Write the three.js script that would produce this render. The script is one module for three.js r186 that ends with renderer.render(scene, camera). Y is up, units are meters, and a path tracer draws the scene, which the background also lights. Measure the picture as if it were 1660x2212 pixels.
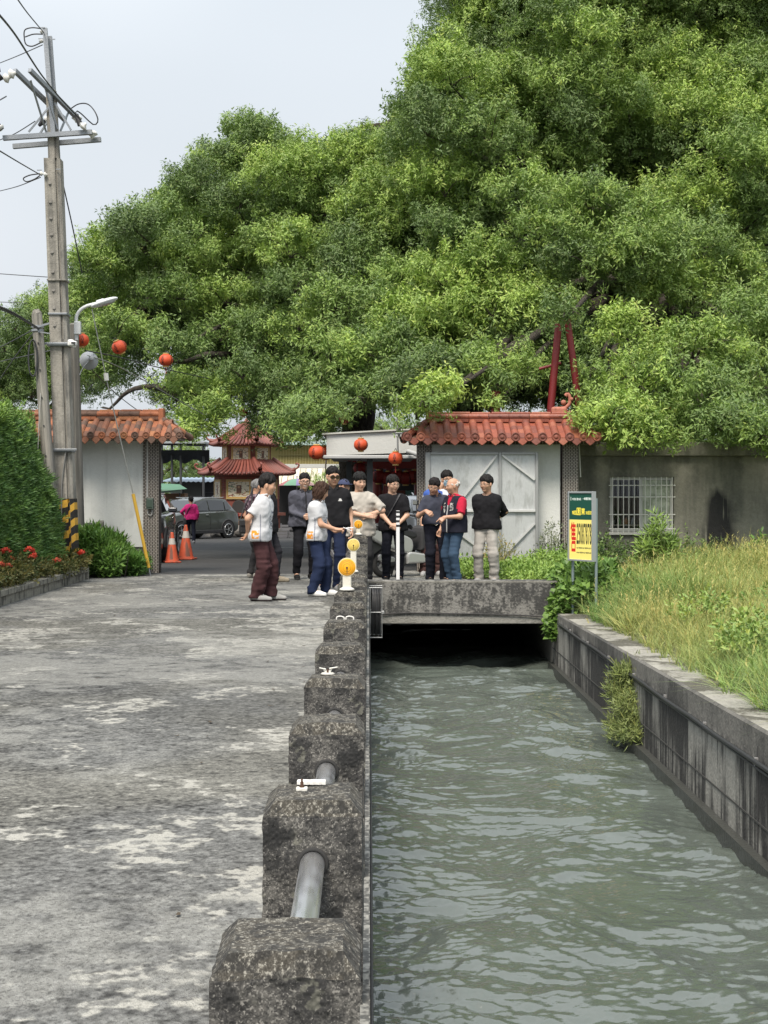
import * as THREE from 'three';
import { mergeGeometries, toCreasedNormals } from 'three/addons/utils/BufferGeometryUtils.js';
import { RoundedBoxGeometry } from 'three/addons/geometries/RoundedBoxGeometry.js';

// ---------------------------------------------------------------- camera, sky, sun, exposure
const V3 = (x, y, z) => new THREE.Vector3(x, y, z);
const scene = new THREE.Scene();
const F = 3068, CX = 797, CY = 1060, EYE = 1.5;                 // lens: pixels per unit slope of the reference, vanishing point, eye height
const camera = new THREE.PerspectiveCamera(2 * Math.atan(1106 / F) * 180 / Math.PI, 0.75, 0.1, 3000);
camera.position.set(0, EYE, 0);
camera.setViewOffset(1660, 2212, 33, 46, 1660, 2212);
const renderer = new THREE.WebGLRenderer({ antialias: true });
renderer.toneMapping = THREE.LinearToneMapping;
renderer.toneMappingExposure = 1.12;
renderer.shadowMap.enabled = true;
renderer.shadowMap.type = THREE.PCFSoftShadowMap;

const SUN = V3(-0.20, 1, 0.62).normalize();
const sun = new THREE.DirectionalLight(0xfff4e6, 4.6);
sun.position.copy(SUN).multiplyScalar(60).add(V3(0, 0, -25)); sun.target.position.set(0, 0, -25);
sun.castShadow = true; sun.shadow.radius = 40; sun.shadow.mapSize.set(2048, 2048);
Object.assign(sun.shadow.camera, { left: -45, right: 45, top: 45, bottom: -45, near: 1, far: 160 });
scene.add(sun, sun.target);

// noise -----------------------------------------------------------------------------------
const rngOf = (s) => () => { s = (s + 0x6d2b79f5) | 0; let t = Math.imul(s ^ (s >>> 15), 1 | s); t = (t + Math.imul(t ^ (t >>> 7), 61 | t)) ^ t; return ((t ^ (t >>> 14)) >>> 0) / 4294967296; };
let R = rngOf(7);
const rr = (a, b) => a + (b - a) * R();
const LAT = new Float32Array(65536); { const r = rngOf(99); for (let i = 0; i < 65536; i++) LAT[i] = r(); }
const sm = (t) => t * t * (3 - 2 * t), clamp = (x, a = 0, b = 1) => Math.min(b, Math.max(a, x)), lerp = (a, b, t) => a + (b - a) * t;
const sstep = (a, b, x) => sm(clamp((x - a) / (b - a)));
function n2(x, y) {
  const ix = Math.floor(x), iy = Math.floor(y), fx = sm(x - ix), fy = sm(y - iy), a = ix & 255, b = (ix + 1) & 255, c = (iy & 255) << 8, d = ((iy + 1) & 255) << 8;
  return lerp(lerp(LAT[a | c], LAT[b | c], fx), lerp(LAT[a | d], LAT[b | d], fx), fy);
}
function n3(x, y, z) {
  const iz = Math.floor(z), f = sm(z - iz), o = (iz * 37) & 255, q = ((iz + 1) * 37) & 255;
  return lerp(n2(x + o, y + o * 3), n2(x + q, y + q * 3), f);
}
const fbm = (x, y, o = 4) => { let s = 0, a = 0.5, t = 0; for (let i = 0; i < o; i++) { s += a * n2(x + i * 17.3, y + i * 9.1); t += a; a *= 0.5; x *= 2.03; y *= 2.03; } return s / t; };

// sky: an even overcast, brighter overhead as an overcast is, with soft cloud banks
{
  const W = 1024, H = 512, data = new Float32Array(W * H * 4);
  for (let j = 0; j < H; j++) for (let i = 0; i < W; i++) {
    const up = ((j + 0.5) / H - 0.5) * Math.PI, az = ((i + 0.5) / W) * Math.PI * 2, s = Math.max(0, Math.sin(up));
    const cx = Math.cos(az) * 2.2, cz = Math.sin(az) * 2.2, cloud = n3(cx + 5, up * 7, cz + 9) * 0.6 + n3(cx * 2.3, up * 14, cz * 2.3) * 0.3 + n3(cx * 5, up * 30, cz * 5) * 0.1 - 0.5;
    const L = (0.57 + 0.80 * Math.pow(s, 0.9)) * (1 + 0.42 * cloud), w = clamp(0.5 + cloud * 0.9), o = (j * W + i) * 4;
    data[o] = L * lerp(0.87, 0.965, w); data[o + 1] = L * lerp(0.965, 1.0, w); data[o + 2] = L * lerp(1.06, 1.045, w); data[o + 3] = 1;
  }
  const t = new THREE.DataTexture(data, W, H, THREE.RGBAFormat, THREE.FloatType);
  t.mapping = THREE.EquirectangularReflectionMapping; t.magFilter = THREE.LinearFilter; t.minFilter = THREE.LinearFilter; t.needsUpdate = true;
  scene.background = t; scene.environment = t;
}

// things, parts ---------------------------------------------------------------------------
const used = new Map();
function numbered(n) { const k = used.get(n) ?? 0; used.set(n, k + 1); return k ? n + '_' + String(k).padStart(3, '0') : n; }
function tag(o, label, category, group, kind) { if (label) o.userData.label = label; if (category) o.userData.category = category; if (group) o.userData.group = group; if (kind) o.userData.kind = kind; return o; }
function thing(name, label, category, pos = [0, 0, 0], yaw = 0, group) {
  const g = new THREE.Group(); g.name = numbered(name); g.position.set(...pos); g.rotation.y = yaw; scene.add(g); return tag(g, label, category, group);
}
function part(parent, name, geo, mat, label) {
  const m = new THREE.Mesh(Array.isArray(geo) ? join(geo) : geo, mat); m.name = parent === scene ? numbered(name) : name; m.castShadow = m.receiveShadow = true; parent.add(m);
  if (label) m.userData.label = label; return m;
}
function struct(name, geo, mat) { const m = part(scene, name, geo, mat); m.userData.kind = 'structure'; return m; }
function copyOf(o, label, pos, yaw) {
  const c = o.clone(); c.name = numbered(o.name.replace(/_\d{3}$/, '')); c.userData = { ...o.userData }; if (label) c.userData.label = label; scene.add(c);
  if (pos) c.position.set(...pos); if (yaw !== undefined) c.rotation.y = yaw; return c;
}
function instanced(parent, name, geo, mat, mats, cols) {
  const m = new THREE.InstancedMesh(geo, mat, mats.length); m.name = parent === scene ? numbered(name) : name;
  mats.forEach((x, i) => m.setMatrixAt(i, x)); if (cols) cols.forEach((c, i) => m.setColorAt(i, c));
  m.castShadow = m.receiveShadow = true; m.userData.kind = 'stuff'; parent.add(m); return m;
}
const at = (px, py, d) => V3((px - CX) * d / F, EYE - (py - CY) * d / F, -d);      // where a thing seen at that place of the photo stands, d metres ahead
const X = (px, d) => (px - CX) * d / F, Y = (py, d) => EYE - (py - CY) * d / F;

// geometry helpers ------------------------------------------------------------------------
function join(list) {
  const flat = list.map((g) => { g = g.index ? g.toNonIndexed() : g; for (const k of Object.keys(g.attributes)) if (!['position', 'normal', 'uv', 'color'].includes(k)) g.deleteAttribute(k); if (!g.attributes.uv) g.setAttribute('uv', new THREE.BufferAttribute(new Float32Array(g.attributes.position.count * 2), 2)); return g; });
  const anyColor = flat.some((g) => g.attributes.color);
  if (anyColor) for (const g of flat) if (!g.attributes.color) g.setAttribute('color', new THREE.BufferAttribute(new Float32Array(g.attributes.position.count * 3).fill(1), 3));
  return mergeGeometries(flat);
}
function boxUV(g, s = 1, ox = 0, oy = 0) {                            // uv in metres from the way each face points
  g = g.index ? g.toNonIndexed() : g; const p = g.attributes.position, uv = new Float32Array(p.count * 2), a = V3(), b = V3(), c = V3(), n = V3();
  for (let i = 0; i < p.count; i += 3) {
    a.fromBufferAttribute(p, i); b.fromBufferAttribute(p, i + 1); c.fromBufferAttribute(p, i + 2); n.copy(b).sub(a).cross(V3().copy(c).sub(a));
    const x = Math.abs(n.x), y = Math.abs(n.y), z = Math.abs(n.z);
    [a, b, c].forEach((v, k) => { const o = (i + k) * 2; if (y >= x && y >= z) { uv[o] = v.x; uv[o + 1] = v.z; } else if (x >= z) { uv[o] = v.z; uv[o + 1] = v.y; } else { uv[o] = v.x; uv[o + 1] = v.y; } uv[o] = uv[o] * s + ox; uv[o + 1] = uv[o + 1] * s + oy; });
  }
  g.setAttribute('uv', new THREE.BufferAttribute(uv, 2)); return g;
}
const box = (w, h, d, x = 0, y = 0, z = 0) => boxUV(new THREE.BoxGeometry(w, h, d).translate(x, y, z));
const rbox = (w, h, d, r, x = 0, y = 0, z = 0, seg = 2) => boxUV(new RoundedBoxGeometry(w, h, d, seg, r).translate(x, y, z));
const span = (x0, x1, y0, y1, z0, z1) => box(Math.abs(x1 - x0), Math.abs(y1 - y0), Math.abs(z1 - z0), (x0 + x1) / 2, (y0 + y1) / 2, (z0 + z1) / 2);
function rod(a, b, r, r2 = r, seg = 10) {
  const d = V3().copy(b).sub(a), l = d.length(), g = new THREE.CylinderGeometry(r2, r, l, seg);
  g.applyQuaternion(new THREE.Quaternion().setFromUnitVectors(V3(0, 1, 0), d.normalize())); g.translate((a.x + b.x) / 2, (a.y + b.y) / 2, (a.z + b.z) / 2); return g;
}
function bar(a, b, w, h) {                                              // a square bar from a to b
  const d = V3().copy(b).sub(a), l = d.length(), g = new THREE.BoxGeometry(w, h, l), m = new THREE.Matrix4().lookAt(a, b, V3(0, 1, 0));
  g.applyMatrix4(m); g.translate((a.x + b.x) / 2, (a.y + b.y) / 2, (a.z + b.z) / 2); return boxUV(g);
}
const tube = (pts, r, seg = 24, rad = 7, closed = false) => new THREE.TubeGeometry(new THREE.CatmullRomCurve3(pts.map((p) => (p.isVector3 ? p : V3(...p))), closed), seg, r, rad, closed);
const lathe = (pts, seg = 20) => new THREE.LatheGeometry(pts.map((p) => new THREE.Vector2(...p)), seg);
function taperTube(pts, r0, r1, seg = 16, rad = 8, wob = 0) {           // a limb: thick end first
  const c = new THREE.CatmullRomCurve3(pts), g = new THREE.TubeGeometry(c, seg, 1, rad, false), p = g.attributes.position, q = V3(), o = V3();
  for (let i = 0; i <= seg; i++) { c.getPointAt(i / seg, o); for (let j = 0; j <= rad; j++) { const k = i * (rad + 1) + j; q.fromBufferAttribute(p, k).sub(o); const rad_ = lerp(r0, r1, Math.pow(i / seg, 0.8)) * (1 + wob * (n3(j * 1.7, i * 0.9, pts[0].x * 3) - 0.5)); q.multiplyScalar(rad_).add(o); p.setXYZ(k, q.x, q.y, q.z); } }
  const uv = g.attributes.uv, L = c.getLength(); for (let i = 0; i < uv.count; i++) uv.setXY(i, uv.getX(i) * L, uv.getY(i) * 6.28 * r0);
  g.computeVertexNormals(); return g;
}
function colorize(g, fn) { const p = g.attributes.position, c = new Float32Array(p.count * 3), v = V3(); for (let i = 0; i < p.count; i++) { const k = fn(v.fromBufferAttribute(p, i), i); c[i * 3] = k[0]; c[i * 3 + 1] = k[1]; c[i * 3 + 2] = k[2]; } g.setAttribute('color', new THREE.BufferAttribute(c, 3)); return g; }

// textures --------------------------------------------------------------------------------
const toS = (c) => 255 * (c <= 0.0031308 ? 12.92 * c : 1.055 * Math.pow(Math.max(c, 0), 1 / 2.4) - 0.055);
const S_LUT = new Uint8Array(4097); for (let i = 0; i <= 4096; i++) S_LUT[i] = Math.round(toS(i / 4096));
function tex(w, h, fn, rep, srgb = true) {                              // fn gives linear colour (or a grey for bump)
  const data = new Uint8Array(w * h * 4);
  for (let j = 0; j < h; j++) for (let i = 0; i < w; i++) {
    const c = fn((i + 0.5) / w, (j + 0.5) / h, i, j), o = (j * w + i) * 4;
    if (srgb) { data[o] = S_LUT[(clamp(c[0]) * 4096) | 0]; data[o + 1] = S_LUT[(clamp(c[1]) * 4096) | 0]; data[o + 2] = S_LUT[(clamp(c[2]) * 4096) | 0]; } else data[o] = data[o + 1] = data[o + 2] = clamp(c) * 255;
    data[o + 3] = 255;
  }
  const t = new THREE.DataTexture(data, w, h, THREE.RGBAFormat); if (srgb) t.colorSpace = THREE.SRGBColorSpace;
  t.wrapS = t.wrapT = THREE.RepeatWrapping; t.magFilter = THREE.LinearFilter; t.minFilter = THREE.LinearMipmapLinearFilter; t.generateMipmaps = true; if (rep) t.repeat.set(...rep); t.needsUpdate = true; return t;
}
function canvasTex(w, h, draw) {
  const c = document.createElement('canvas'); c.width = w; c.height = h; const g = c.getContext('2d'); draw(g, w, h);
  const t = new THREE.CanvasTexture(c); t.colorSpace = THREE.SRGBColorSpace; t.anisotropy = 8; return t;
}
const again = (t, x, y) => { const c = t.clone(); c.repeat.set(x, y); c.needsUpdate = true; return c; };
const mix3 = (a, b, t) => [lerp(a[0], b[0], t), lerp(a[1], b[1], t), lerp(a[2], b[2], t)];
const mul3 = (a, k) => [a[0] * k, a[1] * k, a[2] * k];
function mat(color, roughness = 0.8, more = {}) { const m = new THREE.MeshStandardMaterial({ roughness, ...more }); if (Array.isArray(color)) m.color.setRGB(...color); else m.color.set(color); return m; }
const both = { side: THREE.DoubleSide };

// periodic value noise for tiling textures (period in cells)
const tn = (u, v, p, s = 0) => { const x = u * p, y = v * p, ix = Math.floor(x), iy = Math.floor(y), fx = sm(x - ix), fy = sm(y - iy), w = (a, b) => LAT[(((a % p) + p) % p + s * 13) & 255 | ((((b % p) + p) % p + s * 7) & 255) << 8]; return lerp(lerp(w(ix, iy), w(ix + 1, iy), fx), lerp(w(ix, iy + 1), w(ix + 1, iy + 1), fx), fy); };
const grain = tex(512, 512, (u, v) => 0.45 * tn(u, v, 128, 1) + 0.3 * tn(u, v, 64, 2) + 0.25 * tn(u, v, 200, 3), [1, 1], false);   // fine relief, 1 m a tile
const coarse = tex(512, 512, (u, v) => 0.4 * tn(u, v, 20, 1) + 0.3 * tn(u, v, 45, 2) + 0.3 * tn(u, v, 110, 3), [1, 1], false);
// ---------------------------------------------------------------- ground, path, road, canal
const slopeY = (d) => (d < 26 ? 0 : -(d - 26) * 0.0134);               // the yard behind the gate falls away slightly
const WX = 0.004, EX = 2.85, WY = -1.24;                                // canal: left face, right face, water level
{
  const s = new THREE.Shape([[-600, -600], [600, -600], [600, 600], [-600, 600]].map((p) => new THREE.Vector2(...p)));
  s.holes.push(new THREE.Path([[-0.1, -16], [-0.1, 44], [3.0, 44], [3.0, -16]].map((p) => new THREE.Vector2(...p))));
  const g = new THREE.ShapeGeometry(s); g.rotateX(-Math.PI / 2);
  g.translate(0, -1.1, 0);
  struct('ground', boxUV(g), mat([0.09, 0.085, 0.06], 0.95));
}
// concrete of the path: worn grey cement with paler scoured patches, cracks and stains
const crackLines = [[[-4.2, -7.55], [-2.6, -7.6], [-1.9, -7.35]], [[-2.35, -8.9], [-2.0, -9.3], [-1.75, -9.55]], [[-2.1, -10.6], [-1.6, -10.95]], [[-3.2, -11.7], [-2.4, -11.9], [-1.7, -12.3]], [[-5, -7.9], [-3.8, -7.6]]];
const segDist = (x, y, a, b) => { const dx = b[0] - a[0], dy = b[1] - a[1], t = clamp(((x - a[0]) * dx + (y - a[1]) * dy) / (dx * dx + dy * dy)); return Math.hypot(x - a[0] - dx * t, y - a[1] - dy * t); };
function pathColor(x, z, near) {
  const wx = x + (fbm(x * 1.1 + 3, z * 1.1, 3) - 0.5) * 0.9, wz = z + (fbm(x * 1.3, z * 1.3 + 40, 3) - 0.5) * 0.7;
  const broad = fbm(x * 0.35 + 11, z * 0.3, 3), mid = fbm(wx * 0.9 + 50, wz * 1.4 + 7, 4), fine = fbm(x * 22, z * 26, 3), sand = n2(x * 90, z * 90) * 0.55 + n2(x * 170, z * 150) * 0.45;
  const brush = fbm(x * 6 + 4, z * 9, 4), peb = fbm(x * 48, z * 52, 2); let a = 0.112 + 0.07 * (broad - 0.5) + 0.08 * (mid - 0.5) + 0.13 * (fine - 0.5) + 0.05 * (brush - 0.5) + 0.17 * (peb - 0.5), c;
  const warm = sstep(0.42, 0.6, fbm(x * 0.5 + 31, z * 0.5 + 8, 3));
  c = mix3([a * 0.985, a, a * 0.96], [a * 1.0, a * 0.99, a * 0.88], warm);
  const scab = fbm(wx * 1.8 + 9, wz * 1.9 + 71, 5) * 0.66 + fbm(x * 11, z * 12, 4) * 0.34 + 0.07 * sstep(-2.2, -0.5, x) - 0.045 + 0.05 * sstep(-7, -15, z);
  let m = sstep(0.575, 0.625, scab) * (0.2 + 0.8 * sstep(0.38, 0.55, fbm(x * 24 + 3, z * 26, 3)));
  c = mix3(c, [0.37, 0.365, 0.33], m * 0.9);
  const swirl = fbm(wx * 0.8 + 90, wz * 0.9 + 3, 5); c = mix3(c, [0.245, 0.246, 0.228], 0.55 * sstep(0.52, 0.66, swirl * 0.65 + brush * 0.35 + 0.09 * sstep(-7, -16, z)));   // washed laitance in long brushed sweeps, thickened with distance to brighten the far path
  const dirt = sstep(0.56, 0.72, fbm(x * 0.8 + 70, z * 0.6 + 20, 4)); c = mul3(c, 1 - 0.16 * dirt);
  const pit = sand > 0.70 ? 0.42 : sand < 0.28 ? 1.4 : 1 + 0.7 * (0.5 - sand); c = mul3(c, near ? lerp(1, pit, 0.75 - 0.45 * m) : lerp(1, pit, 0.55));
  let cr = 9; const jx = x + (n2(x * 9, z * 9) - 0.5) * 0.1 + (n2(x * 31, z * 31) - 0.5) * 0.03, jz = z + (n2(x * 8 + 5, z * 8) - 0.5) * 0.12 + (n2(x * 29 + 5, z * 31) - 0.5) * 0.03;
  for (const l of crackLines) for (let i = 0; i + 1 < l.length; i++) cr = Math.min(cr, segDist(jx, jz, l[i], l[i + 1]));
  if (cr < 0.02) c = mul3(c, lerp(0.3, 1, clamp(cr / 0.014 - 0.3 * n2(x * 20, z * 20))));
  return c;
}
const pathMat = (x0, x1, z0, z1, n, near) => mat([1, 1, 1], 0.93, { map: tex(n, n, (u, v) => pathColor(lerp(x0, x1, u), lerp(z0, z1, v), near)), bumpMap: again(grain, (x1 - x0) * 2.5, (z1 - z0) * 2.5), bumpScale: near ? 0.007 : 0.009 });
function planeXZ(x0, x1, z0, z1, y0, y1 = y0, seg = 1) {                // a sheet whose uv runs 0..1 over x and z; y0 at z0, y1 at z1
  const g = new THREE.BufferGeometry(), pos = [], uv = [], idx = [];
  for (let j = 0; j <= seg; j++) for (let i = 0; i <= 1; i++) { pos.push(i ? x1 : x0, lerp(y0, y1, j / seg), lerp(z0, z1, j / seg)); uv.push(i, j / seg); }
  for (let j = 0; j < seg; j++) { const a = j * 2; if (z1 < z0) idx.push(a, a + 1, a + 3, a, a + 3, a + 2); else idx.push(a, a + 3, a + 1, a, a + 2, a + 3); }
  g.setAttribute('position', new THREE.Float32BufferAttribute(pos, 3)); g.setAttribute('uv', new THREE.Float32BufferAttribute(uv, 2)); g.setIndex(idx); g.computeVertexNormals(); return g;
}
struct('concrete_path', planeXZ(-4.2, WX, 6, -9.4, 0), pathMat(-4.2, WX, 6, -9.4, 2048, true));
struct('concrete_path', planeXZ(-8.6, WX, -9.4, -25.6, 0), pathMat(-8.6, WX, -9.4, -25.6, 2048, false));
struct('concrete_path', planeXZ(-8.6, -4.2, 6, -9.4, 0), pathMat(-8.6, -4.2, 6, -9.4, 512, false));

const asphaltTex = tex(1024, 1024, (u, v) => { const b = tn(u, v, 7, 1) * 0.5 + tn(u, v, 17, 2) * 0.5, f = tn(u, v, 256, 3), s = tn(u * 1, v, 40, 4); const a = 0.034 + 0.02 * (b - 0.5) + 0.02 * (f - 0.5) + 0.010 * (s - 0.5); return [a, a * 1.01, a * 1.04]; });
struct('asphalt_yard', planeXZ(-22, 14, -25.6, -90, 0, -0.86, 4), mat([1, 1, 1], 0.85, { map: again(asphaltTex, 4, 8), bumpMap: again(grain, 36, 64), bumpScale: 0.004 }));
for (const [x0, z0, x1, z1] of [[-3.6, -43.5, -0.6, -42.5], [-6.6, -27.6, -4.4, -27.4]]) {
  const a = V3(x0, slopeY(-z0) + 0.006, z0), b = V3(x1, slopeY(-z1) + 0.006, z1), g = bar(a, b, 0.11, 0.003);
  struct('road_marking', g, mat([0.4, 0.4, 0.38], 0.9, { bumpMap: grain, bumpScale: 0.002 }));
}
// deck beside the posts over the covered canal
const deckMat = mat([1, 1, 1], 0.93, { map: tex(1024, 1024, (u, v) => { const c = pathColor(u * 4 + 30, v * 4, false); return mul3(c, 1.12); }), bumpMap: again(grain, 8, 8), bumpScale: 0.004 });

// canal walls: cement blackened in running streaks, wet at the water line
const streak = (w, h, len, hei, seed, top) => tex(w, h, (u, v) => {
  const x = u * len, y = v * hei, run = fbm(x * 5 + seed, y * 1.1, 5), thin = fbm(x * 22 + seed, y * 2.2, 3), blot = fbm(x * 0.9 + seed, y * 1.4 + 9, 5), g = fbm(x * 30, y * 30, 3);
  const drip = sstep(0.30, 0.52, run * 0.45 + thin * 0.35 + 0.7 * (blot - 0.42));
  let c = mix3([0.27, 0.265, 0.24], [0.028, 0.028, 0.027], drip * sstep(0.24, 0.40, v + 0.35 * (blot - 0.5) + 0.2 * (thin - 0.5)));
  if (v > top) c = mix3(c, mix3([0.16, 0.155, 0.14], [0.06, 0.06, 0.055], sstep(0.4, 0.7, blot + 0.2 * (thin - 0.5))), sstep(top, top + 0.03, v + 0.06 * (thin - 0.5)));
  if (v < 0.13) c = mix3(c, [0.03, 0.031, 0.027], sstep(0.135, 0.10, v + 0.03 * (blot - 0.5)));
  return mul3(c, 0.8 + 0.4 * g);
});
{
  const t = thing('canal_wall', 'long stained cement wall between the water and the grass field', 'canal wall', [EX, 0, -15]);
  const zA = 21, zB = -7.0, topN = -0.225, topF = -0.365;             // local z: near end behind the camera, far end at the bridge
  const tY = (z) => lerp(topF, topN, (z + 15 - 15 + 7.0) / 12);         // top line, local z -7 .. 5
  const face = new THREE.BufferGeometry(), W = 0.43, yb = -1.75, pos = [], uv = [], nseg = 28;
  const quad = (a, b, c, d, ua, ub, uc, ud) => { for (const [p, q] of [[a, ua], [b, ub], [c, uc], [a, ua], [c, uc], [d, ud]]) { pos.push(...p); uv.push(...q); } };
  for (let i = 0; i < nseg; i++) {
    const z0 = lerp(zB, zA, i / nseg), z1 = lerp(zB, zA, (i + 1) / nseg), a = tY(z0), b = Math.min(tY(z1), -0.12), a2 = Math.min(a, -0.12), ch = 0.02, u0 = i / nseg * 3, u1 = (i + 1) / nseg * 3, V = (y) => clamp((y + 1.3) / 1.1);
    quad([0, yb, z1], [0, yb, z0], [0, a2 - ch, z0], [0, b - ch, z1], [u1, 0], [u0, 0], [u0, V(a2)], [u1, V(b)]);
    quad([0, b - ch, z1], [0, a2 - ch, z0], [ch, a2, z0], [ch, b, z1], [u1, 0.97], [u0, 0.97], [u0, 0.99], [u1, 0.99]);
    quad([W, a2, z0], [W, yb, z0], [W, yb, z1], [W, b, z1], [u0, 0.9], [u0, 0.1], [u1, 0.1], [u1, 0.9]);
  }
  face.setAttribute('position', new THREE.Float32BufferAttribute(pos, 3)); face.setAttribute('uv', new THREE.Float32BufferAttribute(uv, 2)); face.computeVertexNormals();
  part(t, 'wall_face', face, mat([1, 1, 1], 0.9, { map: streak(2048, 512, 9.3, 1.1, 3, 0.80), bumpMap: again(coarse, 9, 1), bumpScale: 0.01, side: THREE.DoubleSide }));
  const tp = []; const tuv = [];
  for (let i = 0; i < nseg; i++) { const z0 = lerp(zB, zA, i / nseg), z1 = lerp(zB, zA, (i + 1) / nseg), a = Math.min(tY(z0), -0.12), b = Math.min(tY(z1), -0.12); for (const [x, y, z] of [[0.02, b, z1], [0.43, b, z1], [0.43, a, z0], [0.02, b, z1], [0.43, a, z0], [0.02, a, z0]]) { tp.push(x, y + 0.001, z); tuv.push(x, z / 4); } }
  const cap = new THREE.BufferGeometry(); cap.setAttribute('position', new THREE.Float32BufferAttribute(tp, 3)); cap.setAttribute('uv', new THREE.Float32BufferAttribute(tuv, 2)); cap.computeVertexNormals();
  part(t, 'wall_top', cap, mat([1, 1, 1], 0.93, { map: tex(512, 1024, (u, v) => { const x = u, z = v * 4, m = fbm(x * 7, z * 5, 5), f = fbm(x * 45, z * 45, 3), d = sstep(0.5, 0.66, fbm(x * 3 + 5, z * 2.4, 4) + 0.25 * (f - 0.5)); return mul3(mix3([0.34, 0.33, 0.29], [0.10, 0.095, 0.075], d), 0.6 + 0.5 * m + 0.4 * (f - 0.5)); }), bumpMap: again(coarse, 2, 4), bumpScale: 0.012, ...both }));
  part(t, 'footing', boxUV(new THREE.BoxGeometry(0.09, 0.62, 28).translate(-0.03, -1.46, 7)), mat([0.045, 0.047, 0.042], 0.45, { bumpMap: coarse, bumpScale: 0.01 }));
  for (const z of [-4.6, -1.6, 1.5, 4.6]) part(t, 'joint', box(0.006, 0.78, 0.018, -0.001, -0.76, z), mat([0.05, 0.05, 0.05], 0.95));
  part(t, 'formwork_line', box(0.010, 0.014, 28, -0.001, -0.93, 7), mat([0.05, 0.05, 0.047], 0.95));
}
{
  const t = thing('canal_wall', 'canal wall under the row of concrete posts, seen only as a thin ledge', 'canal wall', [0, 0, 0]);
  const m = mat([1, 1, 1], 0.92, { map: tex(512, 512, (u, v) => { const m = fbm(u * 20, v * 20, 4), s = fbm(u * 60 + 9, v * 60, 3); return mul3(mix3([0.08, 0.08, 0.075], [0.27, 0.265, 0.24], sstep(0.42, 0.62, m * 0.6 + s * 0.4)), 1); }), bumpMap: coarse, bumpScale: 0.01 });
  part(t, 'wall_body', span(-0.30, WX, -1.9, 0.012, 6, -22.2), m);
  part(t, 'edge_line', tube([[WX + 0.004, -0.03, -3.4], [WX + 0.007, -0.05, -9], [WX + 0.005, -0.04, -15], [WX + 0.006, -0.03, -21]], 0.006, 60, 5), mat([0.02, 0.02, 0.022], 0.6), 'thin black cable along the ledge');
}
// water
{
  const nx = 220, x0 = WX, x1 = EX, zN = 3, zF = -42, zs = []; for (let z = zN; z > zF;) { zs.push(z); const d = -z; z -= d < 6 ? 0.06 : d < 23.5 ? 0.0135 : 0.3; } zs.push(zF);
  const g = new THREE.BufferGeometry(), pos = new Float32Array(zs.length * (nx + 1) * 3), idx = [];
  const ridge = (v) => 1 - Math.abs(2 * v - 1);
  function height(x, z) {
    const wx = x + (n2(x * 1.3 + 7, z * 1.1) - 0.5) * 0.5, wz = z + (n2(x * 1.2, z * 1.0 + 30) - 0.5) * 0.6;
    const swell = n2(wx * 1.0 + 4, wz * 1.5) - 0.5, chop = n2(wx * 1.9 + 83, wz * 3.6 + 27) - 0.5, rip = ridge(n2(wx * 4.4 + 19, wz * 8.2 + 41)) - 0.5, rip2 = n2(wx * 9 + 3, wz * 16 + 9) - 0.5, rip3 = n2(x * 21 + 3, z * 34) - 0.5;
    const calm = 0.45 + 0.9 * n2(x * 0.8 + 90, z * 0.7 + 11);
    const rip4 = ridge(n2(wx * 6.5 + 31, wz * 13 + 3)) - 0.5; const m5 = n2(wx * 2.6 + 15, wz * 5.2 + 77) - 0.5; return 0.115 * swell + 0.072 * chop + 0.034 * m5 + (0.011 * rip + 0.011 * rip2 + 0.005 * rip4 + 0.0050 * rip3 + 0.0021 * (n2(x * 37 + 5 * n2(z * 3, 1), z * 60) - 0.5)) * (0.5 + 0.9 * calm);
  }
  for (let j = 0, k = 0; j < zs.length; j++) for (let i = 0; i <= nx; i++) { const x = lerp(x0 - 0.02, x1 + 0.02, i / nx), z = zs[j]; pos[k++] = x; pos[k++] = WY + height(x, z); pos[k++] = z; }
  for (let j = 0; j + 1 < zs.length; j++) for (let i = 0; i < nx; i++) { const a = j * (nx + 1) + i, b = a + nx + 1; idx.push(a, a + 1, b + 1, a, b + 1, b); }
  g.setAttribute('position', new THREE.BufferAttribute(pos, 3)); g.setIndex(idx); g.computeVertexNormals();
  const uv = new Float32Array(pos.length / 3 * 2); for (let i = 0; i < uv.length / 2; i++) { uv[i * 2] = pos[i * 3] * 1.4; uv[i * 2 + 1] = pos[i * 3 + 2] * 2.2; } g.setAttribute('uv', new THREE.BufferAttribute(uv, 2));
  const silt = tex(512, 512, (u, v) => { const a = 0.85 + 0.3 * tn(u, v, 9, 3) * 0.6 + 0.1 * tn(u, v, 31, 4); return [0.080 * a, 0.096 * a, 0.083 * a]; });
  struct('canal_water', g, new THREE.MeshPhysicalMaterial({ map: again(silt, 0.25, 0.12), roughness: 0.11, ior: 1.85, bumpMap: again(coarse, 1, 1), bumpScale: 0.0012 }));
}
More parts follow.
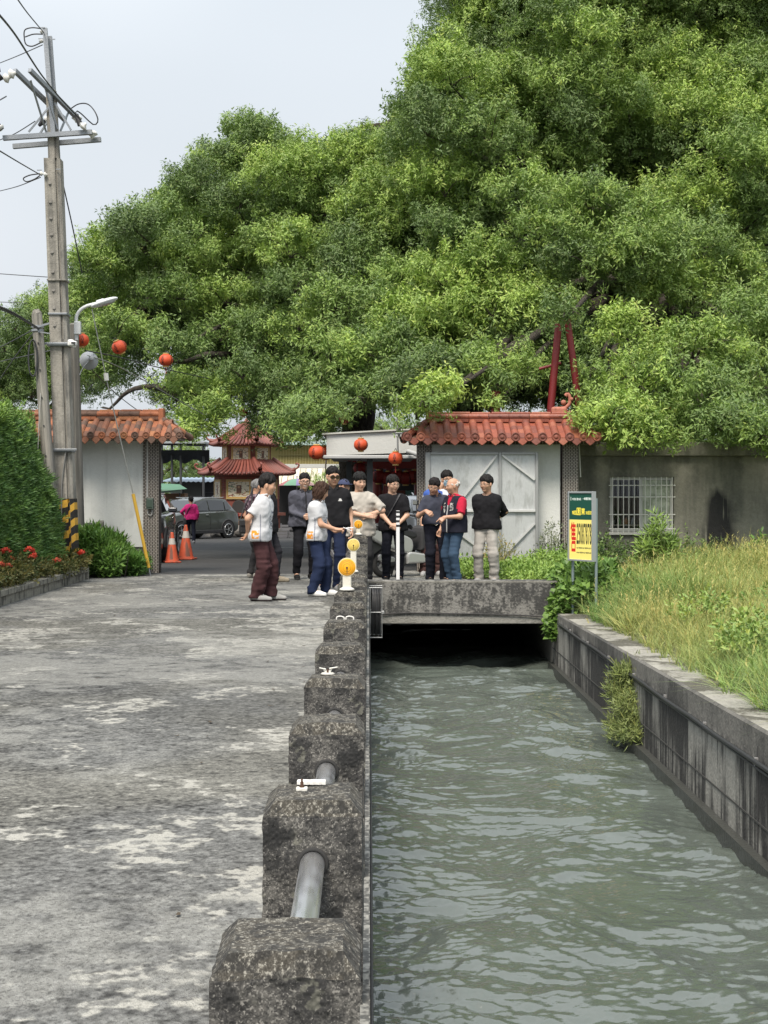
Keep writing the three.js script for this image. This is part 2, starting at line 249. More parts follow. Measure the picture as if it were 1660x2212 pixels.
// bridge: beam, deck and the dark covered channel behind it
const beamTex = tex(1024, 256, (u, v) => { const x = u * 3.2, y = v * 0.8, b = fbm(x * 3 + 2, y * 4, 4), s = fbm(x * 22, y * 5 + 3, 3), f = fbm(x * 40, y * 40 + 8, 3), low = sstep(0.24, 0.12, v + 0.08 * (b - 0.5)); let c = mix3([0.05, 0.05, 0.048], [0.21, 0.205, 0.19], sstep(0.45, 0.68, 0.45 * b + 0.3 * s + 0.35 * f)); c = mix3(c, [0.27, 0.265, 0.24], 0.75 * low); const top = sstep(0.93, 0.97, v); return mix3(c, [0.2, 0.195, 0.17], top * 0.6); });
{
  const t = thing('canal_bridge', 'blackened concrete bridge beam across the canal below the standing people', 'bridge', [0, 0, -22]);
  const bt = beamTex.clone(); bt.repeat.set(1 / 3.2, 1 / 0.67); bt.offset.set(0, 0.565 / 0.67); bt.needsUpdate = true;
  part(t, 'beam', boxUV(new RoundedBoxGeometry(3.2, 0.67, 0.32, 3, 0.018).translate(1.56, -0.23, -0.16)), mat([1, 1, 1], 0.92, { map: bt, bumpMap: coarse, bumpScale: 0.012 }));
  part(t, 'deck', span(-0.02, 6.5, -0.5, 0.004, -0.33, -4.6), deckMat);
  const dk = mat([0.16, 0.16, 0.15], 0.95, { bumpMap: coarse, bumpScale: 0.01 });
  part(t, 'channel_wall', span(-0.5, -0.02, -1.9, -0.5, -0.3, -22), dk); part(t, 'channel_wall', span(EX + 0.02, 3.3, -1.9, -0.38, -0.02, -22), dk);
  part(t, 'channel_roof', span(-0.5, 3.3, -0.62, -0.503, -4.6, -22), dk); part(t, 'channel_end', span(-0.5, 3.3, -1.9, -0.5, -22, -22.3), dk);
  part(t, 'cable', tube([[0.13, -0.42, 0.03], [0.5, -0.395, 0.02], [1.1, -0.40, 0.02], [1.9, -0.415, 0.02], [2.4, -0.43, 0.025], [2.9, -0.47, 0.03]], 0.011, 60, 6), mat([0.02, 0.02, 0.02], 0.6), 'sagging black cable along the beam');
}
// field beside the canal
{
  const soil = mat([0.10, 0.09, 0.055], 0.95, { bumpMap: coarse, bumpScale: 0.03 });
  const nx = 24, nz = 40, g = new THREE.PlaneGeometry(1, 1, nx, nz), p = g.attributes.position;
  for (let i = 0; i < p.count; i++) { const u = p.getX(i) + 0.5, v = p.getY(i) + 0.5, x = lerp(3.27, 30, u * u * 0.7 + u * 0.3), z = lerp(6, -27.2, v); p.setXYZ(i, x, -0.32 + 0.3 * sstep(3.3, 6, x) + 0.05 * n2(x * 2, z * 2), z); }
  g.computeVertexNormals(); struct('field_soil', boxUV(g), soil);
  struct('gate_verge', span(1.6, 7, -0.4, 0.012, -24.2, -26.6), soil);
}
// planter kerb on the left
{
  const t = thing('planter_kerb', 'low concrete planter kerb with red flowers above it on the left', 'kerb', [-4.75, 0, 0]);
  const m = mat([1, 1, 1], 0.93, { map: tex(1024, 256, (u, v) => { const x = u * 4, y = v, b = fbm(x * 3, y * 9, 4), s = fbm(x * 16, y * 1.4, 3), f = fbm(x * 50, y * 50, 2); return mul3(mix3([0.20, 0.195, 0.165], [0.07, 0.07, 0.06], sstep(0.45, 0.65, 0.5 * b + 0.5 * s)), 0.75 + 0.5 * f); }), bumpMap: coarse, bumpScale: 0.008 });
  m.map.repeat.set(0.25, 1);
  for (let i = 0; i < 7; i++) part(t, 'kerb_cap', boxUV(new RoundedBoxGeometry(0.17, 0.085, 2.44, 2, 0.012).translate(-0.085, 0.165, -22.75 + i * 2.455), 1, i * 1.3), m);
  part(t, 'kerb_wall', span(-0.15, -0.028, -0.05, 0.122, -23.93, -6.5), m);
  part(t, 'kerb_end', boxUV(new RoundedBoxGeometry(0.19, 0.225, 0.09, 2, 0.01).translate(-0.085, 0.1, -24.03)), m);
  part(t, 'kerb_return', span(-2.6, -0.18, -0.05, 0.19, -24.07, -23.95), m);
  struct('planter_soil', span(-8.4, -4.9, -0.02, 0.13, -23.95, -6.5), mat([0.07, 0.055, 0.035], 0.95, { bumpMap: coarse, bumpScale: 0.03 }));
}
// ---------------------------------------------------------------- gate walls with tiled roofs
const clayMap = tex(512, 512, (u, v) => { const b = tn(u, v, 9, 1), f = tn(u, v, 60, 2), s = tn(u, v, 23, 5); return mul3(mix3([0.9, 0.9, 0.9], [0.42, 0.40, 0.40], sstep(0.52, 0.8, 0.5 * b + 0.3 * s + 0.2 * f)), 0.85 + 0.3 * f); });
const clay = (c, r = 0.75) => mat(c, r, { map: clayMap, bumpMap: coarse, bumpScale: 0.004 });
const whiteWall = (seed, stain) => mat([1, 1, 1], 0.9, { map: tex(1024, 1024, (u, v) => { const b = fbm(u * 5 + seed, v * 4, 4), low = sstep(0.45, 0.0, v), dirt = sstep(0.50, 0.74, fbm(u * 11 + seed, v * 6 + 3, 5)) * low * stain, run = sstep(0.55, 0.75, fbm(u * 30 + seed, v * 2, 3)) * 0.16 * stain, f = fbm(u * 90, v * 90, 2); return mul3(mix3([0.60, 0.615, 0.59], [0.26, 0.26, 0.24], clamp(dirt * 0.75 + run + 0.25 * (b - 0.45))), 0.95 + 0.1 * f); }), bumpMap: again(grain, 3, 3), bumpScale: 0.003 });
function tileShapes(sp) {
  const r = sp * 0.30;
  const barrel = (len) => { const g = new THREE.CylinderGeometry(r, r * 0.9, len, 12, 1, true, -Math.PI / 2, Math.PI); g.rotateX(-Math.PI / 2); return g; };   // along z, arch upward
  const endDisc = (() => { const a = new THREE.CylinderGeometry(r * 1.12, r * 1.12, 0.03, 16); a.rotateX(Math.PI / 2); const b = new THREE.TorusGeometry(r * 0.92, r * 0.16, 6, 16); b.translate(0, 0, 0.016); const c = new THREE.SphereGeometry(r * 0.5, 10, 6); c.scale(1, 1, 0.45); c.translate(0, 0, 0.014); return join([a, b, c]); })();
  const pan = (len) => { const s = new THREE.Shape(), w = sp * 0.47; s.moveTo(-w, 0.028); s.quadraticCurveTo(0, -0.012, w, 0.028); s.lineTo(w, 0.042); s.quadraticCurveTo(0, 0.004, -w, 0.042); const g = new THREE.ExtrudeGeometry(s, { depth: len, bevelEnabled: false, curveSegments: 5 }); g.translate(0, 0, -len / 2); return g; };
  const drip = (() => { const s = new THREE.Shape(), w = sp * 0.44; s.moveTo(-w, 0.02); s.quadraticCurveTo(0, -0.02, w, 0.02); s.bezierCurveTo(w, -0.05, w * 0.55, -0.085, 0, -0.13); s.bezierCurveTo(-w * 0.55, -0.085, -w, -0.05, -w, 0.02); const g = new THREE.ExtrudeGeometry(s, { depth: 0.014, bevelEnabled: true, bevelSize: 0.006, bevelThickness: 0.005, bevelSegments: 1, curveSegments: 6 }); return g; })();
  return { barrel, endDisc, pan, drip, r };
}
// a roof over a wall along x: ridge stack, barrels, pans, drip ends; hips closing the ends
function tiledRoof(t, x0, x1, yRidge, yEave, run, sp, cols, seed, endcap = true) {
  R = rngOf(seed);
  const roof = part(t, 'roof', span(x0 + 0.05, x1 - 0.05, yEave - 0.01, yEave + 0.05, run - 0.06, -run + 0.06), mat([0.30, 0.28, 0.25], 0.9, { bumpMap: coarse, bumpScale: 0.01 }));
  const sh = tileShapes(sp), pick = (w = 1) => cols[Math.min(cols.length - 1, Math.floor(Math.pow(R(), w) * cols.length))];
  const yTop = yRidge - 0.19, drop = yTop - yEave - 0.05, len = Math.hypot(run, drop), ang = Math.atan2(drop, run), nSeg = 4, inset = 0.46;
  const core = new THREE.Shape([[-run + 0.05, yEave + 0.04], [run - 0.05, yEave + 0.04], [0.05, yTop + 0.0], [-0.05, yTop + 0.0]].map((p) => new THREE.Vector2(...p)));
  const cg = new THREE.ExtrudeGeometry(core, { depth: x1 - x0 - 2 * inset, bevelEnabled: false }); cg.rotateY(Math.PI / 2); cg.translate(x0 + inset, 0, 0);
  part(roof, 'roof_core', cg, mat([0.16, 0.10, 0.08], 0.9));
  const n = Math.round((x1 - x0) / sp), geoB = sh.barrel(len / nSeg * 1.06), geoP = sh.pan(len / nSeg * 1.18);
  const lay = (m, x, k, side, off, tilt = 0) => { const s = (k + 0.5) / nSeg; m.position.set(x, yTop - drop * s + off * Math.cos(ang), side * (run * s + 0.04)); m.rotation.set(side * (ang + tilt), 0, 0); if (side < 0) m.rotation.set(-(ang + tilt), 0, 0); };
  for (const side of [1, -1]) for (let i = 0; i <= n; i++) {
    const x = x0 + (x1 - x0) * i / n, edge = Math.min(x - x0, x1 - x), lim = clamp(edge / inset), kFrom = Math.floor((1 - lim) * nSeg);      // hip: short columns near the ends
    for (let k = kFrom; k < nSeg; k++) {
      if (side < 0 && k < nSeg - 1 && i % 2) continue;
      if (edge > 0.02) { const b = part(roof, 'roof_tile', geoB, pick()); lay(b, x, k, side, 0.012 + rr(-0.003, 0.003)); b.rotation.z = rr(-0.02, 0.02); }
      if (i < n) { const p = part(roof, 'pan_tile', geoP, pick()); lay(p, x + sp / 2, k, side, -0.022, 0.05); }
    }
    if (side > 0) {
      const zE = run + 0.05, d = part(roof, 'end_tile', sh.endDisc, pick()); d.position.set(x, yEave + 0.055, zE); d.rotation.x = rr(-0.06, 0.06);
      if (i < n) { const g = part(roof, 'drip_tile', sh.drip, pick()); g.position.set(x + sp / 2, yEave + 0.03, zE - 0.01); g.rotation.x = -0.12 + rr(-0.06, 0.06); }
    }
  }
  // ridge: two courses of half rounds on a flat band
  const m = Math.round((x1 - x0 - 2 * inset) / 0.36), L = (x1 - x0 - 2 * inset + 0.1) / m, xr = x0 + inset - 0.05;
  for (let i = 0; i < m; i++) {
    const x = xr + (i + 0.5) * L, b1 = part(roof, 'ridge_tile', rbox(L * 0.985, 0.075, 0.20, 0.012), pick()); b1.position.set(x, yTop + 0.045, 0);
    const cyl = new THREE.CylinderGeometry(0.058, 0.058, L * 0.985, 10); cyl.rotateZ(Math.PI / 2); const b2 = part(roof, 'ridge_tile', cyl, pick()); b2.position.set(x + rr(-0.01, 0.01), yTop + 0.115, 0.06);
    const b3 = part(roof, 'ridge_tile', rbox(L * 0.97, 0.05, 0.17, 0.02), pick()); b3.position.set(x + 0.1 * L, yTop + 0.175 + rr(-0.004, 0.004), 0);
  }
  for (const e of [-1, 1]) {
    const xe = e < 0 ? x0 + inset - 0.05 : x1 - inset + 0.05;
    part(roof, 'ridge_end', rbox(0.1, 0.24, 0.24, 0.02), pick()).position.set(xe, yTop + 0.10, 0);
    const nh = 4, A = V3(xe, yTop + 0.03, 0.02);
    for (const side of [1, -1]) { const B = V3(e < 0 ? x0 - 0.03 : x1 + 0.03, yEave + 0.06, side * (run + 0.02));
      for (let k = 0; k < nh; k++) { const a = V3().lerpVectors(A, B, k / nh), b = V3().lerpVectors(A, B, (k + 0.97) / nh); part(roof, 'hip_tile', rod(a, b, 0.062, 0.07, 10), pick()); }
      if (endcap) { const s = part(roof, 'hip_finial', sh.endDisc, pick()); s.position.copy(B); s.rotation.y = e * 0.6; } }
    const hip = new THREE.BufferGeometry(), xo = e < 0 ? x0 : x1; hip.setAttribute('position', new THREE.Float32BufferAttribute([xe, yTop, 0, xo, yEave + 0.03, run - 0.03, xo, yEave + 0.03, -run + 0.03, xe, yTop, 0, xe, yEave + 0.03, run - 0.03, xo, yEave + 0.03, run - 0.03, xe, yTop, 0, xo, yEave + 0.03, -run + 0.03, xe, yEave + 0.03, -run + 0.03], 3)); hip.computeVertexNormals(); hip.setAttribute('uv', new THREE.BufferAttribute(new Float32Array(18), 2));
    part(roof, 'hip_face', hip, mat([0.2, 0.10, 0.07], 0.9, both));
  }
  return roof;
}
// mosaic facing: small upright tiles with pale joints
const mosaicMat = mat([1, 1, 1], 0.45);
function mosaic(t, w, h, place) {
  const nx = Math.round(w / 0.031), ny = Math.round(h / 0.062), dx = w / nx, dy = h / ny, g = new RoundedBoxGeometry(dx * 0.70, dy * 0.82, 0.010, 1, 0.003), ms = [], cs = [];
  for (let i = 0; i < nx; i++) for (let j = 0; j < ny; j++) { const m = new THREE.Matrix4().makeTranslation(-w / 2 + (i + 0.5) * dx, Math.min(h - dy * 0.45, (j + (i % 2 ? 0.75 : 0.25)) * dy), 0); ms.push(m.premultiply(place)); const k = rr(0.6, 1.3); cs.push(new THREE.Color().setRGB(0.062 * k, 0.048 * k, 0.040 * k)); }
  return instanced(t, 'mosaic_tiles', g, mosaicMat, ms, cs);
}
function pillar(t, xc, zc, w, d, h) {
  const p = part(t, 'gate_pillar', span(xc - w / 2, xc + w / 2, 0, h, zc - d / 2, zc + d / 2), mat([0.50, 0.47, 0.42], 0.9, { bumpMap: coarse, bumpScale: 0.004 }));
  mosaic(p, w, h, new THREE.Matrix4().makeTranslation(xc, 0, zc + d / 2 + 0.003));
  for (const s of [1, -1]) mosaic(p, d, h, new THREE.Matrix4().makeRotationY(s * Math.PI / 2).setPosition(xc + s * (w / 2 + 0.003), 0, zc));
  return p;
}
{
  const t = thing('gate_wall', 'white gate wall with weathered orange tile roof behind the utility pole', 'gate wall', [0, 0, -26.15]);
  part(t, 'wall', span(-7.2, -4.11, 0.47, 2.42, 0.14, -0.14), whiteWall(3, 1.0)).geometry = (() => { const g = new THREE.BoxGeometry(3.09, 1.95, 0.28); g.translate(-5.655, 1.445, 0); return g; })();
  part(t, 'plinth', span(-7.2, -4.12, -0.1, 0.468, 0.12, -0.12), mat([0.11, 0.11, 0.10], 0.95, { bumpMap: coarse, bumpScale: 0.015 }));
  pillar(t, -3.985, 0, 0.27, 0.34, 2.42);
  const oldClay = [clay([0.36, 0.13, 0.06]), clay([0.28, 0.115, 0.062]), clay([0.20, 0.10, 0.065], 0.85), clay([0.14, 0.085, 0.062], 0.9), clay([0.40, 0.17, 0.075])];
  tiledRoof(t, -6.98, -3.40, 2.98, 2.44, 0.62, 0.198, oldClay, 31);
  part(t, 'conduit', tube([[-4.05, 2.4, 0.195], [-4.05, 1.9, 0.195], [-4.05, 1.38, 0.195]], 0.013, 6, 6), mat([0.5, 0.5, 0.48], 0.6));
  part(t, 'conduit', tube([[-4.04, 1.16, 0.195], [-4.03, 1.06, 0.195], [-3.97, 1.06, 0.195], [-3.96, 1.16, 0.195]], 0.010, 14, 6), mat([0.4, 0.4, 0.38], 0.6));
  const b = part(t, 'meter_box', rbox(0.125, 0.205, 0.08, 0.008, -3.995, 1.265, 0.215), mat([0.09, 0.12, 0.10], 0.5)); part(b, 'lid', rbox(0.095, 0.15, 0.012, 0.004, -3.995, 1.27, 0.261), mat([0.06, 0.09, 0.07], 0.35));
}
{
  const t = thing('gate_wall', 'white gate wall with glossy red tile roof behind the man in the vest', 'gate wall', [0, 0, -26.4]);
  const g = new THREE.BoxGeometry(2.5, 2.38, 0.26); g.translate(2.29, 1.19, 0); part(t, 'wall', g, whiteWall(13, 0.25));
  pillar(t, 3.725, 0, 0.28, 0.34, 2.4); pillar(t, 1.03, 0, 0.26, 0.3, 2.35);
  part(t, 'brick_course', span(0.75, 4.25, 2.355, 2.42, 0.34, -0.3), mat([1, 1, 1], 0.9, { map: again(tex(128, 32, (u, v) => (v < 0.18 || v > 0.9 || u % 0.25 < 0.03 ? [0.35, 0.34, 0.3] : [0.07, 0.05, 0.04])), 4, 12) }));
  const redClay = [clay([0.30, 0.085, 0.05], 0.42), clay([0.26, 0.075, 0.046], 0.42), clay([0.20, 0.065, 0.045], 0.5), clay([0.34, 0.115, 0.068], 0.4)];
  const roof = tiledRoof(t, 0.70, 4.13, 2.95, 2.42, 0.62, 0.252, redClay, 47);
  // curled ridge ornament
  const o = join([tube([[3.50, 2.94, 0], [3.56, 3.02, 0], [3.66, 3.05, 0], [3.73, 3.12, 0], [3.735, 3.24, 0], [3.69, 3.30, 0], [3.655, 3.26, 0]], 0.034, 26, 8), rbox(0.3, 0.14, 0.12, 0.05, 3.54, 2.99, 0), new THREE.SphereGeometry(0.05, 10, 8).translate(3.62, 3.14, 0), new THREE.SphereGeometry(0.038, 10, 8).translate(3.765, 3.2, 0.01)]);
  part(roof, 'ridge_ornament', o, clay([0.42, 0.15, 0.10], 0.7));
  part(t, 'drip_pipe', rod(V3(3.9, 2.35, 0.05), V3(3.93, 1.75, 0.05), 0.014), mat([0.55, 0.55, 0.5], 0.6));
}
{
  const t = thing('metal_gate', 'grey sheet metal sliding gate with braced frame behind the old man', 'gate', [0, 0, -25.98]);
  const sheet = mat([1, 1, 1], 0.5, { metalness: 0.35, map: tex(512, 512, (u, v) => { const b = fbm(u * 5 + 4, v * 4, 4), f = fbm(u * 60, v * 60, 2), d = sstep(0.55, 0.75, fbm(u * 9, v * 7 + 20, 4)); return mul3(mix3([0.50, 0.52, 0.52], [0.30, 0.31, 0.30], 0.5 * d + 0.4 * (b - 0.4)), 0.93 + 0.14 * f); }), bumpMap: coarse, bumpScale: 0.003 });
  const fr = mat([0.30, 0.31, 0.31], 0.5, { metalness: 0.3 }), br = mat([0.52, 0.53, 0.52], 0.55, { metalness: 0.2 });
  const y0 = 0.12, y1 = 2.2, xa = 1.05, xb = 2.40, xc = 3.09;
  const plane = (a, b) => { const g = new THREE.BoxGeometry(b - a, y1 - y0, 0.012); g.translate((a + b) / 2, (y0 + y1) / 2, 0); return g; };
  part(t, 'sheet_panel', plane(xa, xb - 0.002), sheet); part(t, 'sheet_panel', plane(xb + 0.002, xc), sheet);
  for (const x of [xa + 0.03, xb, xc - 0.02]) part(t, 'frame_post', rbox(x === xa + 0.03 ? 0.09 : 0.05, y1 - y0, 0.05, 0.006, x, (y0 + y1) / 2, 0.03), fr);
  for (const y of [y1 - 0.02, 1.13, y0 + 0.03]) for (const [a, b] of [[xa + 0.077, xb - 0.027], [xb + 0.027, xc - 0.047]]) part(t, 'frame_rail', rbox(b - a, 0.042, 0.045, 0.005, (a + b) / 2, y, 0.03), y > 2 ? fr : br);
  part(t, 'brace', bar(V3(1.55, 1.16, 0.03), V3(xb - 0.06, 2.15, 0.03), 0.035, 0.035), br); part(t, 'brace', bar(V3(xb + 0.04, 2.15, 0.03), V3(xc - 0.06, 1.7, 0.03), 0.035, 0.035), br);
  part(t, 'brace', bar(V3(1.15, 1.10, 0.03), V3(2.35, 0.2, 0.03), 0.035, 0.035), br); part(t, 'brace', bar(V3(xb + 0.05, 0.3, 0.03), V3(xc - 0.06, 0.9, 0.03), 0.035, 0.035), br);
  part(t, 'wheel', new THREE.CylinderGeometry(0.06, 0.06, 0.03, 16).rotateX(Math.PI / 2).translate(1.4, 0.07, 0), mat([0.05, 0.05, 0.05], 0.6)); part(t, 'wheel', new THREE.CylinderGeometry(0.06, 0.06, 0.03, 16).rotateX(Math.PI / 2).translate(2.8, 0.07, 0), mat([0.05, 0.05, 0.05], 0.6));
}
// grey cement wall with the barred window
{
  const t = thing('cement_wall', 'grey stained cement wall with barred window behind the field', 'wall', [0, 0, -27]);
  const wt = tex(2048, 512, (u, v) => {
    const x = u * 12, y = v * 2.55, b = fbm(x * 0.9 + 5, y * 1.2, 5), f = fbm(x * 30, y * 30, 2), s = fbm(x * 7, y * 0.9 + 4, 4), m = fbm(x * 4, y * 4 + 33, 4);
    let c = mix3([0.185, 0.18, 0.145], [0.10, 0.10, 0.083], sstep(0.36, 0.66, 0.55 * b + 0.45 * s)); c = mix3(c, [0.22, 0.215, 0.175], 0.5 * sstep(0.55, 0.75, m));
    const dx = (x - 2.75) / (0.22 + 0.18 * sstep(1.6, 0.2, y)), st = Math.exp(-dx * dx * 1.6) * sstep(2.0, 1.55, y + 0.5 * (s - 0.5)) * sstep(0.30, 0.52, s * 0.55 + n2(x * 24, y * 2) * 0.5);       // the sooty stain below the spout
    c = mix3(c, [0.02, 0.02, 0.02], clamp(st * 2.6)); return mul3(c, 0.86 + 0.28 * f);
  });
  const wm = mat([1, 1, 1], 0.95, { map: wt, bumpMap: again(coarse, 12, 2.5), bumpScale: 0.006 });
  const wx0 = 4.55, wx1 = 5.76, wy0 = 0.72, wy1 = 1.76, s = new THREE.Shape([[3.86, -0.4], [15.86, -0.4], [15.86, 2.15], [3.86, 2.15]].map((p) => new THREE.Vector2(...p)));
  s.holes.push(new THREE.Path([[wx0, wy0], [wx0, wy1], [wx1, wy1], [wx1, wy0]].map((p) => new THREE.Vector2(...p))));
  const g = new THREE.ExtrudeGeometry(s, { depth: 0.2, bevelEnabled: false }); { const p = g.attributes.position, uv = g.attributes.uv; for (let i = 0; i < p.count; i++) uv.setXY(i, (p.getX(i) - 3.86) / 12, (p.getY(i) + 0.4) / 2.55); }
  part(t, 'wall', g, wm);
  part(t, 'coping', boxUV(new RoundedBoxGeometry(12.1, 0.26, 0.52, 2, 0.015).translate(9.9, 2.285, 0.04), 0.1, 0.3, 0.1), mat([1, 1, 1], 0.95, { map: again(wt, 0.9, 3), bumpMap: again(coarse, 10, 10), bumpScale: 0.008 }));
  for (let i = 0; i < 5; i++) part(t, 'coping_joint', box(0.012, 0.262, 0.005, 5.2 + i * 2.1, 2.285, 0.302), mat([0.03, 0.03, 0.03], 0.95));
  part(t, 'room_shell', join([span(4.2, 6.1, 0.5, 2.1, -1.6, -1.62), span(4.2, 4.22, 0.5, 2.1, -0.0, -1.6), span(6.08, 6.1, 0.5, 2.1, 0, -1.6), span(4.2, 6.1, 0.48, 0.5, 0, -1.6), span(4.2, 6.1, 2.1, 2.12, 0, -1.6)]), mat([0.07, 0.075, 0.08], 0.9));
  const w = part(t, 'window', (() => { const f = 0.055, a = wx0 + 0.003, b = wx1 - 0.003, c = wy0 + 0.003, d = wy1 - 0.003, z0 = 0.13, z1 = 0.06, mid = (a + b) / 2 + 0.0; return join([span(a, b, d - f, d, z0, z1), span(a, b, c, c + f, z0, z1), span(a, a + f, c + f, d - f, z0, z1), span(b - f, b, c + f, d - f, z0, z1), span(mid - 0.025, mid + 0.025, c + f, d - f, z0 - 0.01, z1 - 0.005)]); })(), mat([0.50, 0.50, 0.47], 0.5));
  part(w, 'pane', span(wx0 + 0.06, (wx0 + wx1) / 2 - 0.026, wy0 + 0.06, wy1 - 0.06, 0.088, 0.084), new THREE.MeshPhysicalMaterial({ color: 0xffffff, transmission: 1, roughness: 0.02, thickness: 0, ior: 1.45 }));
  part(w, 'pane', span((wx0 + wx1) / 2 + 0.026, wx1 - 0.06, wy0 + 0.06, wy1 - 0.06, 0.098, 0.094), mat([1, 1, 1], 0.35, { map: tex(256, 256, (u, v) => { const b = fbm(u * 8, v * 8, 4), f = fbm(u * 30, v * 25 + 5, 3); return mul3(mix3([0.46, 0.50, 0.40], [0.28, 0.32, 0.24], sstep(0.4, 0.65, b)), 0.85 + 0.3 * f); }) }), 'frosted right-hand pane');
  const gm = mat([0.60, 0.60, 0.56], 0.5);
  for (let i = 0; i < 12; i++) part(t, 'window_bar', rod(V3(wx0 + 0.045 + i * (wx1 - wx0 - 0.09) / 11, wy0 - 0.05, 0.245), V3(wx0 + 0.045 + i * (wx1 - wx0 - 0.09) / 11, wy1 + 0.0, 0.245), 0.0085, 0.0085, 6), gm);
  for (const y of [wy0 + 0.06, wy0 + 0.33, wy0 + 0.66, wy1 - 0.16]) part(t, 'window_rail', rod(V3(wx0 - 0.02, y, 0.226), V3(wx1 + 0.02, y, 0.226), 0.011, 0.011, 6), gm);
  for (const [x, y] of [[wx0 - 0.01, wy0 + 0.06], [wx1 + 0.01, wy0 + 0.06], [wx0 - 0.01, wy1 - 0.16], [wx1 + 0.01, wy1 - 0.16]]) part(t, 'grille_bracket', rod(V3(x, y, 0.19), V3(x, y, 0.235), 0.012, 0.012, 6), gm);
  part(t, 'sill', rbox(wx1 - wx0 + 0.05, 0.05, 0.1, 0.01, (wx0 + wx1) / 2, wy0 - 0.03, 0.21), mat([0.42, 0.42, 0.39], 0.8));
  // what stands behind the clear pane
  const shelf = thing('window_shelf', 'small pale shelf of jars seen through the barred window', 'shelf', [4.85, 0.72, -27.35]);
  part(shelf, 'board', span(-0.2, 0.35, 0.1, 0.13, 0, -0.25), mat([0.45, 0.42, 0.36], 0.8)); for (let i = 0; i < 4; i++) part(shelf, 'jar', lathe([[0, 0], [0.035, 0], [0.038, 0.08], [0.02, 0.1], [0.022, 0.13], [0, 0.13]], 12).translate(-0.14 + i * 0.13, 0.13, -0.1), mat([[0.5, 0.5, 0.45], [0.15, 0.3, 0.12], [0.4, 0.2, 0.1], [0.3, 0.35, 0.4]][i], 0.4));
  part(t, 'spout', rod(V3(9.2, 1.9, 0.2), V3(9.2, 1.9, 0.32), 0.03, 0.03, 10), mat([0.3, 0.3, 0.3], 0.7));
}
// ---------------------------------------------------------------- concrete guard posts with a steel pipe
const postTex = tex(2048, 2048, (u, v) => {
  const p = 4, x = u * 256 / 8, y = v * 256 / 8;                     // 1 m a tile
  const b = tn(u, v, 7, 1) * 0.6 + tn(u, v, 15, 2) * 0.4, m = tn(u, v, 38, 3) * 0.5 + tn(u, v, 80, 4) * 0.5, f = tn(u, v, 190, 5) * 0.5 + tn(u, v, 256, 6) * 0.5, q = tn(u, v, 120, 8);
  let c = mix3([0.045, 0.045, 0.045], [0.155, 0.15, 0.138], sstep(0.33, 0.68, 0.4 * b + 0.35 * m + 0.25 * f));
  c = mix3(c, [0.30, 0.29, 0.265], 0.85 * sstep(0.58, 0.70, 0.25 * b + 0.35 * q + 0.4 * f));                                     // pale grit showing through
  c = mix3(c, [0.20, 0.20, 0.165], 0.8 * sstep(0.66, 0.76, 0.7 * tn(u, v, 11, 9) + 0.3 * m));                            // lichen
  c = mix3(c, [0.02, 0.021, 0.022], 0.85 * sstep(0.62, 0.74, 0.6 * tn(u, v, 13, 11) + 0.4 * m));                        // damp black algae
  return mul3(c, 0.45 + 0.40 * f);
});
const mossTex = tex(1024, 1024, (u, v) => { const b = tn(u, v, 9, 3) * 0.5 + tn(u, v, 21, 5) * 0.5, f = tn(u, v, 150, 5) * 0.5 + tn(u, v, 240, 6) * 0.5, m = tn(u, v, 60, 2); let c = mix3(mix3([0.030, 0.029, 0.026], [0.12, 0.115, 0.10], sstep(0.4, 0.65, 0.4 * b + 0.3 * m + 0.3 * f)), [0.058, 0.051, 0.038], 0.5 * sstep(0.45, 0.6, b)); c = mix3(c, [0.27, 0.26, 0.225], 0.85 * sstep(0.595, 0.71, 0.25 * b + 0.35 * m + 0.4 * f)); return mul3(c, 0.55 + 0.5 * f); });
const postMat = mat([1, 1, 1], 0.95, { map: again(postTex, 1.7, 1.7), bumpMap: coarse, bumpScale: 0.012 }), mossMat = mat([1, 1, 1], 0.97, { map: again(mossTex, 2.6, 2.6), bumpMap: coarse, bumpScale: 0.014 });
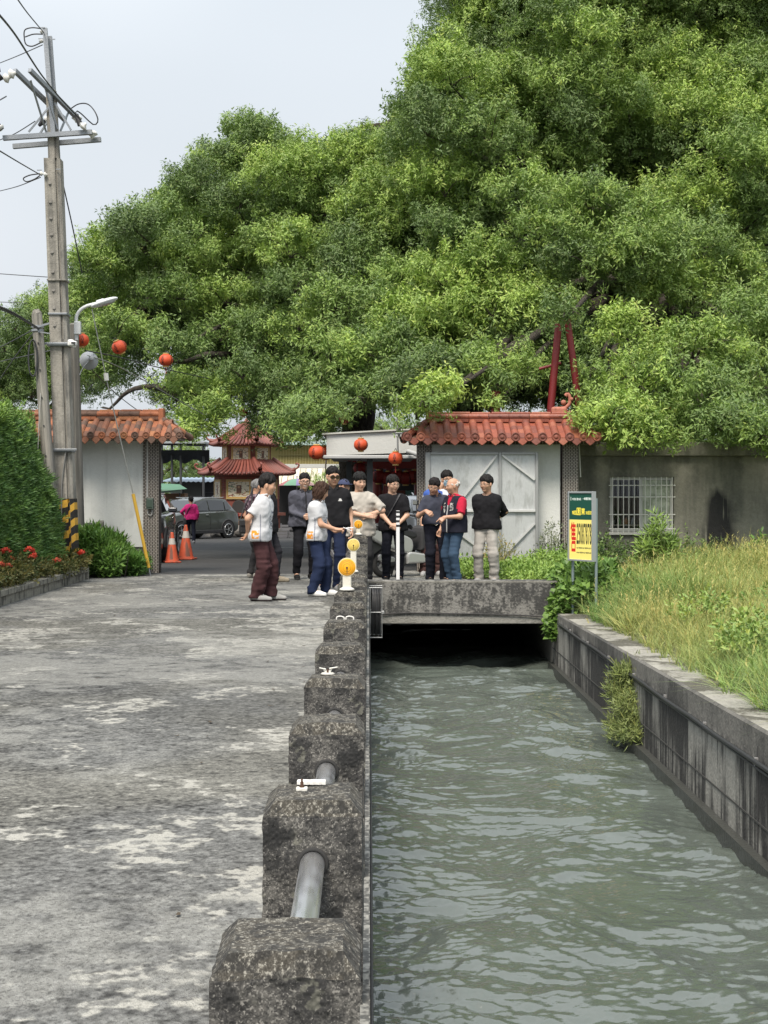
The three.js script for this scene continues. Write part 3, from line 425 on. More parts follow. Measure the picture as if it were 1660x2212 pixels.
function postGeos(w, dep, h, seed) {                                    // square post, chamfered head; faces roughened. returns [body, cap]
  const ch = 0.034, chv = 0.042, n = 18, body = [], cap = [];
  const face = (out, c00, c10, c11, c01, nu, nv) => { for (let j = 0; j < nv; j++) for (let i = 0; i < nu; i++) { const q = (a, b) => { const t0 = V3(...c00).lerp(V3(...c10), a), t1 = V3(...c01).lerp(V3(...c11), a); return t0.lerp(t1, b); }; const A = q(i / nu, j / nv), B = q((i + 1) / nu, j / nv), C = q((i + 1) / nu, (j + 1) / nv), D = q(i / nu, (j + 1) / nv); out.push(A, B, C, A, C, D); } };
  const x = w / 2, z = dep / 2, hb = h - chv, X1 = x - ch, Z1 = z - ch, nv = Math.max(6, Math.round(n * hb / w));
  face(body, [-x, -0.05, z], [x, -0.05, z], [x, hb, z], [-x, hb, z], n, nv); face(body, [x, -0.05, z], [x, -0.05, -z], [x, hb, -z], [x, hb, z], n, nv); face(body, [x, -0.05, -z], [-x, -0.05, -z], [-x, hb, -z], [x, hb, -z], n, nv); face(body, [-x, -0.05, -z], [-x, -0.05, z], [-x, hb, z], [-x, hb, -z], n, nv);
  face(cap, [-x, hb, z], [x, hb, z], [X1, h, Z1], [-X1, h, Z1], n, 5); face(cap, [x, hb, z], [x, hb, -z], [X1, h, -Z1], [X1, h, Z1], n, 5); face(cap, [x, hb, -z], [-x, hb, -z], [-X1, h, -Z1], [X1, h, -Z1], n, 5); face(cap, [-x, hb, -z], [-x, hb, z], [-X1, h, Z1], [-X1, h, -Z1], n, 5);
  face(cap, [-X1, h, Z1], [X1, h, Z1], [X1, h, -Z1], [-X1, h, -Z1], n, n);
  const mk = (list) => { const pos = []; for (const p of list) { const k = (f, a) => (n3(p.x * f + seed * 3.1, p.y * f + 20, p.z * f + seed) - 0.5) * a; const r = 0.985 - 0.03 * Math.max(0, p.y > hb ? 0.3 : 0); pos.push(p.x * r + k(5, 0.005) + k(30, 0.006), p.y + (p.y > 0 ? (n3(p.z * 8 + seed, p.x * 8, 5) - 0.5) * 0.010 + (n3(p.z * 30, p.x * 30, seed) - 0.5) * 0.006 : 0), p.z * r + (n3(p.z * 7 + 9, p.y * 7 + seed, p.x * 7) - 0.5) * 0.006 + (n3(p.z * 30, p.y * 30 + seed, p.x * 30) - 0.5) * 0.006); }
    let g = new THREE.BufferGeometry(); g.setAttribute('position', new THREE.Float32BufferAttribute(pos, 3)); g.computeVertexNormals(); g = boxUV(g, 1, seed * 0.37, seed * 0.61); return toCreasedNormals(g, 0.6); };
  return [mk(body), mk(cap)];
}
{
  const posts = [[3.02, 0.6], [4.40, 0.6], [5.75, 0.6], [7.05, 0.6], [8.50, 0.6], [9.98, 0.6], [11.60, 0.6], [12.95, 0.595], [14.3, 0.60], [15.6, 0.605], [16.8, 0.62], [18.0, 0.655], [19.2, 0.69], [20.4, 0.735], [21.6, 0.82]];
  const words = ['nearest concrete guard post at the bottom of the photo, no fitting on top', 'concrete guard post with a rusty bolt stub on a white pad', 'squat concrete guard post behind the one with the rusty bolt', 'concrete guard post topped by a broken white reflector base with open flaps', 'plain concrete guard post between the two broken white bases', 'concrete guard post topped by two broken white loops', 'plain concrete guard post just in front of the big yellow reflector', 'concrete guard post carrying the largest yellow reflector', 'guard post directly behind the largest yellow reflector', 'guard post carrying the pale yellow middle reflector', 'guard post directly behind the pale yellow reflector', 'third concrete guard post from the far end of the row', 'guard post just before the last two of the row', 'guard post in front of the far smallest reflector post', 'farthest guard post, with the smallest yellow reflector'];
  const pipeM = mat([0.72, 0.73, 0.74], 0.34, { metalness: 0.9, roughnessMap: again(tex(256, 256, (u, v) => 0.8 + 0.4 * (tn(u, v, 8, 2) - 0.5), null, false), 2, 2) });
  posts.forEach(([d, h], i) => {
    const w = i > 12 ? 0.25 : 0.295, [b, c] = postGeos(w, 0.29, h, i + 1), t = thing('guard_post', words[i], 'guard post', [-0.016 - w / 2, 0, -d + 0.145], 0, 'concrete guard posts along the canal');
    part(t, 'post_body', b, postMat); part(t, 'post_head', c, mossMat);
  });
  const pipeWords = ['nearest steel pipe rail, between the first and second guard post', 'steel pipe rail between the second and third guard post', 'steel pipe rail between the third and fourth guard post'];
  for (let i = -1; i < 13; i++) {
    const z0 = i < 0 ? -1.9 : -posts[i][0] + 0.02, z1 = -posts[i + 1][0] + 0.27, a = V3(-0.160, 0.425, z0), b = V3(-0.163, 0.42, z1), g = rod(a, b, 0.036, 0.036, 28);
    if (i < 0) continue;
    const pr = part(scene, 'pipe_rail', g, pipeM); for (const zc of [z0 - 0.022, z1 + 0.022]) part(pr, 'pipe_socket', new THREE.TorusGeometry(0.041, 0.006, 6, 24).translate(-0.162, 0.422, zc), mat([0.03, 0.03, 0.03], 0.95));
    tag(pr, pipeWords[i] ?? 'steel pipe rail between guard posts, ' + ['fourth', 'fifth', 'sixth', 'seventh', 'eighth', 'ninth', 'tenth', 'eleventh', 'twelfth', 'thirteenth'][i - 3] + ' along the row from the camera', 'pipe rail', 'pipe rails between the guard posts');
  }
  // fittings on the post heads
  const white = mat([0.62, 0.61, 0.56], 0.75, { bumpMap: coarse, bumpScale: 0.004 }), rust = mat([0.07, 0.035, 0.022], 0.9);
  { const t = thing('bolt_stub', 'rusty bolt standing in a small white pad on the second guard post', 'bolt', [-0.20, 0.603, -4.25]); t.scale.setScalar(0.55); part(t, 'pad', rbox(0.062, 0.02, 0.05, 0.006, 0, 0.008, 0), white); part(t, 'bolt', lathe([[0, 0.012], [0.014, 0.012], [0.014, 0.028], [0.009, 0.03], [0.009, 0.046], [0.006, 0.05], [0.006, 0.062], [0, 0.064]], 8), rust); }
  { const t = thing('reflector_remnant', 'flat broken white plastic strip lying on the second guard post', 'broken reflector base', [-0.175, 0.605, -4.34]); t.scale.setScalar(0.6); part(t, 'strip', (() => { const s = new THREE.Shape(); s.moveTo(-0.07, -0.018); for (let k = 0; k <= 9; k++) s.lineTo(-0.07 + 0.14 * k / 9, -0.02 - 0.006 * (k % 2)); for (let k = 9; k >= 0; k--) s.lineTo(-0.07 + 0.14 * k / 9, 0.018 + 0.008 * ((k * 3) % 4) / 3); const g = new THREE.ExtrudeGeometry(s, { depth: 0.014, bevelEnabled: true, bevelSize: 0.003, bevelThickness: 0.003, bevelSegments: 1 }); g.rotateX(-Math.PI / 2); return g; })(), mat([0.72, 0.71, 0.68], 0.7)); }
  { const t = thing('reflector_remnant', 'broken white reflector base with two flaps on the fourth guard post', 'broken reflector base', [-0.20, 0.602, -6.93]); t.scale.setScalar(0.55); part(t, 'base', lathe([[0, 0], [0.06, 0], [0.062, 0.012], [0.05, 0.02], [0, 0.02]], 18), white); part(t, 'flap', rbox(0.075, 0.008, 0.035, 0.003, 0, 0, 0).rotateZ(0.16).translate(0.05, 0.062, 0), white); part(t, 'flap', rbox(0.06, 0.008, 0.03, 0.003, 0, 0, 0).rotateZ(-0.2).translate(-0.045, 0.055, 0), white); part(t, 'bolt', rod(V3(0, 0.015, 0), V3(0, 0.05, 0), 0.014, 0.008, 8), rust); part(t, 'stem', join([bar(V3(0.01, 0.02, 0), V3(0.035, 0.06, 0), 0.012, 0.02), bar(V3(-0.01, 0.02, 0), V3(-0.035, 0.055, 0), 0.012, 0.02)]), white); }
  { const t = thing('reflector_remnant', 'two broken white plastic loops on the sixth guard post', 'broken reflector base', [-0.165, 0.602, -9.9]); t.scale.setScalar(0.6); for (const x of [-0.055, 0.055]) part(t, 'loop', tube([[x - 0.045, 0.0, 0], [x - 0.042, 0.025, 0], [x - 0.02, 0.036, 0], [x + 0.02, 0.034, 0], [x + 0.042, 0.022, 0], [x + 0.045, 0, 0]], 0.008, 20, 6), mat([0.72, 0.71, 0.68], 0.7)); }
  // yellow disc delineators
  const disc = (px, py, d, r, amber, label, baseY) => {
    const c = at(px, py, d), t = thing('reflector_post', label, 'reflector', [c.x, baseY, c.z], 0, 'round yellow reflectors on the guard posts'), cy = c.y - baseY;
    part(t, 'base_plate', lathe([[0, 0], [r * 0.82, 0], [r * 0.80, 0.018], [r * 0.55, 0.03], [0, 0.03]], 20), white);
    part(t, 'stem', join([rbox(r * 0.95, cy - r * 0.7, 0.05, 0.012, 0, (cy - r * 0.7) / 2 + 0.01, -0.01)]), mat([0.62, 0.60, 0.52], 0.8, { bumpMap: coarse, bumpScale: 0.004 }));
    const rim = new THREE.CylinderGeometry(r, r, 0.045, 36); rim.rotateX(Math.PI / 2); rim.translate(0, cy, -0.005);
    part(t, 'disc_rim', rim, mat([0.68, 0.60, 0.40], 0.5));
    const lens = new THREE.SphereGeometry(r * 2.4, 36, 12, 0, Math.PI * 2, 0, Math.asin(0.93 / 2.4)); lens.translate(0, -r * 2.4 * Math.cos(Math.asin(0.93 / 2.4)), 0); lens.rotateX(Math.PI / 2); lens.translate(0, cy, 0.018);
    part(t, 'lens', lens, new THREE.MeshPhysicalMaterial({ color: new THREE.Color().setRGB(...amber), roughness: 0.22, clearcoat: 0.5 }));
    for (const k of [0.42, 0.64, 0.8]) part(t, 'lens_ring', new THREE.TorusGeometry(r * k, r * 0.022, 6, 40).translate(0, cy, 0.018 + r * 0.19 * (1 - k * k) + 0.001), mat(mul3(amber, 0.72), 0.4));
    part(t, 'rust_stain', join([new THREE.SphereGeometry(r * 0.11, 10, 8).scale(1, 1, 0.35).translate(0, cy - r * 0.05, 0.018 + r * 0.21), rod(V3(0, cy - r * 0.1, 0.02 + r * 0.19), V3(r * 0.02, cy - r * 0.72, 0.02 + r * 0.1), r * 0.05, r * 0.025, 6)]), rust);
  };
  disc(750, 1225, 12.78, 0.083, [0.83, 0.40, 0.015], 'largest and nearest round yellow reflector on its white stem', 0.60);
  disc(764, 1177, 15.43, 0.069, [0.72, 0.55, 0.14], 'faded pale yellow round reflector, middle of the three', 0.61);
  disc(774.5, 1132.5, 21.44, 0.067, [0.83, 0.40, 0.015], 'smallest and farthest round yellow reflector in front of beige shirt', 0.83);
}
// coil of cable in a bracket on the canal wall
{
  const t = thing('cable_coil', 'tall coil of black cable in a metal bracket beside the bridge beam', 'cable coil', [0.02, -0.32, -21.45]);
  const m = mat([0.022, 0.023, 0.025], 0.5), s = mat([0.36, 0.37, 0.37], 0.45, { metalness: 0.5 });
  for (let i = 0; i < 7; i++) { const pts = []; for (let k = 0; k < 20; k++) { const a = k / 20 * Math.PI * 2, q = 1 - 0.03 * (i % 3); pts.push([0.03 + i * 0.02 + 0.006 * Math.sin(a * 2 + i), 0.355 * q * Math.sin(a), 0.2 * q * Math.cos(a)]); } part(t, 'cable_loop', tube(pts, 0.0125, 60, 7, true), m); }
  for (const y of [0.37, 0.0, -0.375]) for (const z of [0.215, -0.215]) part(t, 'bracket_bar', rod(V3(-0.01, y, z), V3(0.185, y, z), 0.009, 0.009, 8), s);
  for (const x of [0.0, 0.178]) part(t, 'bracket_upright', rod(V3(x, -0.375, 0.222), V3(x, 0.37, 0.222), 0.006, 0.006, 8), s);
  part(t, 'clamp', rbox(0.05, 0.05, 0.05, 0.01, 0.19, 0.0, 0.21), s);
}
{
  const t = thing('wall_cable', 'thick black cable clipped along the canal wall beside the grass', 'cable', [EX - 0.024, 0, 0]), m = mat([0.028, 0.03, 0.032], 0.45);
  const pts = []; for (let z = -21.2; z <= -6; z += 0.8) pts.push([rr(-0.004, 0.004), -0.485 + rr(-0.006, 0.006), z]); part(t, 'cable', tube(pts, 0.019, 120, 8), m);
  const p2 = []; for (let z = -21.2; z <= -6; z += 0.8) p2.push([0.004 + rr(-0.004, 0.002), -0.520 + rr(-0.006, 0.006), z]); part(t, 'cable', tube(p2, 0.009, 120, 6), m);
  for (let z = -20; z < -6; z += 1.6) part(t, 'clip', rbox(0.03, 0.075, 0.025, 0.005, 0.012, -0.49, z), mat([0.2, 0.2, 0.2], 0.5));
}
// ---------------------------------------------------------------- sign
{
  const d = 21.2, c = at(1257, 1137, d), yaw = -0.98, w = 0.55, h = 1.04, t = thing('sale_sign', 'green and yellow sale board on two grey posts in the tall grass', 'sign', [c.x, 0, c.z], yaw);
  const S = (g, x, y, s, list, lw) => { g.lineWidth = lw; g.lineCap = 'butt'; for (const l of list) { g.beginPath(); l.forEach(([a, b], i) => (i ? g.lineTo(x + a * s, y + b * s) : g.moveTo(x + a * s, y + b * s))); g.stroke(); } };
  const box_ = (x0, y0, x1, y1) => [[x0, y0], [x1, y0], [x1, y1], [x0, y1], [x0, y0]];
  const G = {
    shou: [[[0.34, 0.02], [0.1, 0.26]], [[0.28, 0.12], [0.28, 0.6]], [[0.28, 0.14], [0.92, 0.14]], [[0.6, 0.02], [0.6, 0.58]], [[0.28, 0.28], [0.86, 0.28]], [[0.28, 0.42], [0.86, 0.42]], [[0.28, 0.57], [0.94, 0.57]], box_(0.28, 0.7, 0.82, 0.96)],
    yuan: [box_(0.05, 0.05, 0.95, 0.96), [[0.3, 0.2], [0.7, 0.2]], [[0.5, 0.1], [0.5, 0.32]], [[0.2, 0.32], [0.8, 0.32]], box_(0.33, 0.42, 0.68, 0.56), [[0.5, 0.56], [0.5, 0.86]], [[0.48, 0.62], [0.22, 0.84]], [[0.55, 0.62], [0.8, 0.84]]],
    dong: [[[0.08, 0.16], [0.92, 0.16]], [[0.5, 0.02], [0.5, 0.98]], box_(0.22, 0.28, 0.78, 0.6), [[0.22, 0.44], [0.78, 0.44]], [[0.48, 0.62], [0.1, 0.92]], [[0.52, 0.62], [0.9, 0.92]]],
    jia: [[[0.05, 0.28], [0.5, 0.28], [0.46, 0.9], [0.36, 0.86]], [[0.26, 0.08], [0.24, 0.5], [0.06, 0.94]], box_(0.62, 0.3, 0.92, 0.86)],
    meng: [box_(0.1, 0.06, 0.42, 0.48), [[0.1, 0.27], [0.42, 0.27]], [[0.58, 0.06], [0.56, 0.4], [0.48, 0.54]], [[0.58, 0.06], [0.9, 0.06], [0.9, 0.52]], [[0.58, 0.22], [0.9, 0.22]], [[0.58, 0.36], [0.9, 0.36]], box_(0.16, 0.64, 0.84, 0.92), [[0.39, 0.64], [0.39, 0.92]], [[0.61, 0.64], [0.61, 0.92]], [[0.04, 0.95], [0.96, 0.95]]],
    dian: [[[0.5, 0.0], [0.5, 0.12]], [[0.14, 0.14], [0.94, 0.14]], [[0.16, 0.14], [0.14, 0.6], [0.04, 0.95]], [[0.52, 0.24], [0.52, 0.58]], [[0.52, 0.38], [0.84, 0.38]], box_(0.3, 0.58, 0.82, 0.92)],
    xi: [[[0.3, 0.1], [0.3, 0.9]], [[0.1, 0.3], [0.5, 0.3]], box_(0.55, 0.15, 0.9, 0.5), [[0.55, 0.7], [0.92, 0.7]], [[0.72, 0.5], [0.72, 0.95]]],
    qu: [box_(0.1, 0.1, 0.9, 0.9), [[0.3, 0.3], [0.7, 0.3]], [[0.5, 0.15], [0.5, 0.8]], [[0.25, 0.6], [0.75, 0.6]]],
    yi: [[[0.1, 0.5], [0.9, 0.5]]],
  };
  const face = canvasTex(512, 860, (g, W, H) => {
    g.fillStyle = '#0f4a3c'; g.fillRect(0, 0, W, H * 0.40); g.fillStyle = '#f3e27c'; g.fillRect(0, H * 0.40, W, H * 0.6);
    g.strokeStyle = '#e9f0ea'; ['xi', 'qu', 'dian', 'meng', 'jia', 'qu'].forEach((k, i) => S(g, 60 + i * 33 + (i > 2 ? 6 : 0), 62, 30, G[k], 4)); ['yi', 'dong', 'meng', 'qu', 'shou', 'dian'].forEach((k, i) => S(g, 296 + i * 33, 56, 31, G[k], 5)); g.fillStyle = '#e9f0ea'; g.fillRect(28, 48, 10, 48);
    g.strokeStyle = '#f4e14c'; S(g, 52, 226, 56, G.xi, 10); S(g, 104, 226, 56, G.qu, 9); S(g, 162, 190, 92, G.yuan, 12); S(g, 262, 190, 92, G.dong, 12); S(g, 364, 228, 46, G.jia, 7); S(g, 410, 228, 46, G.meng, 5); S(g, 456, 228, 46, G.dian, 7);
    g.fillStyle = '#cf2b22'; g.strokeStyle = '#cf2b22'; g.save(); g.translate(14, 372); g.scale(1, 2.75); S(g, 0, 0, 140, G.shou, 15); g.restore();
    g.fillStyle = '#1e2a20'; g.save(); g.translate(158, 660); g.scale(0.42, 2.05); g.font = 'bold 182px sans-serif'; g.fillText('25087878', 0, 0); g.restore();
    g.strokeStyle = '#2b3a2c'; for (let r = 0; r < 2; r++) for (let i = 0; i < 15; i++) S(g, 160 + i * 22, 700 + r * 60, 20, G[['jia', 'dong', 'qu', 'meng', 'xi', 'dian'][(i * 5 + r) % 6]], 3);
    g.fillStyle = 'rgba(120,110,70,0.18)'; for (let i = 0; i < 240; i++) g.fillRect(R() * W, R() * H, 1 + R() * 2, 1 + R() * 3);
  });
  const post = mat([0.24, 0.30, 0.31], 0.5, { metalness: 0.5 }), fr = mat([0.40, 0.43, 0.44], 0.45, { metalness: 0.5 }), cy = c.y;
  const board = part(t, 'board', (() => { const g = new THREE.PlaneGeometry(w - 0.05, h - 0.05); g.translate(0, cy, 0.018); return g; })(), mat([1, 1, 1], 0.5, { map: face }));
  part(t, 'backing', span(-w / 2 + 0.02, w / 2 - 0.02, cy - h / 2 + 0.02, cy + h / 2 - 0.02, -0.02, 0.014), mat([0.4, 0.42, 0.42], 0.6));
  for (const x of [-w / 2 + 0.013, w / 2 - 0.013]) part(t, 'frame_side', rbox(0.028, h, 0.07, 0.004, x, cy, 0), fr);
  for (const y of [cy + h / 2 - 0.013, cy - h / 2 + 0.013]) part(t, 'frame_edge', rbox(w - 0.056, 0.027, 0.066, 0.004, 0, y, 0), fr);
  for (const x of [-w / 2 + 0.02, w / 2 - 0.02]) part(t, 'leg', rod(V3(x, -0.4, -0.055), V3(x, cy + h / 2 - 0.1, -0.055), 0.022, 0.022, 10), post);
}
// ---------------------------------------------------------------- utility pole and what hangs on it
const poleTex = tex(512, 1024, (u, v) => { const b = fbm(u * 6, v * 14, 4), s = fbm(u * 24, v * 4, 3), f = fbm(u * 70, v * 120, 2); return mul3(mix3([0.30, 0.285, 0.25], [0.15, 0.145, 0.13], sstep(0.38, 0.68, 0.5 * b + 0.5 * s)), 0.85 + 0.3 * f); });
const poleMat = mat([1, 1, 1], 0.92, { map: again(poleTex, 1, 0.25), bumpMap: again(coarse, 2, 2), bumpScale: 0.006 });
const galv = mat([0.30, 0.32, 0.34], 0.45, { metalness: 0.65, bumpMap: coarse, bumpScale: 0.002 }), wireM = mat([0.03, 0.032, 0.036], 0.55), porcelain = mat([0.66, 0.66, 0.63], 0.25), darkM = mat([0.03, 0.03, 0.033], 0.5);
const PD = 23.5, base = at(147, 1178, PD);                             // foot of the pole
const pole = thing('utility_pole', 'tall grey concrete utility pole with striped foot and steel crossarms', 'utility pole', [base.x, 0, base.z]);
const pl = (px, py, dz = 0) => V3(X(px, PD) - base.x, Y(py, PD), dz);    // a point of the pole's own axes
function polePrism(y0, y1, c0, c1, w0, w1, dep) {                        // front face and grooved right side
  const sh = (w, d) => [[-0.5 * w, 0.5 * d], [0.18 * w, 0.5 * d], [0.18 * w, 0.36 * d], [0.30 * w, 0.36 * d], [0.30 * w, 0.46 * d], [0.5 * w, 0.30 * d], [0.5 * w, -0.5 * d], [-0.5 * w, -0.5 * d]];
  const n = 12, pos = [], uv = [], a = sh(w0, dep), ring = (t) => sh(lerp(w0, w1, t), dep * lerp(1, w1 / w0, t)).map(([x, z]) => V3(x + lerp(c0, c1, t), lerp(y0, y1, t), z));
  for (let j = 0; j < n; j++) { const p = ring(j / n), q = ring((j + 1) / n); for (let k = 0; k < a.length; k++) { const l = (k + 1) % a.length, V = (y) => y; for (const [v, u] of [[p[k], k], [q[l], k + 1], [p[l], k + 1], [p[k], k], [q[k], k], [q[l], k + 1]]) { pos.push(v.x, v.y, v.z); uv.push(u * 0.125, V(v.y)); } } }
  const q = ring(1); for (let k = 1; k + 1 < q.length; k++) for (const v of [q[0], q[k], q[k + 1]].reverse()) { pos.push(v.x, v.y, v.z); uv.push(v.x * 3, v.z * 3); }
  const g = new THREE.BufferGeometry(); g.setAttribute('position', new THREE.Float32BufferAttribute(pos, 3)); g.setAttribute('uv', new THREE.Float32BufferAttribute(uv, 2)); g.computeVertexNormals(); return g;
}
{
  const cx = (py) => pl(lerp(147, 116, (1178 - py) / (1178 - 345)), py).x;
  part(pole, 'shaft', polePrism(-0.1, Y(345, PD), cx(1256), cx(345), 0.30, 0.265, 0.30), poleMat);
  part(pole, 'upper_shaft', polePrism(Y(346, PD), Y(195, PD), pl(118, 346).x, pl(111, 195).x, 0.17, 0.15, 0.16), poleMat);
  // painted stripes round the foot, as thin proud bands
  const y0 = Y(1178, PD) - 0.5, stripe = canvasTex(512, 1024, (g, W, H) => { g.fillStyle = '#c79a35'; g.fillRect(0, 0, W, H); g.fillStyle = '#191816'; for (let i = -4; i < 10; i++) { g.beginPath(); const y = i * 205; g.moveTo(0, y + 150); g.lineTo(W, y - 60); g.lineTo(W, y + 50); g.lineTo(0, y + 255); g.fill(); } for (let i = 0; i < 1400; i++) { g.fillStyle = ['rgba(90,80,60,.35)', 'rgba(180,160,110,.3)', 'rgba(30,28,25,.3)'][i % 3]; g.fillRect(R() * W, R() * H, 1 + R() * 7, 1 + R() * 10); } });
  const yb = 0.10, yt = Y(1077, PD), sg = polePrism(yb, yt, cx(1250), cx(1077), 0.304, 0.300, 0.304), uv = sg.attributes.uv; for (let i = 0; i < uv.count; i++) uv.setXY(i, uv.getX(i) > 1 ? uv.getX(i) : uv.getX(i) * 1.6, (uv.getY(i) - yb) / (yt - yb));
  part(pole, 'warning_stripes', sg, mat([1, 1, 1], 0.7, { map: stripe, bumpMap: coarse, bumpScale: 0.003 }));
  for (const py of [400, 440, 475, 510, 548, 590, 630, 668, 705, 740]) { const p = pl(lerp(139, 112, (1178 - py) / 778), py, 0.147); part(pole, 'step_socket', rbox(0.05, 0.035, 0.012, 0.004, p.x, p.y, p.z), mat([0.24, 0.23, 0.21], 0.9)); part(pole, 'socket_hole', new THREE.CylinderGeometry(0.009, 0.009, 0.012, 8).rotateX(Math.PI / 2).translate(p.x, p.y - 0.03, p.z), darkM); }
  for (const py of [607, 680, 975]) { const w = 0.31, p = pl(lerp(147, 117, (1178 - py) / 833), py); part(pole, 'band', rbox(w, 0.03, 0.33, 0.004, p.x, p.y, 0), py === 607 ? poleMat : galv); }
  { const p = pl(133, 746); part(pole, 'clamp_band', rbox(0.36, 0.055, 0.37, 0.006, p.x - 0.02, p.y, 0), galv); part(pole, 'clamp_arm', rbox(0.5, 0.04, 0.03, 0.006, p.x + 0.02, p.y + 0.01, 0.2), galv); }
  { const p = pl(140, 972); part(pole, 'clamp_arm', rbox(0.48, 0.035, 0.03, 0.005, p.x, p.y, 0.19), galv); }
  part(pole, 'ground_lead', tube([pl(147, 975, 0.165), pl(139, 1040, 0.17), pl(138, 1100, 0.17), pl(140, 1180, 0.18)], 0.012, 30, 6), mat([0.2, 0.2, 0.19], 0.6));
  // steel channels of the head
  part(pole, 'head_channel', bar(pl(119, 290, 0.12), pl(101, 66, 0.12), 0.05, 0.075), galv); part(pole, 'head_channel', bar(pl(117, 205, -0.02), pl(108, 78, -0.02), 0.06, 0.06), galv);
  const arm = (a, b, name = 'crossarm') => part(pole, name, bar(a, b, 0.075, 0.075), galv);
  arm(pl(12, 303, 0.14), pl(203, 290, 0.14)); arm(pl(24, 312, -0.14), pl(215, 297, -0.14));
  const A1 = V3(-0.42, Y(178, PD), 0.95), A2 = V3(0.30, Y(236, PD), -0.85);
  part(pole, 'crossarm', bar(pl(88, 180, 0.75), pl(157, 241, -0.55), 0.065, 0.065), galv); part(pole, 'crossarm', bar(pl(56, 181, 0.75), pl(126, 241, -0.55), 0.065, 0.065), galv);
  for (const [a, b] of [[[67, 290, 0.15], [115, 228, 0.1]], [[78, 290, -0.15], [116, 236, -0.1]], [[158, 286, 0.15], [122, 226, 0.1]], [[85, 196, 0.6], [104, 290, 0.12]], [[107, 200, 0.3], [127, 282, 0.1]], [[140, 232, -0.3], [128, 280, -0.1]]]) part(pole, 'brace', bar(pl(...a), pl(...b), 0.022, 0.03), galv);
  const bell = (p, dir, s = 1) => { const g = lathe([[0, 0], [0.02, 0], [0.055, 0.015], [0.075, 0.05], [0.06, 0.06], [0.03, 0.085], [0.02, 0.11], [0, 0.115]].map(([a, b]) => [a * s, b * s]), 18); g.applyQuaternion(new THREE.Quaternion().setFromUnitVectors(V3(0, 1, 0), dir.clone().normalize())); g.translate(p.x, p.y, p.z); return g; };
  for (const [px, py, dz, dx, dy, s] of [[44, 190, 0.75, 1, 0.25, 1.1], [33, 199, 0.75, 1, 0.25, 1.1], [153, 231, -0.5, 0, -1, 1.2], [200, 282, 0, 0, -1, 1.2], [14, 292, 0.3, -0.4, 0.5, 1.1], [182, 284, 0.25, 0.3, 0.2, 1.0], [96, 248, -0.3, 1, 0.4, 0.9], [88, 250, -0.3, 1, 0.4, 0.9], [96, 77, 0.1, 0, 1, 0.7], [93, 97, 0.1, 0, 1, 0.6], [92, 380, 0.17, 1, 0, 0.55], [100, 382, 0.17, 1, 0, 0.55]]) part(pole, 'insulator', bell(pl(px, py, dz), V3(dx, dy, 0.1), s), porcelain);
  for (const [a, b, r0, r1] of [[[30, 194, 0.78], [14, 208, 0.8], 0.06, 0.03], [[4, 274, 0.35], [14, 291, 0.3], 0.03, 0.05], [[172, 256, 0.25], [181, 279, 0.25], 0.035, 0.05], [[75, 262, -0.3], [87, 249, -0.3], 0.025, 0.06]]) part(pole, 'wire_clamp', rod(pl(...a), pl(...b), r0, r1, 10), darkM);
  for (const [px, py] of [[96, 66], [92, 90], [89, 372], [130, 370], [118, 91]]) part(pole, 'bolt', bar(pl(px - 4, py, 0.15), pl(px + 6, py, 0.15), 0.014, 0.014), galv);
  const jump = (pts, r = 0.011) => part(pole, 'jumper_wire', tube(pts.map((p) => pl(...p)), r, 30, 6), wireM);
  jump([[93, 66, 0.1], [72, 65, 0.12], [58, 70, 0.12], [56, 85, 0.1], [60, 100, 0.1], [72, 104, 0.1], [92, 96, 0.1]]); jump([[96, 78, 0.1], [76, 79, 0.12], [58, 84, 0.1]]);
  jump([[28, 186, 0.8], [24, 174, 0.8], [10, 178, 0.8], [0, 200, 0.85], [-8, 230, 0.9]]); jump([[140, 217, -0.5], [158, 211, -0.4], [185, 218, -0.2], [208, 246, 0], [212, 262, 0], [205, 270, 0], [197, 266, 0.05], [178, 250, 0.2], [171, 248, 0.25], [172, 258, 0.25]]); jump([[92, 380, 0.17], [68, 384, 0.17], [56, 391, 0.17], [62, 397, 0.17], [80, 392, 0.17], [92, 384, 0.17]]);
}
{ // slimmer leaning pole and the short pole behind
  const t = thing('support_pole', 'slim leaning concrete pole left of the tall utility pole', 'utility pole', [X(112, 23.2), 0, -23.2]), q = (px, py) => V3(X(px, 23.2) - X(112, 23.2), Y(py, 23.2), 0);
  const a = q(119, 1200), b = q(80, 678); part(t, 'shaft', rod(a, b, 0.105, 0.085, 18), poleMat); part(t, 'cap', rod(b, b.clone().add(V3(-0.015, 0.07, 0)), 0.084, 0.05, 18), poleMat);
  for (const py of [706, 714]) { const p = q(82, py); part(t, 'band', new THREE.CylinderGeometry(0.1, 0.1, 0.035, 18).translate(p.x, p.y, 0), galv); }
  part(t, 'hook', bar(q(84, 708).setZ(0.1), q(110, 700).setZ(0.1), 0.03, 0.03), galv); part(t, 'hook', bar(q(86, 718).setZ(0.1), q(112, 722).setZ(0.1), 0.02, 0.02), galv);
  for (const py of [742, 800, 860, 920, 985]) { const p = q(lerp(83, 116, (py - 700) / 480), py); part(t, 'bolt_hole', new THREE.CylinderGeometry(0.012, 0.012, 0.02, 8).rotateX(Math.PI / 2).translate(p.x, p.y, 0.098), darkM); }
  const c = [];
  for (let k = 0; k < 3; k++) part(t, 'cable_loop', tube(Array.from({ length: 12 }, (_, i) => { const s = i / 12 * 6.283; const p = q(74, 775); return [p.x + 0.07 * Math.cos(s) + k * 0.008, p.y + 0.30 * Math.sin(s), 0.1 + 0.02 * k]; }), 0.010, 40, 5, true), wireM);
  part(t, 'ground_lead', tube([q(92, 850).setZ(0.12), q(90, 900).setZ(0.15), q(87, 970).setZ(0.15), q(84, 1010).setZ(0.12)], 0.008, 20, 5), mat([0.35, 0.34, 0.32], 0.7));
}
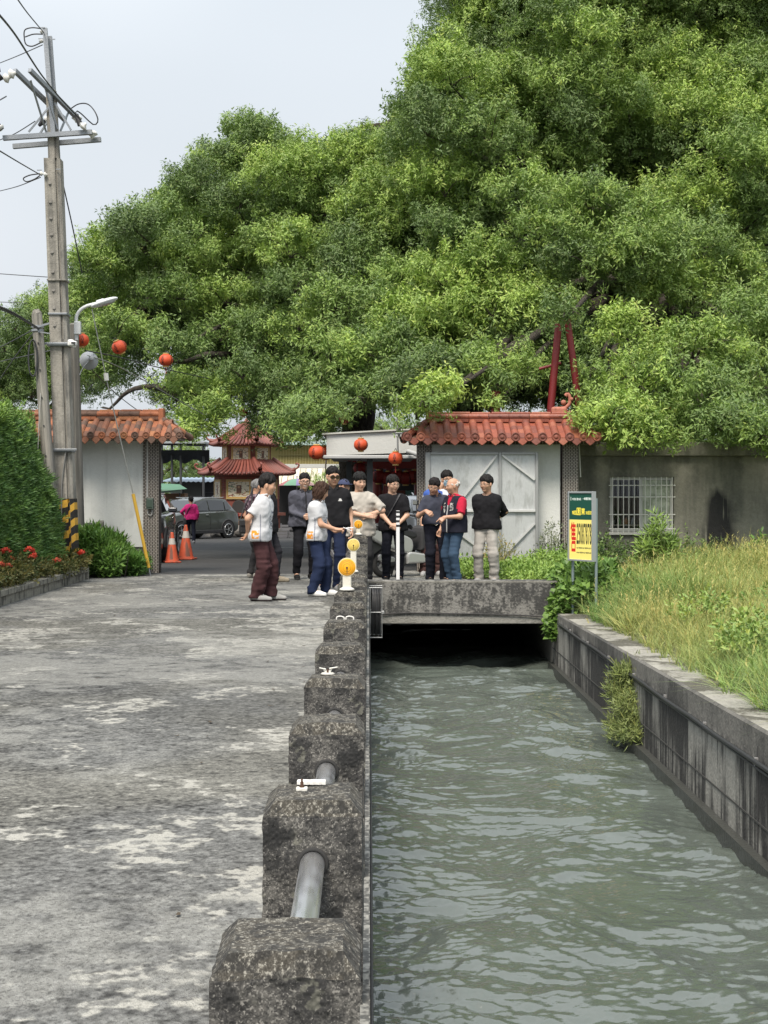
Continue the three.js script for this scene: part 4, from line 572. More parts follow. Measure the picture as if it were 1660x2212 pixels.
{
  const t = thing('support_pole', 'short dark concrete pole close behind the tall utility pole', 'utility pole', [X(166, 25.0), 0, -25.0]);
  part(t, 'shaft', rod(V3(0.04, -0.05, 0), V3(-0.05, Y(702, 25), 0), 0.125, 0.085, 18), mat([0.55, 0.55, 0.55], 0.92, { map: again(poleTex, 1, 0.5) }));
  part(t, 'cap', rod(V3(-0.05, Y(702, 25), 0), V3(-0.05, Y(698, 25), 0), 0.085, 0.05, 18), poleMat);
  part(t, 'notice', span(0.075, 0.16, Y(1166, 25) + 0.02, Y(1135, 25), 0.09, 0.1), mat([0.45, 0.48, 0.36], 0.7));
  const c = V3(X(170, 25) - X(166, 25), Y(1085, 25), 0.1); 
}
{
  const d = 23.9, t = thing('street_lamp', 'white curved street lamp arm reaching right from the utility pole', 'street lamp', at(166, 720, d).toArray()), q = (px, py, z = 0) => V3(X(px, d) - X(166, d), Y(py, d) - Y(720, d), z), wm = mat([0.62, 0.64, 0.65], 0.4);
  part(t, 'arm', tube([q(166, 735), q(165, 700), q(166, 684), q(172, 672), q(186, 662), q(212, 655)], 0.028, 40, 10), wm);
  const head = new THREE.SphereGeometry(1, 24, 14); head.scale(0.24, 0.052, 0.12); head.rotateZ(0.33); const hp = q(226, 653, 0); head.translate(hp.x, hp.y, hp.z); part(t, 'lamp_head', head, wm);
  const l2 = new THREE.SphereGeometry(1, 20, 10); l2.scale(0.13, 0.02, 0.09); l2.rotateZ(0.33); l2.translate(hp.x + 0.055, hp.y - 0.022, 0); part(t, 'lens', l2, mat([0.4, 0.42, 0.43], 0.2));
  const rear = rbox(0.15, 0.07, 0.13, 0.025); rear.rotateZ(0.3); rear.translate(hp.x - 0.06, hp.y + 0.01, 0); part(t, 'driver_box', rear, wm);
  part(t, 'control_box', rbox(0.11, 0.215, 0.09, 0.012, q(169, 709).x, q(169, 709).y, 0.03), wm);
}
{ const p = at(154, 741, 23.25), t = thing('security_camera', 'white security camera clamped on the utility pole below the lamp', 'camera', [p.x, p.y, p.z]), wm = mat([0.68, 0.68, 0.67], 0.4);
  part(t, 'housing', rbox(0.10, 0.11, 0.12, 0.025, 0, 0.0, 0), wm); part(t, 'head', rbox(0.12, 0.085, 0.12, 0.03, 0.05, -0.015, 0.05), wm); part(t, 'visor', rbox(0.07, 0.03, 0.02, 0.008, 0.06, -0.005, 0.112), darkM); part(t, 'base', rod(V3(0.06, -0.05, 0.05), V3(0.06, -0.075, 0.05), 0.035, 0.03, 14), wm); part(t, 'lens', new THREE.SphereGeometry(0.012, 10, 8).translate(0.075, -0.035, 0.11), darkM); }
{ const p = at(196, 775, 24.4), t = thing('loudspeaker_horn', 'grey horn loudspeaker facing away beside the utility pole', 'loudspeaker', [p.x, p.y, p.z], 0.35), gm = mat([0.33, 0.345, 0.36], 0.45);
  const g = lathe([[0.005, 0.0], [0.03, 0.0], [0.045, 0.03], [0.07, 0.07], [0.115, 0.13], [0.15, 0.17], [0.162, 0.19], [0.158, 0.195], [0.14, 0.17]], 28); g.rotateX(-Math.PI / 2 - 0.1); g.translate(0, 0, 0.02); part(t, 'horn', g, mat([0.33, 0.345, 0.36], 0.45, both)); const d = lathe([[0, -0.08], [0.035, -0.08], [0.045, -0.06], [0.045, 0], [0, 0.01]], 18); d.rotateX(-Math.PI / 2 - 0.1); d.translate(-0.0, 0, 0.04); part(t, 'driver', d, gm);
  part(t, 'bracket', tube([[-0.03, -0.03, 0.03], [-0.10, -0.12, 0.02], [-0.16, -0.22, 0], [-0.18, -0.28, 0]], 0.009, 20, 6), gm); }
// wires
const wires = (list) => { for (const [label, pts, r, extra] of list) tag(part(scene, 'overhead_wire', tube(pts.map((p) => at(...p)), r, 40, 5), extra ?? wireM), label, 'wire', 'overhead wires'); };
wires([
  ['thin wire from the top corner of the photo to the pole top', [[30, -14, 15], [60, 28, 19], [95, 70, 23.4]], 0.009], ['heavy wire slanting down across the pole to its right crossarm end', [[-20, 10, 12], [30, 70, 15], [95, 168, 20], [140, 222, 22.5], [174, 258, 23.2]], 0.012],
  ['thin wire rising from the left edge to the upper insulator', [[-10, 140, 30], [40, 120, 26], [92, 97, 23.4]], 0.009], ['wire from the left edge up to the inner strain insulator', [[-10, 306, 30], [30, 290, 27], [76, 262, 23.8]], 0.010], ['wire leaving the double bell insulator toward the left edge', [[14, 208, 22.7], [0, 216, 22], [-14, 224, 21]], 0.011],
  ['thin wire descending from the left edge to the lower bracket', [[-10, 320, 15], [40, 350, 19], [88, 378, 23.2]], 0.009], ['thin wire rising from the left edge to the lower bracket', [[-10, 415, 32], [40, 402, 27], [88, 383, 23.3]], 0.009], ['guy wire running down the right side of the tall pole', [[131, 372, 23.6], [155, 480, 24.2], [178, 590, 24.8]], 0.011],
  ['faint level wire crossing behind the tall pole at the left', [[-20, 590, 42], [80, 597, 42], [190, 604, 43]], 0.012], ['faint wire reaching the far left tree crown', [[-20, 652, 48], [20, 653, 48], [60, 655, 48]], 0.012], ['dark cable from the left edge to the slim leaning pole top', [[-20, 655, 17], [30, 676, 20], [82, 708, 23.1]], 0.016], ['second dark cable from the left edge to the slim leaning pole', [[-20, 660, 17], [30, 680, 20], [84, 711, 23.1]], 0.012],
  ['cable fanning left from the slim leaning pole toward tree', [[-20, 760, 34], [30, 735, 28], [80, 708, 23.2]], 0.010], ['lower cable fanning left from the slim leaning pole', [[-20, 850, 34], [30, 775, 28], [80, 710, 23.2]], 0.010], ['long level cable through the leaves left of the slim pole', [[-20, 785, 40], [60, 768, 30], [110, 757, 23.5]], 0.009],
  ['pale wire carrying the lantern string from lamp toward the right', [[190, 768, 24.2], [234, 782, 25], [300, 815, 27], [360, 850, 29], [440, 895, 31]], 0.009, mat([0.25, 0.27, 0.24], 0.6)], ['dark cable running from lamp box over the two lanterns', [[185, 757, 24.2], [250, 770, 25.5], [340, 793, 28], [450, 818, 32]], 0.011], ['thin cable from the loudspeaker down to the gate roof tree', [[200, 800, 24.5], [260, 858, 26.5], [330, 905, 28.5], [420, 935, 31]], 0.008],
]);
{ const t = thing('guy_wire', 'guy wire with white insulator and yellow sleeve anchored by the gate pillar', 'guy wire', [0, 0, 0]), gm = mat([0.30, 0.31, 0.29], 0.5, { metalness: 0.4 });
  const a = at(199, 668, 24.6), m0 = at(229, 812, 24.75), m = at(231, 822, 24.76), b = at(288, 1067, 24.95), c = at(322, 1226, 25.12);
  part(t, 'wire', rod(a, m0, 0.010, 0.010, 6), gm); part(t, 'insulator', rod(at(229, 806, 24.75), m, 0.042, 0.042, 14), porcelain); part(t, 'wire', rod(m, b, 0.010, 0.010, 6), gm); part(t, 'sleeve', rod(b, c, 0.030, 0.030, 12), mat([0.62, 0.38, 0.05], 0.55, { bumpMap: coarse, bumpScale: 0.003 })); part(t, 'anchor', rod(c, c.clone().add(V3(0.03, -0.15, 0)), 0.012, 0.012, 8), galv); }
{ const t = thing('bollard', 'short square concrete stump showing above the bush', 'bollard', [X(219, 25.5), 0, -25.5]); part(t, 'post', rbox(0.1, 1.0, 0.1, 0.015, 0, 0.45, 0), poleMat); part(t, 'cap', rbox(0.085, 0.02, 0.085, 0.01, 0, 0.958, 0), poleMat);
  copyOf(t, 'wide concrete stump between pole and bush', [X(194, 25.3), -0.04, -25.3]); }
// ---------------------------------------------------------------- lanterns
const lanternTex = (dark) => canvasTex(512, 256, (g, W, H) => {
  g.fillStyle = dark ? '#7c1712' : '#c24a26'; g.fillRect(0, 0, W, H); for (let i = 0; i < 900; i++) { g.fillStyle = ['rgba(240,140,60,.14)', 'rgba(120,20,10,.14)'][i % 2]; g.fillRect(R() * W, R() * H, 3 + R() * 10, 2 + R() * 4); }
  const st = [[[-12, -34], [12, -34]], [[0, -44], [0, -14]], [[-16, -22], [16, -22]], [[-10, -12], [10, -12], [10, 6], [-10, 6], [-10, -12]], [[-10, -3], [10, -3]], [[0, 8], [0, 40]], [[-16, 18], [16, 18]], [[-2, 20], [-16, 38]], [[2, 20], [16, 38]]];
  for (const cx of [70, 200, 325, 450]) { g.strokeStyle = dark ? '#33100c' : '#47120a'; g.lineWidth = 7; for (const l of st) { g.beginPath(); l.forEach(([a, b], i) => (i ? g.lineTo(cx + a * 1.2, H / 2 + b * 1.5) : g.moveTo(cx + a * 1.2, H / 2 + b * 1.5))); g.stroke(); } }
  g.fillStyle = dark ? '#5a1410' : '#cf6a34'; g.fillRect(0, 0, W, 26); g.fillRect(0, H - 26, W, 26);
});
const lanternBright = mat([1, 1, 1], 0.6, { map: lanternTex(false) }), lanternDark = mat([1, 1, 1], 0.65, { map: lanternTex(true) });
const goldM = mat([0.55, 0.36, 0.12], 0.5), redCloth = mat([0.32, 0.03, 0.025], 0.7);
function lantern(label, p, r, m, yaw, tilt = 0, tassel = true, group = 'round red paper lanterns') {
  const t = thing('red_lantern', label, 'lantern', [p.x, p.y, p.z], yaw, group); t.rotation.z = tilt;
  const pts = []; for (let i = 0; i <= 28; i++) { const a = -Math.PI / 2 + Math.PI * i / 28, k = 1 + 0.018 * Math.cos(i * Math.PI); pts.push([Math.max(0.001, r * Math.pow(Math.cos(a), 0.85) * k), r * 0.86 * Math.sin(a)]); }
  part(t, 'lantern_body', lathe(pts, 30), m);
  part(t, 'collar', lathe([[0, r * 0.80], [r * 0.42, r * 0.80], [r * 0.42, r * 0.97], [r * 0.36, r * 1.0], [0, r * 1.0]], 20), goldM); part(t, 'collar', lathe([[0, -r * 1.0], [r * 0.36, -r * 1.0], [r * 0.42, -r * 0.97], [r * 0.42, -r * 0.80], [0, -r * 0.80]], 20), goldM);
  part(t, 'hanger', tube([[-r * 0.3, r, 0], [0, r * 1.35, 0], [r * 0.3, r, 0]], 0.006, 10, 5), darkM);
  if (tassel) part(t, 'tassel', lathe([[0, -r * 1.95], [r * 0.07, -r * 1.95], [r * 0.04, -r * 1.3], [r * 0.09, -r * 1.2], [0.006, -r * 1.0], [0, -r]], 8), redCloth);
  return t;
}
lantern('red lantern on a string nearest the speaker horn, showing its faded bottom', at(258, 750, 25.4), 0.135, lanternBright, 0.4, 0.5, false);
lantern('red lantern hanging alone before the dark tree limb', at(359, 778, 28.2), 0.14, lanternBright, 1.9, 0, true);
lantern('red lantern half hidden behind the white lamp box', at(177, 735, 25.2), 0.13, lanternBright, 2.6, 0, false);
lantern('red lantern hanging on the white canopy fascia', at(780, 961, 27.0), 0.135, lanternBright, 2.0, 0, false);
lantern('red lantern with tassel hanging below the canopy beside the gate', at(855, 990, 26.2), 0.135, lanternBright, 2.1, 0, true);
lantern('red lantern at the left corner of the white canopy', at(684, 977, 27.3), 0.155, lanternBright, 1.9, 0.1, false);
lantern('second red lantern behind the one at the canopy corner', at(702, 978, 28.3), 0.15, lanternBright, 0.5, 0.1, false);
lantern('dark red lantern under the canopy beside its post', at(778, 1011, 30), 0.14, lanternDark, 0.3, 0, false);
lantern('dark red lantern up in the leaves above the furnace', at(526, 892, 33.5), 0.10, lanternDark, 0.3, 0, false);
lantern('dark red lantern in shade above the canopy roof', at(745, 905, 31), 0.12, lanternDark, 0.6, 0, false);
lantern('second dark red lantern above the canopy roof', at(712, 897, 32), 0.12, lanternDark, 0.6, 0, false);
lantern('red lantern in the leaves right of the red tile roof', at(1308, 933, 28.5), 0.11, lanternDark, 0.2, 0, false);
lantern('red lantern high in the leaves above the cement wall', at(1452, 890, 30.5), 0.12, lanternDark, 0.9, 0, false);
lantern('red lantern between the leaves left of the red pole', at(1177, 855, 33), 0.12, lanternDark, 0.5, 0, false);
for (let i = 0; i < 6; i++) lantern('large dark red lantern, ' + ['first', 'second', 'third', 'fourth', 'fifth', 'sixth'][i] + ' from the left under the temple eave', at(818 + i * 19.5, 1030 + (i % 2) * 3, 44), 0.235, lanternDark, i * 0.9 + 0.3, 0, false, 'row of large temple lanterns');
for (let i = 0; i < 9; i++) { const p = at(716 + i * 10, 985 + i * 1.8, 31 + i * 0.3); part(i ? scene.getObjectByName('bunting') : thing('bunting', 'string of small red cloth flags under the canopy edge', 'bunting', [0, 0, 0]), 'flag', box(0.09, 0.09, 0.02, p.x, p.y, p.z).rotateX(0), redCloth); }
// ---------------------------------------------------------------- canopy, antenna, temple hall, red poles
{
  const z = -27.6, t = thing('canopy', 'flat white canopy with fascia and dark steel post beside the gate', 'canopy', [0, 0, z]), d = 27.6, wm = mat([0.52, 0.53, 0.51], 0.7, { bumpMap: coarse, bumpScale: 0.003 });
  const xL = X(706, d), xR = X(905, d), yt = Y(940, d), yb = Y(984, d);
  const s = new THREE.Shape([[xL, yb], [xR, yb + 0.06], [xR, yt + 0.1], [xL, yt]].map((p) => new THREE.Vector2(...p))); const g = new THREE.ExtrudeGeometry(s, { depth: 0.05, bevelEnabled: false }); part(t, 'fascia', boxUV(g), wm);
  part(t, 'roof_sheet', (() => { const s2 = new THREE.Shape([[xL - 0.08, yt + 0.005], [xR, yt + 0.105], [xR, yt + 0.135], [xL - 0.08, yt + 0.035]].map((p) => new THREE.Vector2(...p))); const q = new THREE.ExtrudeGeometry(s2, { depth: 6, bevelEnabled: false }); q.translate(0, 0, -5.9); return boxUV(q); })(), mat([0.46, 0.46, 0.42], 0.6));
  part(t, 'soffit', span(xL, xR, yb - 0.0, yb + 0.03, -0.01, -5.8), mat([0.34, 0.35, 0.35], 0.8));
  part(t, 'gutter', rbox(xR - xL + 0.1, 0.07, 0.09, 0.02, (xL + xR) / 2 - 0.02, yb - 0.03, 0.03), mat([0.40, 0.41, 0.41], 0.5));
  part(t, 'post', span(X(793, d), X(806, d), slopeY(27.6), yb, -0.35, -0.47), mat([0.055, 0.065, 0.07], 0.5)); part(t, 'post', span(xL + 0.3, xL + 0.42, slopeY(33), yb, -5.3, -5.42), mat([0.055, 0.065, 0.07], 0.5));
  part(t, 'drain_pipe', tube([[X(880, d), Y(975, d), 0.15], [X(905, d), Y(985, d), 0.3], [X(914, d), Y(997, d), 0.42], [X(916, d), Y(1030, d), 0.44], [X(916, d), Y(1180, d), 0.44]], 0.045, 40, 10), mat([0.36, 0.37, 0.37], 0.55));
}
{ const p = at(862, 940, 26.0), t = thing('security_camera', 'white box camera on the canopy corner near the red roof', 'camera', [p.x, p.y, p.z]), wm = mat([0.6, 0.6, 0.58], 0.4); part(t, 'housing', rbox(0.11, 0.07, 0.18, 0.015, 0, 0, 0), wm); part(t, 'hood', rbox(0.125, 0.012, 0.2, 0.004, 0, 0.042, 0.01), wm); part(t, 'arm', bar(V3(0.02, -0.03, -0.05), V3(0.06, -0.13, -0.1), 0.025, 0.025), darkM); part(t, 'lens', new THREE.CylinderGeometry(0.022, 0.022, 0.01, 14).rotateX(Math.PI / 2).translate(0, 0, 0.094), darkM); }
{ const a = at(860, 985, 27), t = thing('antenna_mast', 'thin grey antenna mast rising beside the red tiled roof', 'antenna', [a.x, a.y, a.z]), q = (px, py) => V3(X(px, 27) - a.x, Y(py, 27) - a.y, 0), m = mat([0.25, 0.26, 0.26], 0.5, { metalness: 0.4 }); part(t, 'mast', rod(q(860, 985), q(858, 850), 0.018, 0.012, 8), m); part(t, 'side_arm', rod(q(846, 893), q(872, 890), 0.008, 0.008, 6), m); part(t, 'side_arm', rod(q(852, 905), q(868, 905), 0.008, 0.008, 6), m); part(t, 'box', rbox(0.08, 0.1, 0.05, 0.01, q(862, 930).x, q(862, 930).y, 0.03), darkM); }
{ const t = thing('tube_light', 'white fluorescent tube hanging among the dark leaves', 'lamp', at(741, 887, 29).toArray()); part(t, 'tube', rod(V3(-0.13, -0.03, 0), V3(0.13, 0.03, 0), 0.022, 0.022, 12), mat([0.7, 0.72, 0.7], 0.3)); part(t, 'tube_socket', join([rod(V3(-0.15, -0.035, 0), V3(-0.13, -0.03, 0), 0.026, 0.026, 10), rod(V3(0.13, 0.03, 0), V3(0.15, 0.035, 0), 0.026, 0.026, 10)]), galv); }
{ const t = thing('red_pole_frame', 'two leaning red steel poles propping the big tree', 'pole frame', [0, 0, 0]), d = 27.7, m = mat([0.17, 0.016, 0.018], 0.45, { bumpMap: coarse, bumpScale: 0.003 });
  part(t, 'pole', rod(at(1190, 885, d), at(1207, 700, d), 0.075, 0.07, 14), m); part(t, 'pole', rod(at(1254, 895, d), at(1226, 690, d), 0.07, 0.065, 14), m); part(t, 'pole', rod(at(1071, 893, d), at(1072, 845, d), 0.09, 0.09, 14), m); part(t, 'cross_bar', rod(at(1165, 797, d), at(1212, 784, d), 0.03, 0.03, 10), m);
  for (const [a, b] of [[1190, 885], [1254, 895], [1071, 893]]) { const p = at(a, b, d); part(t, 'pole_base', rod(V3(p.x, slopeY(d), p.z), p, 0.08, 0.075, 12), m); } }
{
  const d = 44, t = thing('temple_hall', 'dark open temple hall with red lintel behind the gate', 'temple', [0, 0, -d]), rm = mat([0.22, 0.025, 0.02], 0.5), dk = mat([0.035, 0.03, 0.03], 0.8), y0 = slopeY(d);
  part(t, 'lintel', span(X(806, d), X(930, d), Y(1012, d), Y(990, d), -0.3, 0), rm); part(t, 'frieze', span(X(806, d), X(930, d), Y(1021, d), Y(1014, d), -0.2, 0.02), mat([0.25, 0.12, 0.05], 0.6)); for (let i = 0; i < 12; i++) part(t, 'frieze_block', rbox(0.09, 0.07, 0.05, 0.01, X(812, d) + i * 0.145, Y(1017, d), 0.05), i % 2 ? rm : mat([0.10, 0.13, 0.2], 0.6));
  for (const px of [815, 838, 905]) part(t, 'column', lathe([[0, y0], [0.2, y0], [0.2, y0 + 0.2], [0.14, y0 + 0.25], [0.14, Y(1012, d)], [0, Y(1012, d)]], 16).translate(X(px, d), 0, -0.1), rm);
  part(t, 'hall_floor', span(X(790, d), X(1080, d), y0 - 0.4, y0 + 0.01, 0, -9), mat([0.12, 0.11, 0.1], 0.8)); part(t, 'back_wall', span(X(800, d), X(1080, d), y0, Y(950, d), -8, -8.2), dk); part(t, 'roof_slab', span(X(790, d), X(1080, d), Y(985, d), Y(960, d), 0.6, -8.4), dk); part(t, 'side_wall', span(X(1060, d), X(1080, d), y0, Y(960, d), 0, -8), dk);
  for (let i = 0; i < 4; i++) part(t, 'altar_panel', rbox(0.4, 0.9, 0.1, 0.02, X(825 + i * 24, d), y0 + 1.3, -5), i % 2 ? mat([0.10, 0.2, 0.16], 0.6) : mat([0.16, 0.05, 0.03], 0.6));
}
// ---------------------------------------------------------------- furnace pagoda
{
  const d = 62, c = at(533, 1060, d), y0 = slopeY(d), t = thing('paper_furnace', 'red brick pagoda furnace with two tiled roofs and picture panels', 'furnace', [c.x, y0, c.z], -0.17 - Math.PI / 6);
  const yy = (py) => Y(py, d) - y0, hex = (r, y) => Array.from({ length: 6 }, (_, i) => V3(r * Math.sin(i * Math.PI / 3), y, r * Math.cos(i * Math.PI / 3)));
  const bt = tex(256, 512, (u, v) => { const row = Math.floor(v * 32), x = u * 8 + (row % 2) * 0.5, j = (v * 32) % 1 < 0.16 || (x % 1 + 1) % 1 < 0.07, k = LAT[(Math.floor(x) * 7 + row * 31) & 65535]; return j ? [0.16, 0.09, 0.07] : mul3([0.20, 0.05, 0.035], 0.75 + 0.5 * k); });
  const brickM = mat([1, 1, 1], 0.8, { map: bt }), trim = mat([0.28, 0.09, 0.06], 0.7), tileM = [mat([0.17, 0.05, 0.037], 0.5), mat([0.21, 0.062, 0.045], 0.5), mat([0.12, 0.038, 0.03], 0.55)];
  const drum = (r, a, b) => { const g = new THREE.CylinderGeometry(r, r, b - a, 6, 1); g.translate(0, (a + b) / 2, 0); return g.toNonIndexed(); };
  part(t, 'base_step', drum(1.9, -0.1, yy(1141)), mat([0.25, 0.23, 0.21], 0.9)); part(t, 'lower_plinth', drum(1.5, yy(1141), yy(1113)), brickM); part(t, 'ledge', drum(1.75, yy(1113), yy(1107)), trim); part(t, 'lower_drum', drum(1.46, yy(1107), yy(1020)), brickM);
  part(t, 'upper_drum', drum(1.08, yy(1005), yy(955)), brickM); part(t, 'cornice', drum(1.62, yy(1027), yy(1019)), trim); part(t, 'cornice', drum(1.2, yy(965), yy(958)), trim);
  const mural = (seed, blue) => mat([1, 1, 1], 0.5, { map: canvasTex(256, 192, (g, W, H) => { const r = rngOf(seed); g.fillStyle = '#d8cfb8'; g.fillRect(0, 0, W, H); for (let i = 0; i < 60; i++) { g.strokeStyle = [blue ? '#5b7c8c' : '#4b6a45', '#6a5a48', '#8a3b2c', '#3c4a3a', '#a88d5a'][i % 5]; g.lineWidth = 2 + r() * 6; g.beginPath(); const x = r() * W, y = r() * H; g.moveTo(x, y); g.quadraticCurveTo(x + (r() - 0.5) * 90, y + (r() - 0.5) * 60, x + (r() - 0.5) * 120, y + (r() - 0.5) * 50); g.stroke(); } g.fillStyle = '#6a4a3a'; g.fillRect(W * 0.4, H * 0.25, W * 0.22, H * 0.5); g.fillStyle = '#b08a6a'; g.fillRect(W * 0.45, H * 0.3, W * 0.1, H * 0.14); g.strokeStyle = '#c79a4a'; g.lineWidth = 12; g.strokeRect(3, 3, W - 6, H - 6); }) });
  const onFace = (name, i, r, w, a, b, m, out = 0.02, framed = true) => { const ang = (i + 0.5) * Math.PI / 3, ap = r * Math.cos(Math.PI / 6) + out, g = new THREE.BoxGeometry(w, b - a, 0.05); const me = part(t, name, g, m); me.position.set(ap * Math.sin(ang), (a + b) / 2, ap * Math.cos(ang)); me.rotation.y = ang;
    if (framed) { const f = part(me, 'panel_frame', join([box(w + 0.12, 0.06, 0.08, 0, (b - a) / 2 + 0.03), box(w + 0.12, 0.06, 0.08, 0, -(b - a) / 2 - 0.03), box(0.06, b - a, 0.08, w / 2 + 0.03), box(0.06, b - a, 0.08, -w / 2 - 0.03)]), mat([0.45, 0.33, 0.14], 0.6)); } return me; };
  const murals = [mural(3, true), mural(8, false), mural(15, true)];
  for (let i = 0; i < 6; i++) { onFace('picture_panel', i, 1.08, 0.72, yy(998), yy(967), murals[i % 3]); onFace('picture_panel', i, 1.46, 1.0, yy(1075), yy(1039), murals[(i + 1) % 3]); onFace('picture_panel', i, 1.5, 1.05, yy(1138), yy(1118), murals[(i + 2) % 3], 0.02, false); }
  for (const i of [0]) { const g = new THREE.Shape(); g.moveTo(-0.26, 0); g.lineTo(0.26, 0); g.lineTo(0.26, 0.24); g.absarc(0, 0.24, 0.26, 0, Math.PI); g.lineTo(-0.26, 0); const e = new THREE.ExtrudeGeometry(g, { depth: 0.1, bevelEnabled: true, bevelSize: 0.02, bevelThickness: 0.02, bevelSegments: 1 }), m = part(t, 'furnace_door', e, mat([0.03, 0.028, 0.027], 0.6)), ang = Math.PI / 6; m.position.set((1.46 * 0.866) * Math.sin(ang), yy(1106), (1.46 * 0.866) * Math.cos(ang)); m.rotation.y = ang; }
  R = rngOf(55);
  const tiers = [['lower_roof', 2.18, yy(1026), 1.15, yy(996)], ['upper_roof', 1.66, yy(963), 0.25, yy(922)]];
  for (const [name, rE, yE, rT, yT] of tiers) {
    const prof = (s) => [lerp(rE, rT, s), yE + (yT - yE) * Math.pow(s, 1.35)], curve = (u) => 0.07 * Math.pow(Math.abs(u), 2.6);     // eaves sweep up to the corners
    const roof = part(t, name, join([drum(rT + 0.02, yT - 0.05, yT + 0.02), drum(rE * 0.92, yE - 0.03, yE + 0.03)]), trim), under = [];
    for (let f = 0; f < 6; f++) {
      const a0 = f * Math.PI / 3, a1 = a0 + Math.PI / 3, P = (u, s, lift = 0) => { const [r, y] = prof(s), t0 = V3(r * Math.sin(a0), 0, r * Math.cos(a0)), t1 = V3(r * Math.sin(a1), 0, r * Math.cos(a1)), q = t0.lerp(t1, (u + 1) / 2); q.y = y + curve(u) * (1 - s) + lift; return q; };
      const n = 6; for (let i = 0; i < n; i++) for (let j = 0; j < 4; j++) { const A = P(-1 + 2 * i / n, j / 4), B = P(-1 + 2 * (i + 1) / n, j / 4), C = P(-1 + 2 * (i + 1) / n, (j + 1) / 4), D = P(-1 + 2 * i / n, (j + 1) / 4); under.push(A, B, C, A, C, D); }
      const m = name === 'lower_roof' ? 11 : 9; for (let i = 0; i < m; i++) { const u = -1 + 2 * (i + 0.5) / m, L = 1 - Math.max(0, Math.abs(u) - 1) ; const g = tube([P(u, 0, 0.04), P(u, 0.35, 0.04), P(u, 0.7, 0.04), P(u, 0.99, 0.04)], 0.062, 10, 7); part(roof, 'roof_tile', g, tileM[Math.floor(R() * 3)]); const e = P(u, 0, 0.04); part(roof, 'end_tile', new THREE.SphereGeometry(0.075, 8, 6).translate(e.x, e.y, e.z), tileM[2]); }
      part(roof, 'hip_ridge', tube([P(-1, 0, 0.16), P(-1, 0.15, 0.08), P(-1, 0.5, 0.1), P(-1, 0.99, 0.1)], 0.10, 14, 8), tileM[0]); const k = P(-1, 0, 0.18), o = V3(k.x, 0, k.z).normalize();
      part(roof, 'corner_ornament', tube([k, k.clone().add(o.clone().multiplyScalar(0.12)).add(V3(0, 0.08, 0)), k.clone().add(o.clone().multiplyScalar(0.16)).add(V3(0, 0.19, 0)), k.clone().add(o.clone().multiplyScalar(0.06)).add(V3(0, 0.24, 0)), k.clone().add(o.clone().multiplyScalar(0.02)).add(V3(0, 0.19, 0))], 0.04, 18, 7), tileM[1]);
    }
    const ug = new THREE.BufferGeometry(); ug.setFromPoints(under); ug.computeVertexNormals(); ug.setAttribute('uv', new THREE.BufferAttribute(new Float32Array(under.length * 2), 2)); part(roof, 'roof_bed', ug, mat([0.13, 0.035, 0.028], 0.7, both));
  }
  part(t, 'finial', lathe([[0, yy(923)], [0.3, yy(923)], [0.16, yy(919)], [0.24, yy(914)], [0.1, yy(909)], [0, yy(902)]], 14), tileM[1]);
}
